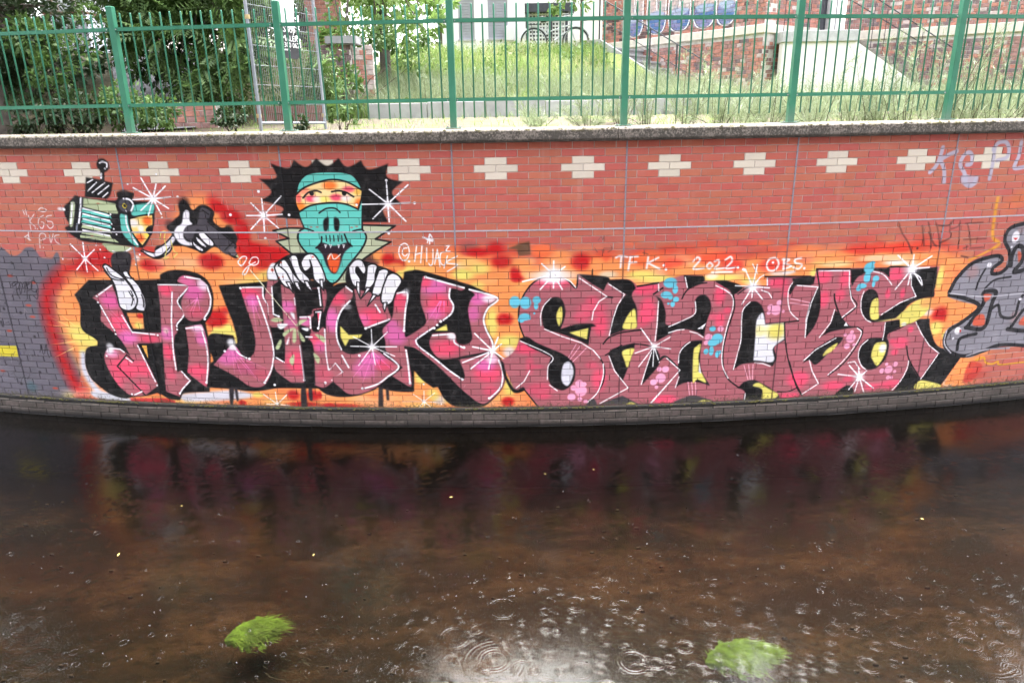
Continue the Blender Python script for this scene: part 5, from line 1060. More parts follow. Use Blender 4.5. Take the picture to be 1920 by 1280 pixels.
def weed_mat(name, a, b):
    m = MT(name, .6, .3); P = m.pos(); n = m.noise(P, 9.0, 6, .75); m.col(m.mix(m.step(n, .36, .66), a, b)); return m.m
W_G = weed_mat('bright_weed', (.030, .080, .008), (.11, .25, .022)); W_D = weed_mat('dark_weed', (.005, .008, .004), (.009, .014, .006))
weed('water_weed', 'bright green leaf shaped clump of weed left of the sky reflection', 474, 1182, .42, .30, 8000, W_G, 1, zt=-.02, flow=(1, .45))
weed('water_weed', 'bright green clump of weed right of the sky reflection, near the bottom edge', 1390, 1226, .56, .32, 9000, W_G, 2, zt=-.02, flow=(1, .2))
# dark weed over the bed: strands in drifts nobody could count
g = np.random.default_rng(77); n = 90000; X = g.uniform(-8, 9, n); Y = g.uniform(-7, .2, n)
dens = wavy(X*.55, Y, 31, 14, .8, 5)+.6*wavy(X*.5, Y*1.6, 33, 12, 3, 11)
kp = (dens > .16+g.normal(0, .05, n)) & (Y < X*X/70-.9); X, Y = X[kp], Y[kp]; n = len(X)
th = g.normal(-.12, .4, n); l = g.uniform(.03, .10, n); w_ = g.uniform(.0015, .004, n); z0 = BED+.02+g.random(n)*.10
zb = BED+.10*wavy(X, Y, 5, 14, .6, 4); z0 = np.maximum(z0, zb+.01); dx, dy = np.cos(th)*l, np.sin(th)*l; nx_, ny_ = -np.sin(th)*w_, np.cos(th)*w_
V = np.stack([np.stack([X-nx_, Y-ny_, z0], 1), np.stack([X+nx_, Y+ny_, z0], 1), np.stack([X+dx, Y+dy, z0-.015], 1)], 1).reshape(-1, 3)
tag(np_mesh('bed_weed', V, np.arange(3*n).reshape(-1, 3), W_D), kind='stuff')
# pebbles on the bed
pb = MB()
for i in range(260):
    x, y = rr.uniform(-6, 7), rr.uniform(-6.2, -1.2); r = rr.uniform(.008, .03); z = BED+.10*float(wavy(np.array([x]), np.array([y]), 5, 14, .6, 4)[0]); pb.tube([(x-r*.7, y, z), (x-r*.4, y, z+r*.4), (x+r*.4, y+r*.1, z+r*.4), (x+r*.8, y, z)], [r*.2, r*.55, r*.6, r*.2], 6)
pb.build('pebbles', simple('bed_pebble', (.03, .024, .02), .8, .5, 8), kind='stuff', smooth=True)
# drifting leaves
M_LEAFY = simple('fallen_leaf', (.55, .42, .12), .6, .3, 40)
lm = MB(); lm.add([(-.016, 0, .002), (0, -.007, .004), (.016, 0, .001), (0, .007, .004), (.022, .002, .006)], [(0, 1, 2), (0, 2, 3), (2, 4, 3)]); lme = lm.mesh('fallen_leaf'); lme.materials.append(M_LEAFY)
for i, (a, b, lb) in enumerate([(340, 948, 'small yellow leaf floating below the left of the reflected mural'), (588, 1040, 'small yellow leaf floating left of the middle of the water'), (1113, 880, 'pale leaf floating close to the right of the middle, near the wall'), (778, 796, 'pale leaf floating at the foot of the wall'), (1728, 972, 'pale leaf floating at the far right of the water'), (845, 932, 'brownish leaf floating right of the middle left of the water'), (222, 1040, 'brown leaf floating low at the far left'), (1022, 888, 'tiny leaf floating in the middle near the wall')]):
    P = at_z(a, b, 0); o = bpy.data.objects.new('fallen_leaf', lme); COL.objects.link(o); o.location = (P[0], P[1], .0); o.rotation_euler.z = i*1.3; o.scale = (.7+.08*i % .5,)*3
    tag(o, lb, 'leaf', 'leaves drifting on the canal')
# ------------------------------------------------------------------ this side of the canal, behind the viewpoint: quay, and an unseen tall block added to cut the sky light
M_QUAY = simple('dark_quay_stone', (.12, .115, .11), .9, .3, 4); M_BLOCK = simple('sky_block_dark', (.11, .075, .065), .9, .3, 3)
Q_ = MB(); Q_.box((1, -10.9, .6), (60, 3.6, 3.2), 0); tag(Q_.build('quay', M_QUAY), kind='structure')
WH = empty('sky_block', (1, -16.6, 2.2)); tag(WH, 'tall dark block added out of view on the near bank to cut the sky light', 'building')  # added behind the viewpoint to keep sky light off the wall
q = MB(); q.box((1, -17.0, 9.2), (64, 8.4, 14.0)); q.build('wall', M_BLOCK, WH)
for k in range(14):
    for zz in (4.2, 8.2, 12.2):
        xx = -27+k*4.2; w_ = MB(); w_.box((xx, -12.79, zz), (1.7, .06, 2.0)); f_ = w_.build('window', M_DARKM, WH)
        w_ = MB(); w_.box((xx, -12.75, zz), (1.5, .03, 1.8)); p_ = w_.build('pane', MT('pane_glass', .1, .5).col((.05, .055, .06)).m if 'pane_glass' not in bpy.data.materials else bpy.data.materials['pane_glass'], f_)
for k, (x, y, r, lb) in enumerate([(-8.2, -10.6, 3.3, 'broad unseen tree added on the near quay to shade the left of the wall'), (10.5, -10.8, 2.6, 'unseen tree added on the near quay to shade the right of the wall')]):  # trees added out of view to shade the ends of the wall
    NEAR_TREES = globals().get('NEAR_TREES', []) + [(x, y, r, lb)]
# ------------------------------------------------------------------ ground behind the wall
def lerp(t, a, b): return a+(b-a)*np.clip(t, 0, 1)
def sm(t): t = np.clip(t, 0, 1); return t*t*(3-2*t)
def ground(X, Y):
    X = np.asarray(X, float); Y = np.asarray(Y, float); base = X*X/70
    d = Y-base
    z = 3.60+.16*sm((d-.5)/3.2)
    # grass bank in the middle, rising to a terrace
    bk = sm((Y-4.1)/6.6)*1.42
    mid = sm((X+3.6)/1.4)*(1-sm((X-3.0)/1.6))
    z = z+bk*mid
    # left: bank with a path that climbs away
    lf = 1-sm((X+4.2)/1.2)
    z = z+lf*sm((Y-2.2)/7.0)*1.5
    # right: level yard in front of the stair and buildings
    rt = sm((X-3.2)/1.5); z = z+rt*sm((Y-2)/6)*.25
    far = sm((Y-11)/6); z = z*(1-far)+far*5.35
    return z
def gz(x, y): return float(ground(x, y))
def ground_mat():
    m = MT('sandy_ground', .95, .1); P = m.pos(); x, y, z = m.xyz(P); n1 = m.noise(P, 3.0, 6, .65); n2 = m.noise(P, 26.0, 5, .7); n3 = m.noise(P, 120.0, 3, .7)
    c = m.mix(m.step(n2, .35, .65), (.095, .08, .062), (.15, .128, .102)); c = m.mix(m.math('MULTIPLY', m.step(n3, .55, .75), .5), c, (.055, .046, .037))
    gr = m.step(m.math('ADD', n1, m.math('MULTIPLY', m.step(y, 3.6, 4.4), .25)), .5, .62); c = m.mix(m.math('MULTIPLY', gr, .8), c, m.mix(m.step(n2, .4, .6), (.10, .15, .035), (.19, .24, .07)))
    lf = m.math('MULTIPLY', m.step(x, -2.4, -4.2), m.step(y, .6, 1.6)); c = m.mix(m.math('MULTIPLY', lf, .85), c, m.mix(m.step(n2, .4, .65), (.035, .026, .019), (.08, .058, .042)))
    m.col(c); m.bump(m.math('ADD', n2, n3), .5, .02); return m.m
n_ = 150; nx = 240
U = np.linspace(0, 1, n_)**2.2; XX = np.linspace(-34, 36, nx)
Xg, Ug = np.meshgrid(XX, U); Y0 = np.abs(Xg)**2/70*(np.abs(Xg) < 12.5)+(144/70+.1)*(np.abs(Xg) >= 12.5)+.42; Yg = Y0+Ug*70
Zg = ground(Xg, Yg)+.02*wavy(Xg, Yg, 9, 12, 1, 6)*np.clip((Yg-Y0)*2, 0, 1)
i = np.arange((nx-1)*(n_-1)); r, c = i//(nx-1), i % (nx-1); b = r*nx+c
tag(np_mesh('ground', np.stack([Xg, Yg, Zg], -1).reshape(-1, 3), np.stack([b, b+1, b+nx+1, b+nx], 1), ground_mat(), smooth=True), kind='structure')
# dark asphalt path climbing away at the left
pm = simple('worn_asphalt', (.10, .098, .105), .9, .25, 14); V = []; F = []
ctr = [(-4.35, 1.9, .5), (-4.9, 3.2, .55), (-5.6, 4.6, .65), (-6.4, 6.2, .75), (-7.4, 8.4, .9), (-8.6, 11, 1.0), (-9.8, 14, 1.1)]
for k in range(60):
    t = k/59*(len(ctr)-1); j = min(int(t), len(ctr)-2); f = t-j; x, y, hw = [ctr[j][q]*(1-f)+ctr[j+1][q]*f for q in range(3)]
    for u in (-1, -.33, .33, 1): xx, yy = x+u*hw*.9, y+u*hw*.35; V.append((xx, yy, gz(xx, yy)+.035))
    if k:
        for q in range(3): a = (k-1)*4+q; F.append((a, a+1, a+5, a+4))
tag(np_mesh('path', V, F, pm), kind='structure')

# ------------------------------------------------------------------ vegetation
def leaf_mat(name, a, b, tr=.25, rough=.5):
    m = MT(name, rough, .35); P = m.pos(); n = m.noise(P, 2.6, 3, .6); n2 = m.white(P) if False else m.noise(P, 34.0, 2)
    c = m.mix(m.step(m.math('ADD', m.math('MULTIPLY', n, .5), m.math('MULTIPLY', n2, .5)), .35, .65), a, b); m.col(c)
    ts = m.n('ShaderNodeBsdfTranslucent'); m.put(ts.inputs[0], m.mix(.5, c, tuple(min(1, v*1.6) for v in b)))
    mx = m.n('ShaderNodeMixShader'); mx.inputs[0].default_value = tr; m.l(m.b.outputs[0], mx.inputs[1]); m.l(ts.outputs[0], mx.inputs[2]); m.l(mx.outputs[0], m.out.inputs[0]); return m.m
L_DARK = leaf_mat('dark_foliage', (.014, .028, .010), (.04, .068, .022)); L_MID = leaf_mat('mid_foliage', (.045, .095, .025), (.12, .20, .05)); L_LIGHT = leaf_mat('light_foliage', (.10, .19, .045), (.24, .36, .10))
L_GREY = leaf_mat('grey_green_foliage', (.13, .17, .09), (.26, .31, .18)); L_GRASS = leaf_mat('grass_blade', (.09, .17, .035), (.26, .36, .11)); L_DRY = leaf_mat('dry_grass', (.24, .25, .11), (.42, .40, .22))
M_BARK = simple('bark', (.12, .10, .085), .95, .4, 12, bump=.5); M_TWIG = simple('dark_twig', (.05, .035, .025), .9, .3, 20)
LEAF = (np.array([(0, 0, 0), (.28, .5, .06), (0, 1, -.08), (-.28, .5, .06)]), np.array([(0, 1, 2, 3)]))
def pinnate(n=7):
    V = []; F = []
    for k in range(n):
        t = (k+.6)/n; l = .26*(1-.4*abs(t-.45)); 
        for sg in (-1, 1):
            b = len(V); y = t; V += [(sg*.015, y, -.1*t*t), (sg*l*.55, y+.02, .03-.1*t*t), (sg*l, y+.10, -.05-.1*t*t), (sg*l*.5, y+.09, -.02-.1*t*t)]; F.append((b, b+1, b+2, b+3))
    b = len(V); V += [(-.008, 0, 0), (.008, 0, 0), (.004, 1.05, -.12), (-.004, 1.05, -.12)]; F.append((b, b+1, b+2, b+3))
    return np.array(V), np.array(F)
PIN = pinnate()
def needles(n=9, seed=1):
    g = np.random.default_rng(seed); V = []; F = []
    for k in range(n):
        t = (k+.3)/n; th = g.uniform(-1.1, 1.1); ph = g.uniform(-.5, .7); l = g.uniform(.25, .5); b = len(V); d = np.array([math.sin(th), math.cos(th)*.7+.3, ph])*l; w_ = .018
        V += [(-w_, t*.8, 0), (w_, t*.8, 0), (d[0]+w_*.3, t*.8+d[1], d[2]), (d[0]-w_*.3, t*.8+d[1], d[2])]; F.append((b, b+1, b+2, b+3))
    return np.array(V), np.array(F)
NEED = needles()
def scatter(tmpl, P, D, S, g, roll=True):
    """copies of a leaf template at points P pointing along D, size S"""
    V0, F0 = tmpl; n = len(P); D = D/np.maximum(1e-9, np.linalg.norm(D, axis=1, keepdims=True))
    up = g.normal(0, .45 if not roll else .7, (n, 3))+np.array([0, 0, 1.0]); X = np.cross(D, up); X /= np.maximum(1e-9, np.linalg.norm(X, axis=1, keepdims=True)); Z = np.cross(X, D)
    V = P[:, None]+S[:, None, None]*(V0[None, :, 0, None]*X[:, None]+V0[None, :, 1, None]*D[:, None]+V0[None, :, 2, None]*Z[:, None])
    F = F0[None]+(np.arange(n)*len(V0))[:, None, None]
    return V.reshape(-1, 3), F.reshape(-1, F0.shape[1])
def crown_points(blobs, n, g, clump=.35, shell=.55):
    """points in uneven clumps filling a set of ellipsoids"""
    vol = np.array([b[3]*b[4]*b[5] for b in blobs]); pr = vol/vol.sum(); P = []; D = []
    nc = max(6, int(n/26)); ci = g.choice(len(blobs), nc, p=pr)
    for c in ci:
        b = np.array(blobs[c]); v = g.normal(size=3); v /= np.linalg.norm(v); r = g.uniform(shell, 1.0)**.7
        ce = b[:3]+v*r*b[3:6]; k = max(3, int(26*g.uniform(.5, 1.5))); q = g.normal(size=(k, 3))*b[3:6].mean()*clump*.42
        P.append(ce+q); D.append(v[None]*.7+q/ (b[3:6].mean()*clump)+g.normal(0, .45, (k, 3))+np.array([0, 0, -.15]))
    return np.vstack(P), np.vstack(D)
def plant(name, label, cat, base, blobs, n, tmpl, size, mat, seed, stems=None, group=None, trunk=None, shell=.55, clump=.35, part='crown', sr=.012):
    g = np.random.default_rng(seed); root = empty(name, base); tag(root, label, cat, group)
    P, D = crown_points(blobs, n, g, clump, shell); S = size*g.uniform(.6, 1.35, len(P))
    keep = P[:, 2] > ground(P[:, 0], P[:, 1])+.01; P, D, S = P[keep], D[keep], S[keep]
    V, F = scatter(tmpl, P, D, S, g); np_mesh(part, V, F, mat, root)
    m = MB()
    if trunk: 
        for t in trunk: m.tube(t[0], t[1], 9)
    B_ = np.array(base)
    for q in range(stems if stems is not None else 7):
        b = np.array(blobs[g.integers(len(blobs))]); e = b[:3]+g.normal(0, .4, 3)*b[3:6]
        s_ = np.array(trunk[0][0][-1]) if trunk else B_+np.array([g.normal(0, .05), g.normal(0, .05), -.03]); mid = (s_+e)/2+g.normal(0, .08, 3)*np.linalg.norm(e-s_)
        r0 = (trunk[0][1][-1]*.7 if trunk else sr); m.tube([s_, mid, e], [r0, r0*.6, r0*.2], 5)
    if m.n: m.build('trunk' if trunk else 'stem', M_BARK if trunk else M_TWIG, root)
    return root
def blob_at(x, y, Y, rx, rz, ry=None):
    P = at(x, y, Y); return (P[0], P[1], P[2], rx, ry or rx, rz)
def pxm(n, Y): return n*(Y+8.3)/1329.0
# far left: dense willow-like shrub with a trunk at the frame edge
b = [blob_at(*q) for q in [(20, 40, 1.9, .6, .55), (70, 30, 2.1, .45, .35), (-60, 60, 1.8, .7, .7), (40, 110, 1.9, .5, .3), (110, 118, 2.2, .3, .22), (-30, -80, 2.0, .9, .7), (20, 160, 1.8, .35, .25), (-120, 140, 1.9, .6, .6)]]
tb = at(6, 245, 1.5); tp = at(-25, 20, 1.8)
plant('willow_shrub', 'dense drooping willow shrub over the railing at the far left', 'shrub', (tb[0], tb[1], gz(tb[0], tb[1])), b, 8000, LEAF, .085, L_DARK, 21, stems=16, trunk=[([(tb[0], tb[1], gz(tb[0], tb[1])-.1), ((tb[0]+tp[0])/2-.05, (tb[1]+tp[1])/2, (tb[2]+tp[2])/2), tuple(tp)], [.13, .10, .07])])
g2 = np.random.default_rng(5)
# leafy sprays of paler leaves hanging in the same place
b = [blob_at(*q) for q in [(90, 130, 1.6, .28, .2), (140, 90, 1.8, .22, .2), (60, 70, 1.6, .3, .25), (120, 170, 1.7, .28, .12), (180, 40, 2.2, .2, .2)]]
q = at(110, 235, 1.7); plant('elder_shrub', 'pale leaved elder spray left of the first railing post', 'shrub', (q[0], q[1], gz(q[0], q[1])), b, 1900, LEAF, .07, L_MID, 22, stems=9)
# ivy and bramble undergrowth along the railing at the left
for k, (px_, py_, Y, rx, rz, n, lb) in enumerate([(150, 205, 1.35, .45, .22, 1500, 'ivy mound behind the railing left of the first post'), (235, 200, 1.3, .32, .25, 1100, 'bramble bush right behind the first railing post'), (60, 215, 1.3, .35, .16, 900, 'low ivy at the foot of the willow trunk'), (290, 205, 1.2, .25, .22, 800, 'bramble bush with pale leaves right of the first railing post'), (430, 215, 1.2, .2, .16, 420, 'small leafy weed before the grey wall edge left of the mesh panel'), (640, 200, 1.3, .16, .16, 330, 'leafy weed with broad leaves right of the mesh panel'), (560, 232, .9, .14, .05, 160, 'low weed on the coping behind the second railing post')]):
    P = at(px_, py_, Y); z0 = gz(P[0], P[1])
    plant('bramble' if 'bramble' in lb else ('ivy' if 'ivy' in lb else 'leafy_weed'), lb, 'shrub' if rx > .22 else 'weed', (P[0], P[1], z0), [(P[0], P[1], P[2], rx, rx*.8, rz), (P[0]+rx*.5, P[1]+.1, P[2]-.05, rx*.6, rx*.5, rz*.8), (P[0]-rx*.5, P[1], P[2]-.08, rx*.6, rx*.5, rz*.7)], n, LEAF, .062, L_MID if k % 2 else L_DARK, 30+k, stems=8, sr=.006)
# tree of heaven: big feathered leaves
q = at(430, 235, 3.3)
b = [blob_at(*t) for t in [(330, 60, 3.4, .45, .5), (400, 40, 3.2, .45, .45), (450, 90, 3.0, .45, .4), (380, 120, 3.2, .45, .35), (300, 100, 3.6, .4, .4), (470, 160, 2.9, .35, .3), (400, 170, 3.0, .35, .25), (250, 30, 3.8, .4, .4), (330, 160, 3.3, .35, .25), (560, 150, 3.2, .35, .4), (540, 60, 3.4, .35, .4), (430, -60, 3.4, .8, .6), (270, -60, 3.8, .8, .6)]]
plant('tree_of_heaven', 'dark leafy tree with long feathered leaves behind the mesh panel', 'tree', (q[0], q[1], gz(q[0], q[1])), b, 2600, PIN, .36, L_MID, 41, stems=18, trunk=[([(q[0]-.3, q[1]+.5, gz(q[0], q[1])-.1), (q[0]-.5, q[1]+.6, 4.6), (q[0]-.6, q[1]+.6, 5.6), (q[0]-.4, q[1]+.7, 7.4)], [.10, .08, .06, .03])])
b = [blob_at(*t) for t in [(290, 90, 4.4, .6, .5), (360, 150, 4.0, .5, .3), (420, 60, 4.4, .6, .6), (480, 30, 4.4, .6, .6), (260, 10, 4.6, .5, .5), (350, -30, 4.6, .8, .6), (300, 150, 4.2, .35, .2)]]
q = at(380, 195, 4.3); plant('hazel_shrub', 'dark shrub mass behind the feathered tree', 'shrub', (q[0], q[1], gz(q[0], q[1])), b, 6500, LEAF, .12, L_DARK, 42, stems=14)
b = [blob_at(*t) for t in [(60, 120, 5.0, .9, .6), (140, 110, 5.6, .5, .5), (-40, 60, 5.2, 1.0, .9), (40, 20, 5.8, .8, .7), (20, 180, 4.4, .9, .35), (200, 60, 6.6, .5, .5), (240, 110, 6.8, .35, .35)]]
q = at(60, 190, 5.0); plant('laurel_shrub', 'big dark shrub behind the willow, in front of the container', 'shrub', (q[0], q[1], gz(q[0], q[1])), b, 5200, LEAF, .12, L_DARK, 46, stems=12)
# young trees behind the brick ruin, in front of the white house
b = [blob_at(*t) for t in [(660, 40, 7.0, .55, .5), (730, 30, 7.4, .6, .5), (790, 50, 7.2, .45, .45), (700, 80, 6.8, .5, .3), (640, 80, 6.6, .4, .3), (820, 20, 7.6, .35, .4), (700, -40, 7.5, 1.0, .7)]]
q = at(722, 110, 7.2); plant('sycamore_tree', 'bright green young tree left of the white house', 'tree', (q[0], q[1], gz(q[0], q[1])), b, 2300, LEAF, .15, L_LIGHT, 43, stems=14, trunk=[([(q[0], q[1], gz(q[0], q[1])-.1), (q[0], q[1], 5.9), (q[0]+.1, q[1], 8.2)], [.12, .10, .06])])
b = [blob_at(*t) for t in [(620, 130, 4.6, .35, .3), (600, 170, 4.4, .3, .3), (690, 60, 5.8, .5, .25), (760, 75, 6.4, .4, .2), (780, 110, 5.4, .3, .2), (660, 170, 4.0, .2, .25)]]
q = at(640, 200, 4.6); plant('ivy_shrub', 'bushy green growth around the broken brick pier', 'shrub', (q[0], q[1], gz(q[0], q[1])), b, 2000, LEAF, .09, L_MID, 44, stems=8)
b = [blob_at(*t) for t in [(1085, -4, 10.6, .45, .28), (1040, 4, 10.8, .35, .16), (1060, -30, 10.8, .5, .3)]]
q = at(1090, 75, 10.9); plant('potted_tree', 'small leafy tree over the parked bicycle', 'tree', (q[0], q[1], gz(q[0], q[1])), b, 700, LEAF, .12, L_LIGHT, 45, stems=6, trunk=[([(q[0], q[1], gz(q[0], q[1])-.1), (q[0], q[1], 6.4), (q[0], q[1], 6.9)], [.04, .035, .03])])
# tall trees beyond the frame's top at both ends, which the canal mirrors
for k, (x, y, h_, r, lb) in enumerate([(-9.5, 7.0, 13, 2.6, 'tall dark tree beyond the left end of the railing'), (-12.5, 4.5, 12.5, 2.8, 'broad tall tree furthest to the left on the bank'), (-6.0, 9.5, 14, 2.6, 'tall tree behind the feathered tree at the left'), (-4.6, 6.9, 15, 2.3, 'tall slender tree rising out of the shrubs left of the young sycamore')]):
    z0 = gz(x, y); b = [(x+dx, y+dy, z0+h_*f, r*s_, r*s_, r*s_*.9) for dx, dy, f, s_ in ((0, 0, .8, 1), (-1.5, .4, .62, .9), (1.6, -.3, .62, .85), (.3, .8, .45, .9), (-.6, -.6, .4, .7), (.8, .2, .95, .6))]
    plant('tall_tree', lb, 'tree', (x, y, z0), b, 6500, LEAF, .42, L_DARK, 50+k, stems=12, trunk=[([(x, y, z0-.2), (x+.1, y, z0+3), (x, y, z0+h_*.6)], [.25, .2, .12])])

# grass on the bank: blades nobody could count
def blades(name, n, fx, mat, h0, h1, seed, wd=.006, lean=.35):
    g = np.random.default_rng(seed); xy = fx(g, n); n = len(xy); z = ground(xy[:, 0], xy[:, 1]); h_ = g.uniform(h0, h1, n); th = g.uniform(0, 2*PI, n); ln = g.normal(0, lean, (n, 2))*h_[:, None]
    sx, sy = np.cos(th)*wd, np.sin(th)*wd
    a = np.stack([xy[:, 0]-sx, xy[:, 1]-sy, z-.01], 1); b = np.stack([xy[:, 0]+sx, xy[:, 1]+sy, z-.01], 1)
    c = np.stack([xy[:, 0]+sx*.8+ln[:, 0]*.35, xy[:, 1]+sy*.8+ln[:, 1]*.35, z+h_*.6], 1); d = np.stack([xy[:, 0]-sx*.8+ln[:, 0]*.35, xy[:, 1]-sy*.8+ln[:, 1]*.35, z+h_*.6], 1)
    e = np.stack([xy[:, 0]+ln[:, 0], xy[:, 1]+ln[:, 1], z+h_*.95], 1); f = e+np.stack([sx*.2, sy*.2, sx*0], 1)
    V = np.stack([a, b, c, d, e, f], 1).reshape(-1, 3); o = np.arange(n)*6
    F = np.vstack([np.stack([o, o+1, o+2, o+3], 1), np.stack([o+3, o+2, o+5, o+4], 1)])
    return tag(np_mesh(name, V, F, mat), kind='stuff')
def patchy(g, xy, sc=1.1, th=0.0, seed=4): return xy[wavy(xy[:, 0], xy[:, 1], seed, 9, sc, sc*4)+g.normal(0, .12, len(xy)) > th]
def cut(xy): return xy[~((xy[:, 0] > 2.6) & (xy[:, 1] > 6.2))]
blades('bank_grass', 52000, lambda g, n: cut(patchy(g, np.stack([g.uniform(-3.6, 4.6, n), 4.2+7.4*g.random(n)**1.2], 1), 1.3, -.04)), L_GRASS, .10, .34, 1, .006, .4)
blades('tall_grass', 17000, lambda g, n: patchy(g, np.stack([g.uniform(-3.4, 4.4, n), 4.15+2.6*g.random(n)], 1), 1.4, -.05, 6), L_GREY, .28, .62, 2, .005, .33)
blades('dry_grass', 9000, lambda g, n: cut(patchy(g, np.stack([g.uniform(-3.0, 4.4, n), 4.2+7*g.random(n)], 1), 1.3, .02, 8)), L_DRY, .15, .45, 3, .004, .45)
g = np.random.default_rng(61); xy = cut(patchy(g, np.stack([g.uniform(-3.5, 4.4, 16000), 4.15+6.8*g.random(16000)**1.4], 1), 1.7, .08, 21)); n = len(xy)
P = np.column_stack([xy, ground(xy[:, 0], xy[:, 1])+g.uniform(.02, .34, n)*g.random(n)**.5]); V, F = scatter(LEAF, P, g.normal(0, 1, (n, 3))*np.array([1, 1, .35])+np.array([0, -.2, .3]), g.uniform(.05, .13, n), g)
tag(np_mesh('bank_weeds', V, F, L_MID), kind='stuff')
blades('verge_grass', 7000, lambda g, n: patchy(g, np.stack([g.uniform(-7, 9, n), .75+3.2*g.random(n)], 1)+np.array([0, .0]), 1.8, .12, 12), L_GRASS, .03, .12, 4, .004, .6)
blades('yard_grass', 12000, lambda g, n: patchy(g, np.stack([g.uniform(3.5, 10, n), 1.6+4.5*g.random(n)], 1), 1.2, -.02, 14), L_GREY, .12, .5, 5, .004, .4)
# feathery wormwood bushes behind the railing: each one a plant with its own stems
WB = [(1010, 215, 1.3, .3), (1105, 212, 1.2, .35), (1215, 190, 1.6, .5), (1285, 190, 1.4, .55), (1345, 195, 1.3, .5), (1400, 185, 1.8, .5), (1440, 205, 1.3, .4), (1530, 190, 1.2, .6), (1650, 190, 1.3, .6), (1705, 185, 1.2, .85), (1760, 180, 1.4, .8), (1800, 190, 1.3, .7), (1835, 180, 1.5, .8), (1880, 185, 1.3, .85), (1925, 180, 1.4, .85), (1600, 205, 1.6, .4), (1490, 200, 1.7, .4), (1165, 205, 1.9, .45), (880, 180, 4.4, .5), (960, 175, 4.6, .5), (1040, 180, 4.5, .5), (790, 165, 4.4, .55), (1100, 170, 4.8, .6), (850, 165, 5.2, .55), (930, 160, 5.4, .5), (1250, 175, 4.2, .7), (1320, 185, 3.6, .7)]
order_w = sorted(range(len(WB)), key=lambda i: WB[i][0]); names = ['first', 'second', 'third', 'fourth', 'fifth', 'sixth', 'seventh', 'eighth', 'ninth', 'tenth', 'eleventh', 'twelfth', 'thirteenth', 'fourteenth', 'fifteenth', 'sixteenth', 'seventeenth', 'eighteenth', 'nineteenth', 'twentieth', 'twenty-first', 'twenty-second', 'twenty-third', 'twenty-fourth', 'twenty-fifth', 'twenty-sixth', 'twenty-seventh']
front = [i for i in order_w if WB[i][2] < 2.2]; back = [i for i in order_w if WB[i][2] >= 2.2]
for i, (px_, py_, Y, hh) in enumerate(WB):
    g = np.random.default_rng(200+i); P = at(px_, py_, Y); x, y = P[0], P[1]+x0_ if False else P[1]; z0 = gz(x, y); root = empty('wormwood_bush', (x, y, z0))
    if i in front: lb = 'feathery grey green bush close behind the railing, %s from the left' % names[front.index(i)]
    else: lb = 'feathery tall weed growing at the foot of the grass bank, %s from the left' % names[back.index(i)]
    tag(root, lb, 'bush', 'feathery bushes behind the railing' if i in front else 'tall weeds on the grass bank')
    m = MB(); PP = []; DD = []
    ns = 9 if Y < 2.2 else 7
    for k in range(ns):
        th = g.uniform(0, 2*PI); ln = abs(g.normal(0, .55)); L = hh*g.uniform(.5, 1.6); p = np.array([x, y, z0-.02])+np.array([math.cos(th), math.sin(th), 0])*g.uniform(0, .16); pts = [p]
        for q in range(5):
            d = np.array([math.cos(th)*math.sin(ln), math.sin(th)*math.sin(ln), math.cos(ln)]); p = p+d*L/5; pts.append(p); ln += g.normal(.04, .1); th += g.normal(0, .2)
            nb = 5
            for r_ in range(nb): t = g.random(); PP.append(pts[-2]*(1-t)+pts[-1]*t); a_ = g.uniform(0, 2*PI); DD.append(d*.8+np.array([math.cos(a_), math.sin(a_), .1])*g.uniform(.4, .9))
        m.tube(pts, [.0045, .004, .0035, .003, .002, .001], 4)
    m.build('stem', M_TWIG, root); PP = np.array(PP); DD = np.array(DD)
    V, F = scatter(NEED, PP, DD, g.uniform(.08, .22, len(PP)), g); np_mesh('foliage', V, F, L_GREY, root)
# ------------------------------------------------------------------ things behind the railing
def brick_tex(name, cols, mortar, scale=1.0):
    """plain brick texture for the storeys above the frame, seen only mirrored in the canal"""
    m = MT(name, .85, .2); P = m.pos(); x, y, z = m.xyz(P); b = m.n('ShaderNodeTexBrick'); b.inputs['Scale'].default_value = 1.0
    m.l(m.comb(m.math('ADD', x, y), z, 0.0), b.inputs['Vector']); b.inputs['Color1'].default_value = (*cols[0], 1); b.inputs['Color2'].default_value = (*cols[1], 1); b.inputs['Mortar'].default_value = (*mortar, 1)
    b.inputs['Brick Width'].default_value = .25; b.inputs['Row Height'].default_value = .0833; b.inputs['Mortar Size'].default_value = .008; m.col(b.outputs[0]); return m.m
M_OLDM = simple('lime_mortar', (.60, .56, .53), .95, .2, 10)
M_OB = [simple('old_red_brick', (.42, .19, .15), .85, .35, 9), simple('old_brown_brick', (.32, .18, .165), .85, .35, 9), simple('old_dark_brick', (.20, .14, .145), .8, .35, 9), simple('washed_brick', (.52, .42, .40), .85, .3, 12)]
M_BTEX = brick_tex('upper_brickwork', ((.30, .11, .08), (.18, .09, .075)), (.45, .42, .38))
M_STONE = simple('pale_stone_band', (.62, .57, .50), .85, .12, 6); M_RENDER = simple('white_render', (.72, .70, .67), .9, .10, 2.2); M_WHITE = simple('white_plaster', (.80, .80, .80), .85, .04, 2)
M_CONC = simple('grey_concrete', (.42, .42, .42), .9, .2, 8, bump=.3); M_PALEC = simple('pale_concrete', (.36, .36, .37), .9, .14, 6); M_STAIN = simple('stained_stone', (.17, .155, .135), .9, .5, 5, bump=.4); M_SHUT = simple('grey_shutter', (.36, .37, .41), .55, .08, 8)
M_BOARD = simple('stained_board', (.15, .07, .05), .8, .35, 10); M_GLASS = MT('dark_glass', .08, .6).col((.03, .035, .04)).m
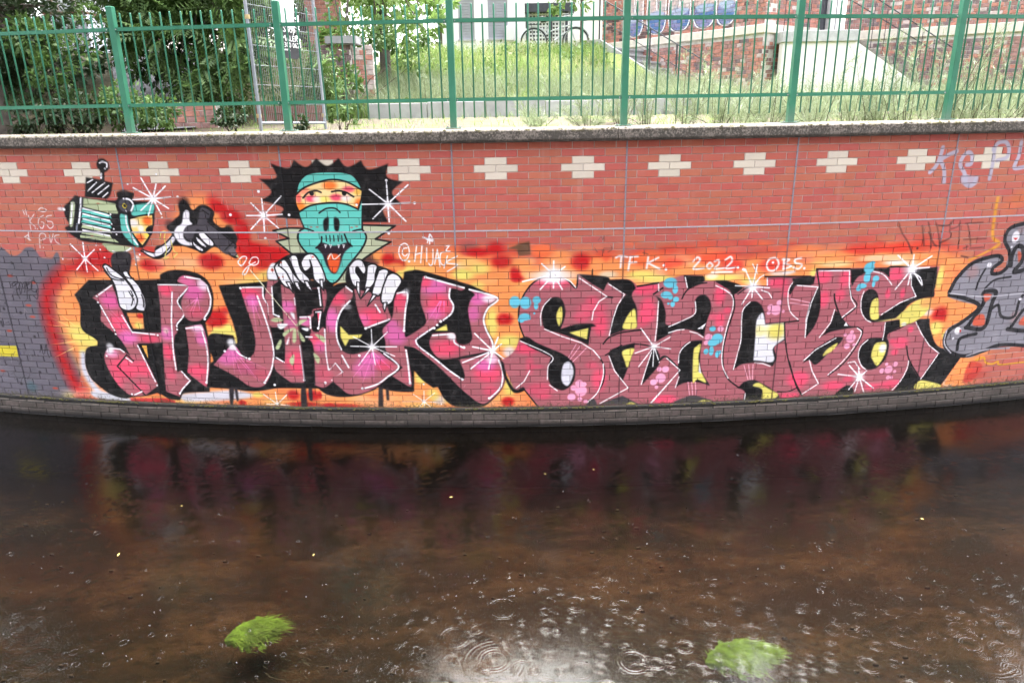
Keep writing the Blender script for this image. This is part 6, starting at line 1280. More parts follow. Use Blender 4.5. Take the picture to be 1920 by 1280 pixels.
def brick_face(root, P0, P1, z0, z1, seed, mats=M_OB, weights=(.42, .3, .16, .12), header=True, drop=None, L0=.25, H=RH, part='brickwork'):
    """real bricks laid along P0->P1 (left to right as seen), face towards the viewer"""
    g = random.Random(seed); P0 = np.array(P0[:2], float); P1 = np.array(P1[:2], float); u = P1-P0; W_ = np.linalg.norm(u); u /= W_; a = math.atan2(u[1], u[0]); ca, sa = u
    mbs = [MB() for _ in mats]; rows = int((z1-z0)/H)
    for r in range(rows):
        L = L0/2 if (header and r % 2) else L0; x = -g.random()*.01-(0 if r % 2 else L0/4)
        while x < W_:
            a0, b0 = max(0, x), min(W_, x+L); x += L
            if b0-a0 < .03: continue
            if drop and drop((a0+b0)/2, z0+(r+.5)*H): continue
            V, F = brick_shape(b0-a0, H, .05, .004); d = g.uniform(-.005, .004); k = g.choices(range(len(mats)), weights)[0]; c = (a0+b0)/2
            px_ = P0[0]+ca*c-sa*d; py_ = P0[1]+sa*c+ca*d
            mbs[k].add(np.stack([px_+V[:, 0]*ca-V[:, 1]*sa, py_+V[:, 0]*sa+V[:, 1]*ca, z0+(r+.5)*H+V[:, 2]], 1), F)
    for k, q in enumerate(mbs):
        if q.n: q.build(part, mats[k], root, kind='stuff')
def slab(root, name, P0, P1, z0, z1, d, mat, off=0.0, e0=0.0, e1=0.0, bev=0.0):
    """upright slab from P0 to P1, its face off metres in front (towards the viewer), d thick"""
    P0 = np.array(P0[:2], float); P1 = np.array(P1[:2], float); u = P1-P0; L = np.linalg.norm(u); u /= L; n = np.array([u[1], -u[0]])
    A = P0-u*e0; B_ = P1+u*e1; c = (A+B_)/2+n*(off-d/2); m = MB(); m.box((c[0], c[1], (z0+z1)/2), (np.linalg.norm(B_-A), d, z1-z0), math.atan2(u[1], u[0]), bev)
    return m.build(name, mat, root)

# low concrete kerb wall along the foot of the bank, slab by slab
A_ = at(690, 205, 4.0); B_ = at(1400, 205, 4.0); K = empty('kerb_wall', (A_[0], 4.0, 3.7)); tag(K, 'low pale concrete slab edging along the foot of the grass bank', 'edging')
x = A_[0]; k = 0
while x < B_[0]:
    L = .98; slab(K, 'kerb_slab', (x+.006, 4.0+.01*(k % 2)), (x+L-.006, 4.0+.01*(k % 2)), 3.5, 4.0+.012*(k % 3), .09, M_PALEC, bev=.008); x += L; k += 1

# broken brick pier, dark flank at the left, red stub at the right
P0, P1, P2, P3 = at(606, 150, 5.0), at(662, 150, 5.05), at(664, 150, 5.1), at(702, 150, 5.15)
R_ = empty('brick_ruin', (P1[0], P1[1], 3.9)); tag(R_, 'broken brick wall stub with a flaking red end and a concrete cap', 'wall stub')
zt = at(640, 82, 5.0)[2]; slab(R_, 'mortar_core', P0, P1, 3.6, zt-.01, .4, M_OLDM, off=-.012); slab(R_, 'mortar_core', P2, P3, 3.6, zt-.06, .3, M_OLDM, off=-.012)
brick_face(R_, P0, P1, 3.75, zt, 1, weights=(.05, .25, .7, 0)); brick_face(R_, P2, P3, 3.75, zt+.0, 2, weights=(.6, .05, .0, .35), drop=lambda c, z: z > zt-.1 and c < .1)
slab(R_, 'cap_slab', at(610, 75, 5.0), at(668, 75, 5.0), zt, zt+.12, .5, M_PALEC, off=.04)

# low brick edging at the left and stained boards behind the mesh panel
P0, P1 = at(318, 230, 2.2), at(408, 230, 2.3); R_ = empty('low_brick_wall', (P0[0], P0[1], 3.6)); tag(R_, 'low dark red brick edging beside the grey path', 'wall'); zt = at(360, 196, 2.2)[2]
slab(R_, 'mortar_core', P0, P1, 3.4, zt-.006, .25, M_OLDM, off=-.01); brick_face(R_, P0, P1, zt-6*RH, zt, 4, weights=(.5, .4, .1, 0))
P0, P1 = at(478, 200, 2.6), at(612, 200, 2.9); R_ = empty('board_edging', (P0[0], P0[1], 3.6)); tag(R_, 'dark red stained boards laid on edge behind the mesh panel', 'edging'); zb = at(545, 222, 2.75)[2]
for k in range(2): slab(R_, 'board', P0, P1, zb+k*.115-.05, zb+k*.115+.058, .035, M_BOARD, off=.004*k, bev=.004)
# stones lying on the coping by the second post
for k, (px_, py_, w_, lb) in enumerate([(665, 237, .2, 'mossy broken brick lying on the coping, right of the second post'), (572, 240, .14, 'small mossy stone lying on the coping close to the second post')]):
    P = at_z(px_, py_, ZCOP+.02); m = MB(); m.box((0, 0, 0), (w_, .09, .06), .1, .015); o = m.build('broken_brick' if k == 0 else 'stone', simple('mossy_stone%s' % ('' if k == 0 else '_pale'), (.13, .10, .06), .95, .5, 30, bump=.6)); o.location = (P[0], P[1], ZCOP+.035); tag(o, lb, 'brick' if k == 0 else 'stone')

# mesh fence panel with a torn banner
A_ = at(490, 244, .62); B_ = at(609, 224, 1.75); za, zb = ZCOP, gz(B_[0], B_[1]); R_ = empty('mesh_panel', (A_[0], A_[1], ZCOP)); tag(R_, 'galvanised temporary mesh fence panel standing behind the railing by the second post', 'fence panel')
H_ = 2.0
for P, z in ((A_, za-.02), (B_, zb-.02)):
    m = MB(); m.tube([(P[0], P[1], z), (P[0]-.02, P[1]+.01, z+H_)], .021, 10); p_ = m.build('upright', M_ZINC, R_, smooth=False)
    for zz in (.18, 1.28): m = MB(); m.tube([(P[0]-.01, P[1]+.01, z+zz), (P[0]-.01, P[1]+.01, z+zz+.045)], .031, 8); m.build('clamp', simple('brass_clamp', (.45, .33, .16), .45, .2, 30) if 'brass_clamp' not in bpy.data.materials else bpy.data.materials['brass_clamp'], p_)
def onp(t, h): return (A_[0]+(B_[0]-A_[0])*t, A_[1]+(B_[1]-A_[1])*t, za+(zb-za)*t+h)
m = MB(); m.tube([onp(0, .10), onp(1, .08)], .019, 8); m.build('bottom_rail', M_ZINC, R_); m = MB(); m.tube([onp(0, 1.95), onp(1, 1.95)], .019, 8); m.build('top_rail', M_ZINC, R_)
m = MB()
for k in range(1, 36): m.tube([onp(k/36, .10), onp(k/36, 1.95)], .0017, 4, cap=False)
for k in range(1, 9): m.tube([onp(0, .1+k*.22), onp(1, .1+k*.22)], .0022, 4, cap=False)
m.build('wire_mesh', M_ZINC, R_, kind='stuff')
# banner: white above, black below, lettering in white
bn = empty('banner', onp(.45, .9)); tag(bn, 'black and white advertising banner hung on the mesh panel', 'banner')
M_BW = simple('banner_white', (.78, .76, .78), .5, .06, 5); M_BB = simple('banner_black', (.035, .035, .042), .45, .3, 8)
def bp(px_, py_, o=0.0):
    """point of the panel plane under a pixel"""
    d = ray(px_, py_); u = np.array([B_[0]-A_[0], B_[1]-A_[1]]); n = np.array([u[1], -u[0]]); n /= np.hypot(*n); q = np.array([A_[0], A_[1]])+n*(.02+o); t = ((q-CO[:2])@n)/(d[:2]@n); return CO+d*t
un = np.array([B_[0]-A_[0], B_[1]-A_[1]]); un = np.array([un[1], -un[0]])/np.hypot(*un); back = (-un[0]*.006, -un[1]*.006, 0)
m = MB(); m.prism([bp(516, -30), bp(521, 62), bp(540, 52), bp(552, 60), bp(549, -30)], back); m.build('white_cloth', M_BW, bn)
m = MB(); m.prism([bp(521, 60, .004), bp(530, 108, .004), bp(558, 112, .004), bp(563, 104, .004), bp(564, 86, .004), bp(555, 68, .004), bp(546, 56, .004), bp(526, 47, .004)], back); m.build('black_cloth', M_BB, bn)
def text_mesh(txt, p, right, up, size, mat, root, name='lettering'):
    cu = bpy.data.curves.new('t', 'FONT'); cu.body = txt; cu.size = size; cu.extrude = .0008; cu.resolution_u = 2
    tmp = bpy.data.objects.new('t', cu); COL.objects.link(tmp); bpy.context.view_layer.update()
    me = bpy.data.meshes.new_from_object(tmp.evaluated_get(bpy.context.evaluated_depsgraph_get())); bpy.data.objects.remove(tmp); bpy.data.curves.remove(cu)
    n = np.cross(right, up); M_ = Matrix(((right[0], up[0], n[0], p[0]), (right[1], up[1], n[1], p[1]), (right[2], up[2], n[2], p[2]), (0, 0, 0, 1)))
    me.transform(M_); me.materials.clear(); me.materials.append(mat); me.name = name; o = bpy.data.objects.new(name, me); COL.objects.link(o)
    if root: o.parent = root; o.matrix_parent_inverse = parent_inv(root)
    return o
rt = np.array([B_[0]-A_[0], B_[1]-A_[1], 0]); rt /= np.linalg.norm(rt); M_LET = simple('white_lettering', (.8, .8, .8), .5, .03, 5)
for txt, px_, py_, sz in (('t.Shop', 524, 59, .115), ('MALER', 529, 76, .095), ('0300 0627', 529, 88, .085), ('www.', 533, 95, .05)): text_mesh(txt, bp(px_, py_, .011), rt, np.array([0, 0, 1.0]), sz, M_LET, bn)

# white house with two grey roller shutters
Yh = 15.0; hx0, hx1 = at(828, 40, Yh)[0], at(1180, 40, Yh)[0]; zg = 5.0; ht = 13.0
H = empty('white_house', ((hx0+hx1)/2, Yh, zg)); tag(H, 'white plastered house with grey roller shutters behind the grass bank', 'house')
ops = [(at(858, 0, Yh)[0], at(888, 0, Yh)[0]), (at(914, 0, Yh)[0], at(951, 0, Yh)[0])]; zo0 = at(900, 74, Yh)[2]; zo1 = zo0+2.0
xs = [hx0]+[v for o in ops for v in o]+[hx1]
for k in range(0, len(xs), 2): slab(H, 'wall', (xs[k], Yh), (xs[k+1], Yh), zg, zo1, .3, M_WHITE)
for o in ops: slab(H, 'wall', (o[0], Yh), (o[1], Yh), zg, zo0, .3, M_WHITE)
slab(H, 'wall', (hx0, Yh), (hx1, Yh), zo1+.002, ht, .3, M_WHITE)
slab(H, 'gable_wall', (hx1-.3, Yh+6), (hx1-.3, Yh+.01), zg, ht, .3, M_WHITE); slab(H, 'gable_wall', (hx0+.3, Yh+.31), (hx0+.3, Yh+6), zg, ht, .3, M_WHITE); slab(H, 'roof', (hx0-.2, Yh+.2), (hx1+.2, Yh+.2), ht+.003, ht+.2, 7, M_DARKM, off=.6)
for o in ops:
    m = MB(); n = 26
    for k in range(n): zz = zo0+(k+.5)*(zo1-zo0)/n; m.box(((o[0]+o[1])/2, Yh+.10, zz), (o[1]-o[0]-.02, .02, (zo1-zo0)/n-.012), 0)
    m.box(((o[0]+o[1])/2, Yh+.13, (zo0+zo1)/2), (o[1]-o[0], .02, zo1-zo0)); s_ = m.build('roller_shutter', M_SHUT, H); slab(H, 'sill', (o[0]-.03, Yh), (o[1]+.03, Yh), zo0-.05, zo0-.003, .22, M_CONC, off=.05)
for k, xx in enumerate(np.linspace(hx0+.7, hx1-1.2, 3)):
    for zz in (8.6, 11.0): w_ = slab(H, 'window', (xx, Yh), (xx+.9, Yh), zz, zz+1.3, .06, M_SHUT, off=.02); slab(w_, 'pane', (xx+.06, Yh), (xx+.84, Yh), zz+.06, zz+1.24, .02, M_GLASS, off=.03)
# meter box on the house wall
P = at(955, 62, Yh-.3); mbx = MB(); mbx.box((0, 0, 0), (.3, .18, .42), 0, .015); mbx.box((0, -.095, 0), (.26, .01, .38), 0); o = mbx.build('meter_box', M_WHITE); o.location = (P[0], Yh-.1, P[2]); tag(o, 'white meter box on the house wall right of the shutters', 'box')
# bicycle shelter: dark beam and posts in front of a pierced screen
Ys = 13.2; a, b = at(986, 40, Ys), at(1060, 40, Ys); zt, zb = at(1020, 8, Ys)[2], at(1020, 24, Ys)[2]; R_ = empty('bicycle_shelter', ((a[0]+b[0])/2, Ys, 5.2)); tag(R_, 'dark grey bicycle shelter with a pierced white screen beside the white house', 'shelter')
slab(R_, 'roof', (a[0]-.03, Ys), (b[0]+.25, Ys), zb, zt, 1.2, M_DARKM, off=.2)
for px_ in (988, 1033, 1062): P = at(px_, 40, Ys); m = MB(); m.box((P[0], Ys-.08, (5.1+zb)/2), (.07, .07, zb-5.1-.003)); m.build('post', M_DARKM, R_)
m = MB(); n = 12
for k in range(n+1): xx = a[0]+(b[0]-a[0])*k/n; m.box((xx, Ys+.1, (5.1+zb)/2), (.035, .06, zb-5.1-.01))
for k in range(14): zz = 5.12+(zb-5.16)*k/13; m.box(((a[0]+b[0])/2, Ys+.1, zz), (b[0]-a[0], .056, .04))
m.build('pierced_screen', M_WHITE, R_, kind='stuff'); slab(R_, 'back_board', (a[0], Ys+.9), (b[0], Ys+.9), 5.1, zb-.01, .04, M_DARKM)

# parked city bicycle, seen from the side
Yb = 11.6; wr = at(1001, 63, Yb); wf = at(1074, 62, Yb); gz_ = gz((wr[0]+wf[0])/2, Yb); R = .335
zc = gz_+R+.02; BK = empty('bicycle', ((wr[0]+wf[0])/2, Yb, gz_)); tag(BK, 'silver city bicycle with a white front basket parked on top of the bank', 'bicycle')
M_TYRE = simple('tyre_rubber', (.05, .05, .055), .8, .2, 30); M_SILV = simple('silver_paint', (.55, .58, .62), .35, .1, 20); M_BASK = simple('white_wire', (.75, .75, .75), .5, .05, 20); M_SEAT = simple('black_vinyl', (.03, .03, .03), .5, .2, 20); M_BROWN = simple('brown_grip', (.16, .09, .06), .6, .2, 20)
xr, xf = wr[0], wr[0]+1.08
for xc in (xr, xf):
    ks = [2*PI*k/28 for k in range(28)]; m = MB(); m.tube([(xc+math.cos(k)*R, Yb, zc+math.sin(k)*R) for k in ks], .019, 6, closed=True); w_ = m.build('wheel', M_TYRE, BK)
    m = MB(); m.tube([(xc+math.cos(k)*(R-.028), Yb, zc+math.sin(k)*(R-.028)) for k in ks], .010, 5, closed=True)
    for k in range(14): g = 2*PI*k/14; m.tube([(xc, Yb+.02*(-1)**k, zc), (xc+math.cos(g)*(R-.03), Yb, zc+math.sin(g)*(R-.03))], .0016, 3, cap=False)
    m.tube([(xc, Yb-.05, zc), (xc, Yb+.05, zc)], .022, 8); m.build('rim', M_SILV, w_)
    m = MB(); aa = np.linspace(.5, 2.9, 12) if xc == xr else np.linspace(.35, 2.2, 10); m.tube([(xc+math.cos(k)*(R+.035), Yb, zc+math.sin(k)*(R+.035)) for k in aa], .018, 5); m.build('mudguard', M_SILV, BK)
bbx = (xr+.44, zc-.03); st = (xr+.30, zc+.45); hd = (xf-.16, zc+.42)
m = MB()
for p, q, r in (((xr, zc), bbx, .011), ((xr, zc), (st[0], st[1]-.08), .009), (bbx, (st[0], st[1]+.02), .016), (bbx, (hd[0]+.02, hd[1]-.12), .02), ((st[0]+.03, st[1]-.22), (hd[0], hd[1]-.02), .016), ((hd[0], hd[1]+.05), (xf-.09, zc+.2), .018)): m.tube([(p[0], Yb, p[1]), (q[0], Yb, q[1])], r, 7)
for sy in (-.05, .05): m.tube([(xf-.09, Yb+sy, zc+.22), (xf, Yb+sy, zc)], .011, 6)
m.build('frame', M_SILV, BK)
m = MB(); m.tube([(hd[0], Yb, hd[1]+.03), (hd[0]-.04, Yb, hd[1]+.17), (hd[0]+.0, Yb-.02, hd[1]+.20), (hd[0]-.04, Yb-.18, hd[1]+.22), (hd[0]-.2, Yb-.28, hd[1]+.21)], .011, 6); m.tube([(hd[0]+.0, Yb+.02, hd[1]+.20), (hd[0]-.04, Yb+.18, hd[1]+.22), (hd[0]-.2, Yb+.28, hd[1]+.21)], .011, 6); hb = m.build('handlebar', M_SILV, BK)
for sy in (-1, 1): m = MB(); m.tube([(hd[0]-.19, Yb+sy*.275, hd[1]+.211), (hd[0]-.30, Yb+sy*.29, hd[1]+.205)], .016, 6); m.build('grip', M_BROWN, hb)
m = MB(); m.tube([(st[0]-.13, Yb, st[1]+.09), (st[0]-.05, Yb, st[1]+.10), (st[0]+.06, Yb, st[1]+.09), (st[0]+.14, Yb, st[1]+.08)], [.075, .08, .045, .018], 8); m.tube([(st[0], Yb, st[1]), (st[0], Yb, st[1]+.07)], .013, 6); m.build('saddle', M_SEAT, BK)
m = MB(); bx0, bx1, bz0, bz1 = hd[0]+.05, hd[0]+.40, hd[1]-.02, hd[1]+.22
for zz in np.linspace(bz0, bz1, 5):
    e = (zz-bz0)/(bz1-bz0)*.05; m.tube([(bx0-e, Yb-.14-e, zz), (bx1+e, Yb-.14-e, zz), (bx1+e, Yb+.14+e, zz), (bx0-e, Yb+.14+e, zz)], .005, 4, closed=True)
for k in range(9):
    t = k/8
    for sy in (-1, 1): xx = bx0+(bx1-bx0)*t; m.tube([(xx, Yb+sy*.14, bz0), (xx+(t-.5)*.1, Yb+sy*.19, bz1)], .004, 4)
m.build('basket', M_BASK, BK)
m = MB(); m.tube([(bbx[0], Yb-.06, bbx[1]), (bbx[0]+.1, Yb-.08, bbx[1]-.13)], .01, 5); m.tube([(bbx[0], Yb+.06, bbx[1]), (bbx[0]-.1, Yb+.08, bbx[1]+.13)], .01, 5); m.box((bbx[0]+.1, Yb-.12, bbx[1]-.13), (.09, .08, .02)); m.box((bbx[0]-.1, Yb+.12, bbx[1]+.13), (.09, .08, .02)); m.tube([(bbx[0]+.09*math.cos(k), Yb-.045, bbx[1]+.09*math.sin(k)) for k in np.linspace(0, 6.0, 14)], .006, 4, closed=True); m.build('crank', M_DARKM, BK)
m = MB(); m.box((xr-.02, Yb, zc+R+.09), (.34, .13, .015)); m.tube([(xr, Yb-.06, zc), (xr-.06, Yb-.06, zc+R+.08)], .006, 4); m.tube([(xr, Yb+.06, zc), (xr-.06, Yb+.06, zc+R+.08)], .006, 4); m.build('carrier', M_DARKM, BK)

# stair with a thin steel railing coming down from the terrace, in front of the brick building
dirv = np.array([.76, -.65]); wv = np.array([.65, .76]); T0 = at(1118, 76, 10.6); T0 = np.array([T0[0], T0[1]]); zt = at(1118, 76, 10.6)[2]; rzs = math.atan2(dirv[1], dirv[0])
R_ = empty('garden_stair', (T0[0], T0[1], zt-1.6)); tag(R_, 'pale concrete stair with thin dark railing climbing to the white house', 'stair')
for k in range(10):
    c = T0+dirv*(k+.5)*.30+wv*.95; zz = zt-.165*(k+1); m = MB(); m.box((c[0], c[1], zz-.35), (.298, 1.7, .61), rzs); s_ = m.build('step', M_PALEC, R_); m = MB(); m.box((c[0]+dirv[0]*.02, c[1]+dirv[1]*.02, zz-.02), (.335, 1.72, .045), rzs, .004); m.build('tread', M_PALEC, s_)
def sp(t, z, o=0.0): q = T0+dirv*t*.30+wv*o; return (q[0], q[1], z)
m = MB(); m.prism([sp(-1.5, zt-.9), sp(-1.5, zt+.02), sp(.3, zt+.02), sp(10, zt-.165*9.8+.05), sp(10, zt-2.3)], (wv[0]*.09, wv[1]*.09, 0)); m.build('cheek_wall', M_CONC, R_)
pr = None
m = MB(); m.tube([sp(-1.5, zt+.95, .04), sp(.2, zt+.95, .04), sp(10, zt-.165*9.8+.95, .04)], .014, 6); m.build('handrail', M_DARKM, R_); m = MB(); m.tube([sp(-1.5, zt+.48, .04), sp(.2, zt+.48, .04), sp(10, zt-.165*9.8+.48, .04)], .009, 6); m.build('handrail', M_DARKM, R_)
for t in (.2, 2.6, 5.0, 7.4, 9.8): q = sp(t, zt-.165*max(0, t-.2), .04); m = MB(); m.box((q[0], q[1], q[2]+.475), (.04, .012, .95), rzs); m.build('baluster', M_DARKM, R_)

# the brick building at the middle right: two faces meeting at a corner, pale stone band
Cn = at(1432, 54, 8.7); Lf = at(1176, 62, 12.2); u = np.array([Cn[0]-Lf[0], Cn[1]-Lf[1]]); u /= np.hypot(*u); nv = np.array([-u[1], u[0]]); Lf2 = np.array(Lf[:2])-u*1.0; Rf = np.array(Cn[:2])+nv*2.0
zb1, zb0 = at(1432, 45, 8.7)[2], at(1432, 62, 8.7)[2]; BB = empty('brick_building', (Cn[0], Cn[1], 3.7)); tag(BB, 'old brick building with a pale stone band and blue graffiti behind the stair', 'building')
HT = 16.5
slab(BB, 'wall', Lf2, Cn, 3.4, zb0+1.6, .4, M_OLDM, off=-.012); slab(BB, 'wall', Cn, Rf, 3.4, zb0+1.6, .4, M_OLDM, off=-.012, e0=-.014)
slab(BB, 'upper_wall', Lf2, Cn, zb0+1.605, HT, .4, M_BTEX, off=.0, e1=.0); slab(BB, 'upper_wall', Cn, Rf, zb0+1.605, HT, .4, M_BTEX, e0=-.002)
gu0 = np.array(Lf2)
cv2 = Canvas(0, 5.2, 0, 1.7, 110, lambda a, b: (a, b)); cv2.fr(0, 0, 1)
def g2_(p): return [(q[0], q[1]) for q in p]
for k, (xx, w_) in enumerate([(1.0, .55), (1.75, .6), (2.5, .65), (3.3, .6), (4.0, .5)]):
    cv2.poly([(xx, .12), (xx+w_*.5, .04), (xx+w_, .15), (xx+w_*.95, .5), (xx+w_*.1, .52)], (80, 130, 190), True, 1.0, .6)
    cv2.poly([(xx+.02, .5), (xx+w_*.95, .5), (xx+w_, 1.6), (xx, 1.6)], (225, 222, 226), True, 2.0, .42)
    for l in ([(xx, 1.5), (xx-.03, .3), (xx+w_*.45, .03), (xx+w_, .25), (xx+w_*.95, 1.5)], [(xx+w_*.4, 1.5), (xx+w_*.5, .6), (xx+w_*.62, 1.5)]): cv2.stroke(l, 5, (235, 232, 236)); cv2.stroke([(a+.04, b) for a, b in l], 2, (60, 58, 66))
G2 = cv2.image('building_paint')
def graf_mat(name, base):
    m = MT(name, .85, .2); P = m.pos(); x, y, z = m.xyz(P); uu = m.math('ADD', m.math('MULTIPLY', m.math('SUBTRACT', x, float(gu0[0])), float(u[0])), m.math('MULTIPLY', m.math('SUBTRACT', y, float(gu0[1])), float(u[1])))
    n = m.noise(P, 9.0, 5, .6); c = m.mix(m.step(n, .3, .7), tuple(v*.65 for v in base), tuple(v*1.3 for v in base))
    im = m.n('ShaderNodeTexImage', image=G2, extension='CLIP'); m.l(m.comb(m.math('DIVIDE', uu, 5.2), m.math('DIVIDE', m.math('SUBTRACT', z, zb1+.05), 1.7), 0.0), im.inputs[0])
    m.col(m.mix(im.outputs['Alpha'], c, im.outputs['Color'])); return m.m
M_OBG = [graf_mat('painted_red_brick', (.42, .19, .15)), graf_mat('painted_brown_brick', (.32, .18, .165)), graf_mat('painted_dark_brick', (.12, .075, .075)), graf_mat('painted_washed_brick', (.42, .30, .27))]
brick_face(BB, Lf2, Cn, zb0-24*RH, zb0-.004, 11, weights=(.42, .30, .12, .16)); brick_face(BB, Cn, Rf, zb0-24*RH, zb0-.004, 12, weights=(.25, .4, .25, .1))
brick_face(BB, Lf2, Cn, zb1+.004, zb1+.004+15*RH, 13, mats=M_OBG); brick_face(BB, Cn, Rf, zb1+.004, zb1+15*RH, 14, weights=(.5, .35, .1, .05))
slab(BB, 'stone_band', Lf2, Cn, zb0, zb1, .12, M_STONE, off=.05, e1=.05, bev=.01); slab(BB, 'stone_band', Cn, Rf, zb0, zb1-.002, .1, M_STONE, off=.045, e0=-.01, bev=.01)
# dark door between white jambs at the head of the right stair
P0, P1 = at(1472, 20, 9.9), at(1642, 20, 10.4); D_ = empty('doorway', (P0[0], P0[1], 5.4)); tag(D_, 'dark grey double door between white jambs above the right stair', 'door')
dd = (P1-P0)[:2]; L = np.hypot(*dd); dd /= L
def al(t): return (P0[0]+dd[0]*t, P0[1]+dd[1]*t)
pxs = lambda a: (at(a, 20, 9.9+.5*(a-1472)/170.0)[0]-P0[0])/dd[0]
a0, a1, a2, a3, a4 = pxs(1476), pxs(1484), pxs(1556), pxs(1563), pxs(1580)
slab(D_, 'jamb', al(a0), al(a1), 5.2, 8.2, .3, M_WHITE); slab(D_, 'jamb', al(a2), al(a4), 5.2, 8.2, .3, M_WHITE); slab(D_, 'lintel', al(a0), al(a4), 8.203, 8.5, .3, M_WHITE)
mid = (a1+a2)/2
for p, q in ((a1+.004, mid-.004), (mid+.004, a2-.004)):
    lf = slab(D_, 'door_leaf', al(p), al(q), 5.2, 8.19, .06, M_DARKM, off=-.12)
    for zz in (5.5, 6.6): slab(lf, 'panel', al(p+.06), al(q-.06), zz, zz+.85, .02, M_DARKM, off=-.105, bev=.006)
m = MB(); q = al(mid-.05); m.box((q[0], q[1]+.02, 6.35), (.03, .06, .14)); m.build('handle', M_STEEL, D_)
# right wing of the building
Q0, Q1 = np.array(at(1584, 40, 10.4)[:2]), np.array(at(2260, 40, 7.4)[:2]); W2_ = empty('brick_wing', (Q1[0], Q1[1], 3.7)); tag(W2_, 'long brick wing with a pale stone band at the right end', 'building')
zq1, zq0 = at(1905, 42, 8.9)[2], at(1905, 61, 8.9)[2]
slab(W2_, 'wall', Q0, Q1, 3.4, zq0+1.6, .4, M_OLDM, off=-.012); slab(W2_, 'upper_wall', Q0, Q1, zq0+1.605, HT, .4, M_BTEX)
brick_face(W2_, Q0, Q1, zq0-20*RH, zq0-.003, 15, weights=(.2, .45, .3, .05)); brick_face(W2_, Q0, Q1, zq1+.004, zq1+14*RH, 16, weights=(.3, .4, .2, .1)); slab(W2_, 'stone_band', Q0, Q1, zq0, zq1, .1, M_STONE, off=.05, bev=.012)
# white rendered stair block with stone steps going down to the right and its railing
Yp = 8.45; S_ = empty('stone_stair', (at(1560, 100, Yp)[0], Yp, 3.7)); tag(S_, 'white rendered stair block with stone steps and thin railing below the dark door', 'stair')
xa, xb, xc = at(1467, 100, Yp)[0], at(1606, 78, Yp)[0], at(1700, 145, Yp)[0]; ztp, zsl = at(1540, 79, Yp)[2], at(1700, 145, Yp)[2]; zcp = at(1540, 57, Yp)[2]
m = MB(); m.prism([(xa, Yp, 3.4), (xc+.5, Yp, 3.4), (xc+.5, Yp, zsl-.33), (xc, Yp, zsl), (xb, Yp, ztp), (xa, Yp, ztp)], (0, .25, 0)); m.build('rendered_wall', M_RENDER, S_)
m = MB(); m.box(((xa+xb)/2-.01, Yp+.62, (ztp+zcp)/2), (xb-xa+.04, 1.34, zcp-ztp-.004), 0, .012); m.build('landing_slab', M_CONC, S_)
n = 8
for k in range(n):
    x0 = xb+.02+k*.30; zz = zcp-.02-(k+1)*.17; m = MB(); m.box((x0+.17, Yp+.72, zz-.08), (.36, .9, .16), 0, .01); m.build('step', M_STAIN, S_); m = MB(); m.box((x0+.16, Yp+.74, (zz-.165+3.4)/2), (.296, .8, zz-.165-3.4)); m.build('step_core', M_OB[2] if k % 2 else M_STAIN, S_)
for k in range(15):
    t = k/14; xx = xa+.1+(xb-xa-.1)*t*0 + (xa+.08+t*(xb-xa+n*.3-.08)-xa-.08); zz = zcp if xx < xb else zcp-(xx-xb)/.30*.17-.06
    m = MB(); m.tube([(xx, Yp+.36, zz-.1), (xx, Yp+.36, zz+.92)], .0085, 6); m.build('baluster', M_DARKM, S_)
m = MB(); m.tube([(xa+.05, Yp+.36, zcp+.92), (xb, Yp+.36, zcp+.92), (xb+n*.3, Yp+.36, zcp+.92-n*.17)], .013, 6); m.build('handrail', M_DARKM, S_)
m = MB(); m.tube([(xb-.1, Yp+1.1, zcp+.9), (xb+n*.3+.4, Yp+1.1, zcp+.9-n*.17-.2)], .012, 6); m.build('handrail', M_DARKM, S_)
# left background: pale metal container and a brick house
Pc0, Pc1 = at(88, 60, 12.5), at(166, 60, 12.5); zc0, zc1 = at(130, 108, 12.5)[2]-.3, at(130, -40, 12.5)[2]; R_ = empty('metal_container', ((Pc0[0]+Pc1[0])/2, 12.5, zc0)); tag(R_, 'pale metal site container with rust streaks behind the willow', 'container')
def rust():
    m = MT('rusty_white_steel', .6, .4); P = m.pos(); x, y, z = m.xyz(P); n = m.noise(m.comb(m.math('MULTIPLY', x, 5.0), y, m.math('MULTIPLY', z, .6)), 1.0, 5, .6); m.col(m.mix(m.step(n, .55, .7), (.60, .63, .70), (.42, .22, .10))); return m.m
M_RUST = rust(); zm = at(130, 26, 12.5)[2]
slab(R_, 'lower_panel', Pc0, Pc1, zc0, zm-.02, 2.4, simple('pale_blue_steel', (.46, .49, .58), .6, .1, 6)); slab(R_, 'ledge', Pc0, Pc1, zm-.018, zm+.05, 2.4, M_BOARD, off=.06); slab(R_, 'upper_panel', Pc0, Pc1, zm+.052, zc1, 2.4, M_RUST)
for k in range(9): t = (k+.5)/9; q = (Pc0[0]+(Pc1[0]-Pc0[0])*t, 12.5); slab(R_, 'rib', (q[0]-.03, 12.5), (q[0]+.03, 12.5), zc0+.02, zm-.04, .03, bpy.data.materials['pale_blue_steel'], off=.025)
Pa, Pb = at(150, 20, 17.0), at(300, 20, 17.0); R_ = empty('brick_house', ((Pa[0]+Pb[0])/2, 17.0, 5.2)); tag(R_, 'red brick house far behind the trees at the left', 'house')
slab(R_, 'wall', Pa, Pb, 5.0, 13, 5, M_OLDM, off=-.012); slab(R_, 'roof', Pa, Pb, 13.002, 13.3, 5.6, M_DARKM, off=.3, e0=.3, e1=.3); brick_face(R_, Pa, Pb, 6.0, 9.4, 18, weights=(.7, .2, .05, .05)); w_ = slab(R_, 'window', (Pb[0]-.7, 17), (Pb[0]-.1, 17), 7.2, 8.6, .05, M_WHITE, off=.02); slab(w_, 'pane', (Pb[0]-.64, 17), (Pb[0]-.16, 17), 7.26, 8.54, .02, M_GLASS, off=.03)
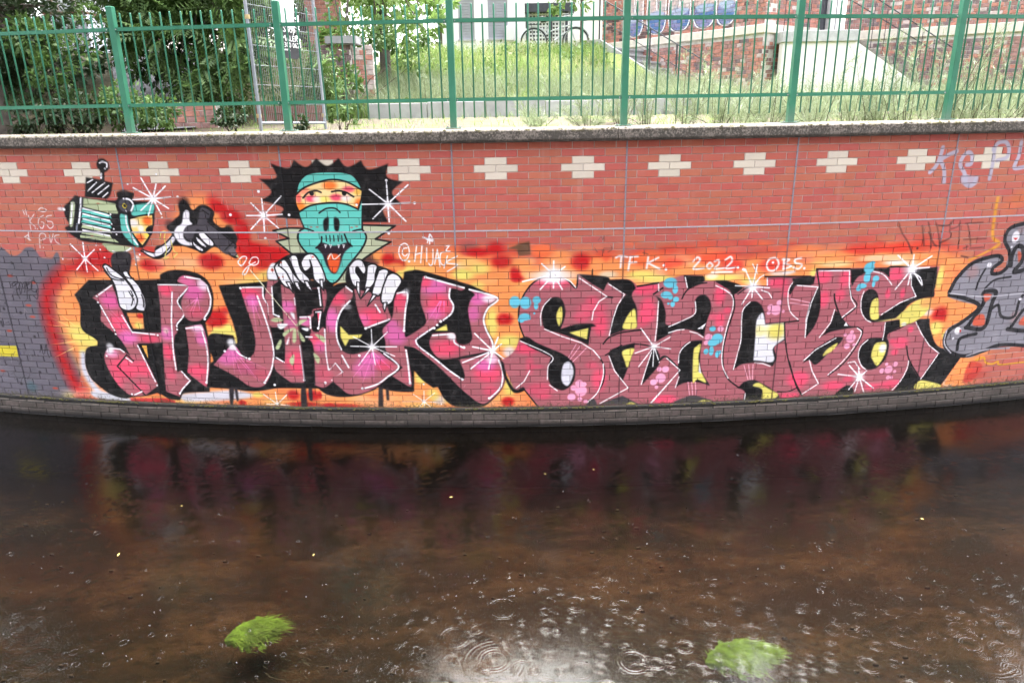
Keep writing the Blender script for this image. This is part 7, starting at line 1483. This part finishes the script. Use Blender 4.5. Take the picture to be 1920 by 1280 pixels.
# brick gable and downpipe glimpsed past the banner
Pa, Pb = at(560, 20, 9.5), at(640, 20, 9.6); R_ = empty('outbuilding', ((Pa[0]+Pb[0])/2, 9.5, 5.0)); tag(R_, 'red brick outbuilding with dark boarded side behind the banner', 'building')
Pm = at(570, 20, 9.52); slab(R_, 'boarding', Pa, Pm, 4.6, 9.0, .3, M_DARKM); slab(R_, 'wall', Pm, Pb, 4.6, 9.0, .3, M_OLDM, off=-.012); brick_face(R_, Pm, Pb, 5.0, 7.6, 19, weights=(.7, .2, .0, .1))
for k in range(4): q = Pa[:2]+(Pm-Pa)[:2]*(k+.5)/4; slab(R_, 'plank', (q[0]-.03, q[1]), (q[0]+.03, q[1]), 4.7, 8.9, .03, M_TWIG, off=.02)
# row of trees closing the view far behind
for k, (x, y, h_, r) in enumerate([(-14, 24, 10, 3.2), (-3, 27, 9, 3.0)]):
    z0 = gz(x, y); bl = [(x+dx*r, y+dy*r, z0+h_*f, r*s_, r*s_, r*s_*.9) for dx, dy, f, s_ in ((0, 0, .8, .9), (-.6, .2, .6, .8), (.6, -.2, .6, .8), (0, -.3, .4, .8), (.4, 0, .3, .7), (-.4, 0, .3, .7))]
    plant('background_tree', ['broad green tree far behind the container', 'broad green tree far behind the young sycamore'][k], 'tree', (x, y, z0), bl, 2200, LEAF, .5, L_MID, 70+k, stems=8, trunk=[([(x, y, z0-.2), (x, y, z0+2.5), (x, y, z0+h_*.6)], [.25, .2, .12])])

for k, (x, y, r, lb) in enumerate(NEAR_TREES):  # the added crowns that dim the wall from out of view
    bl = [(x+dx*r, y+dy*r, 7.6+dz*r, r*.7, r*.7, r*.55) for dx, dy, dz in ((0, 0, .5), (-.6, .5, 0), (.6, .6, .1), (.1, .9, -.1), (0, -.3, .9), (-.3, .2, .6))]
    plant('added_shade_tree', lb, 'tree', (x, y, 2.2), bl, 2600, LEAF, .42, L_DARK, 90+k, stems=8, trunk=[([(x, y, 2.1), (x, y+.1, 4.6), (x, y+.2, 7.4)], [.25, .2, .14])])
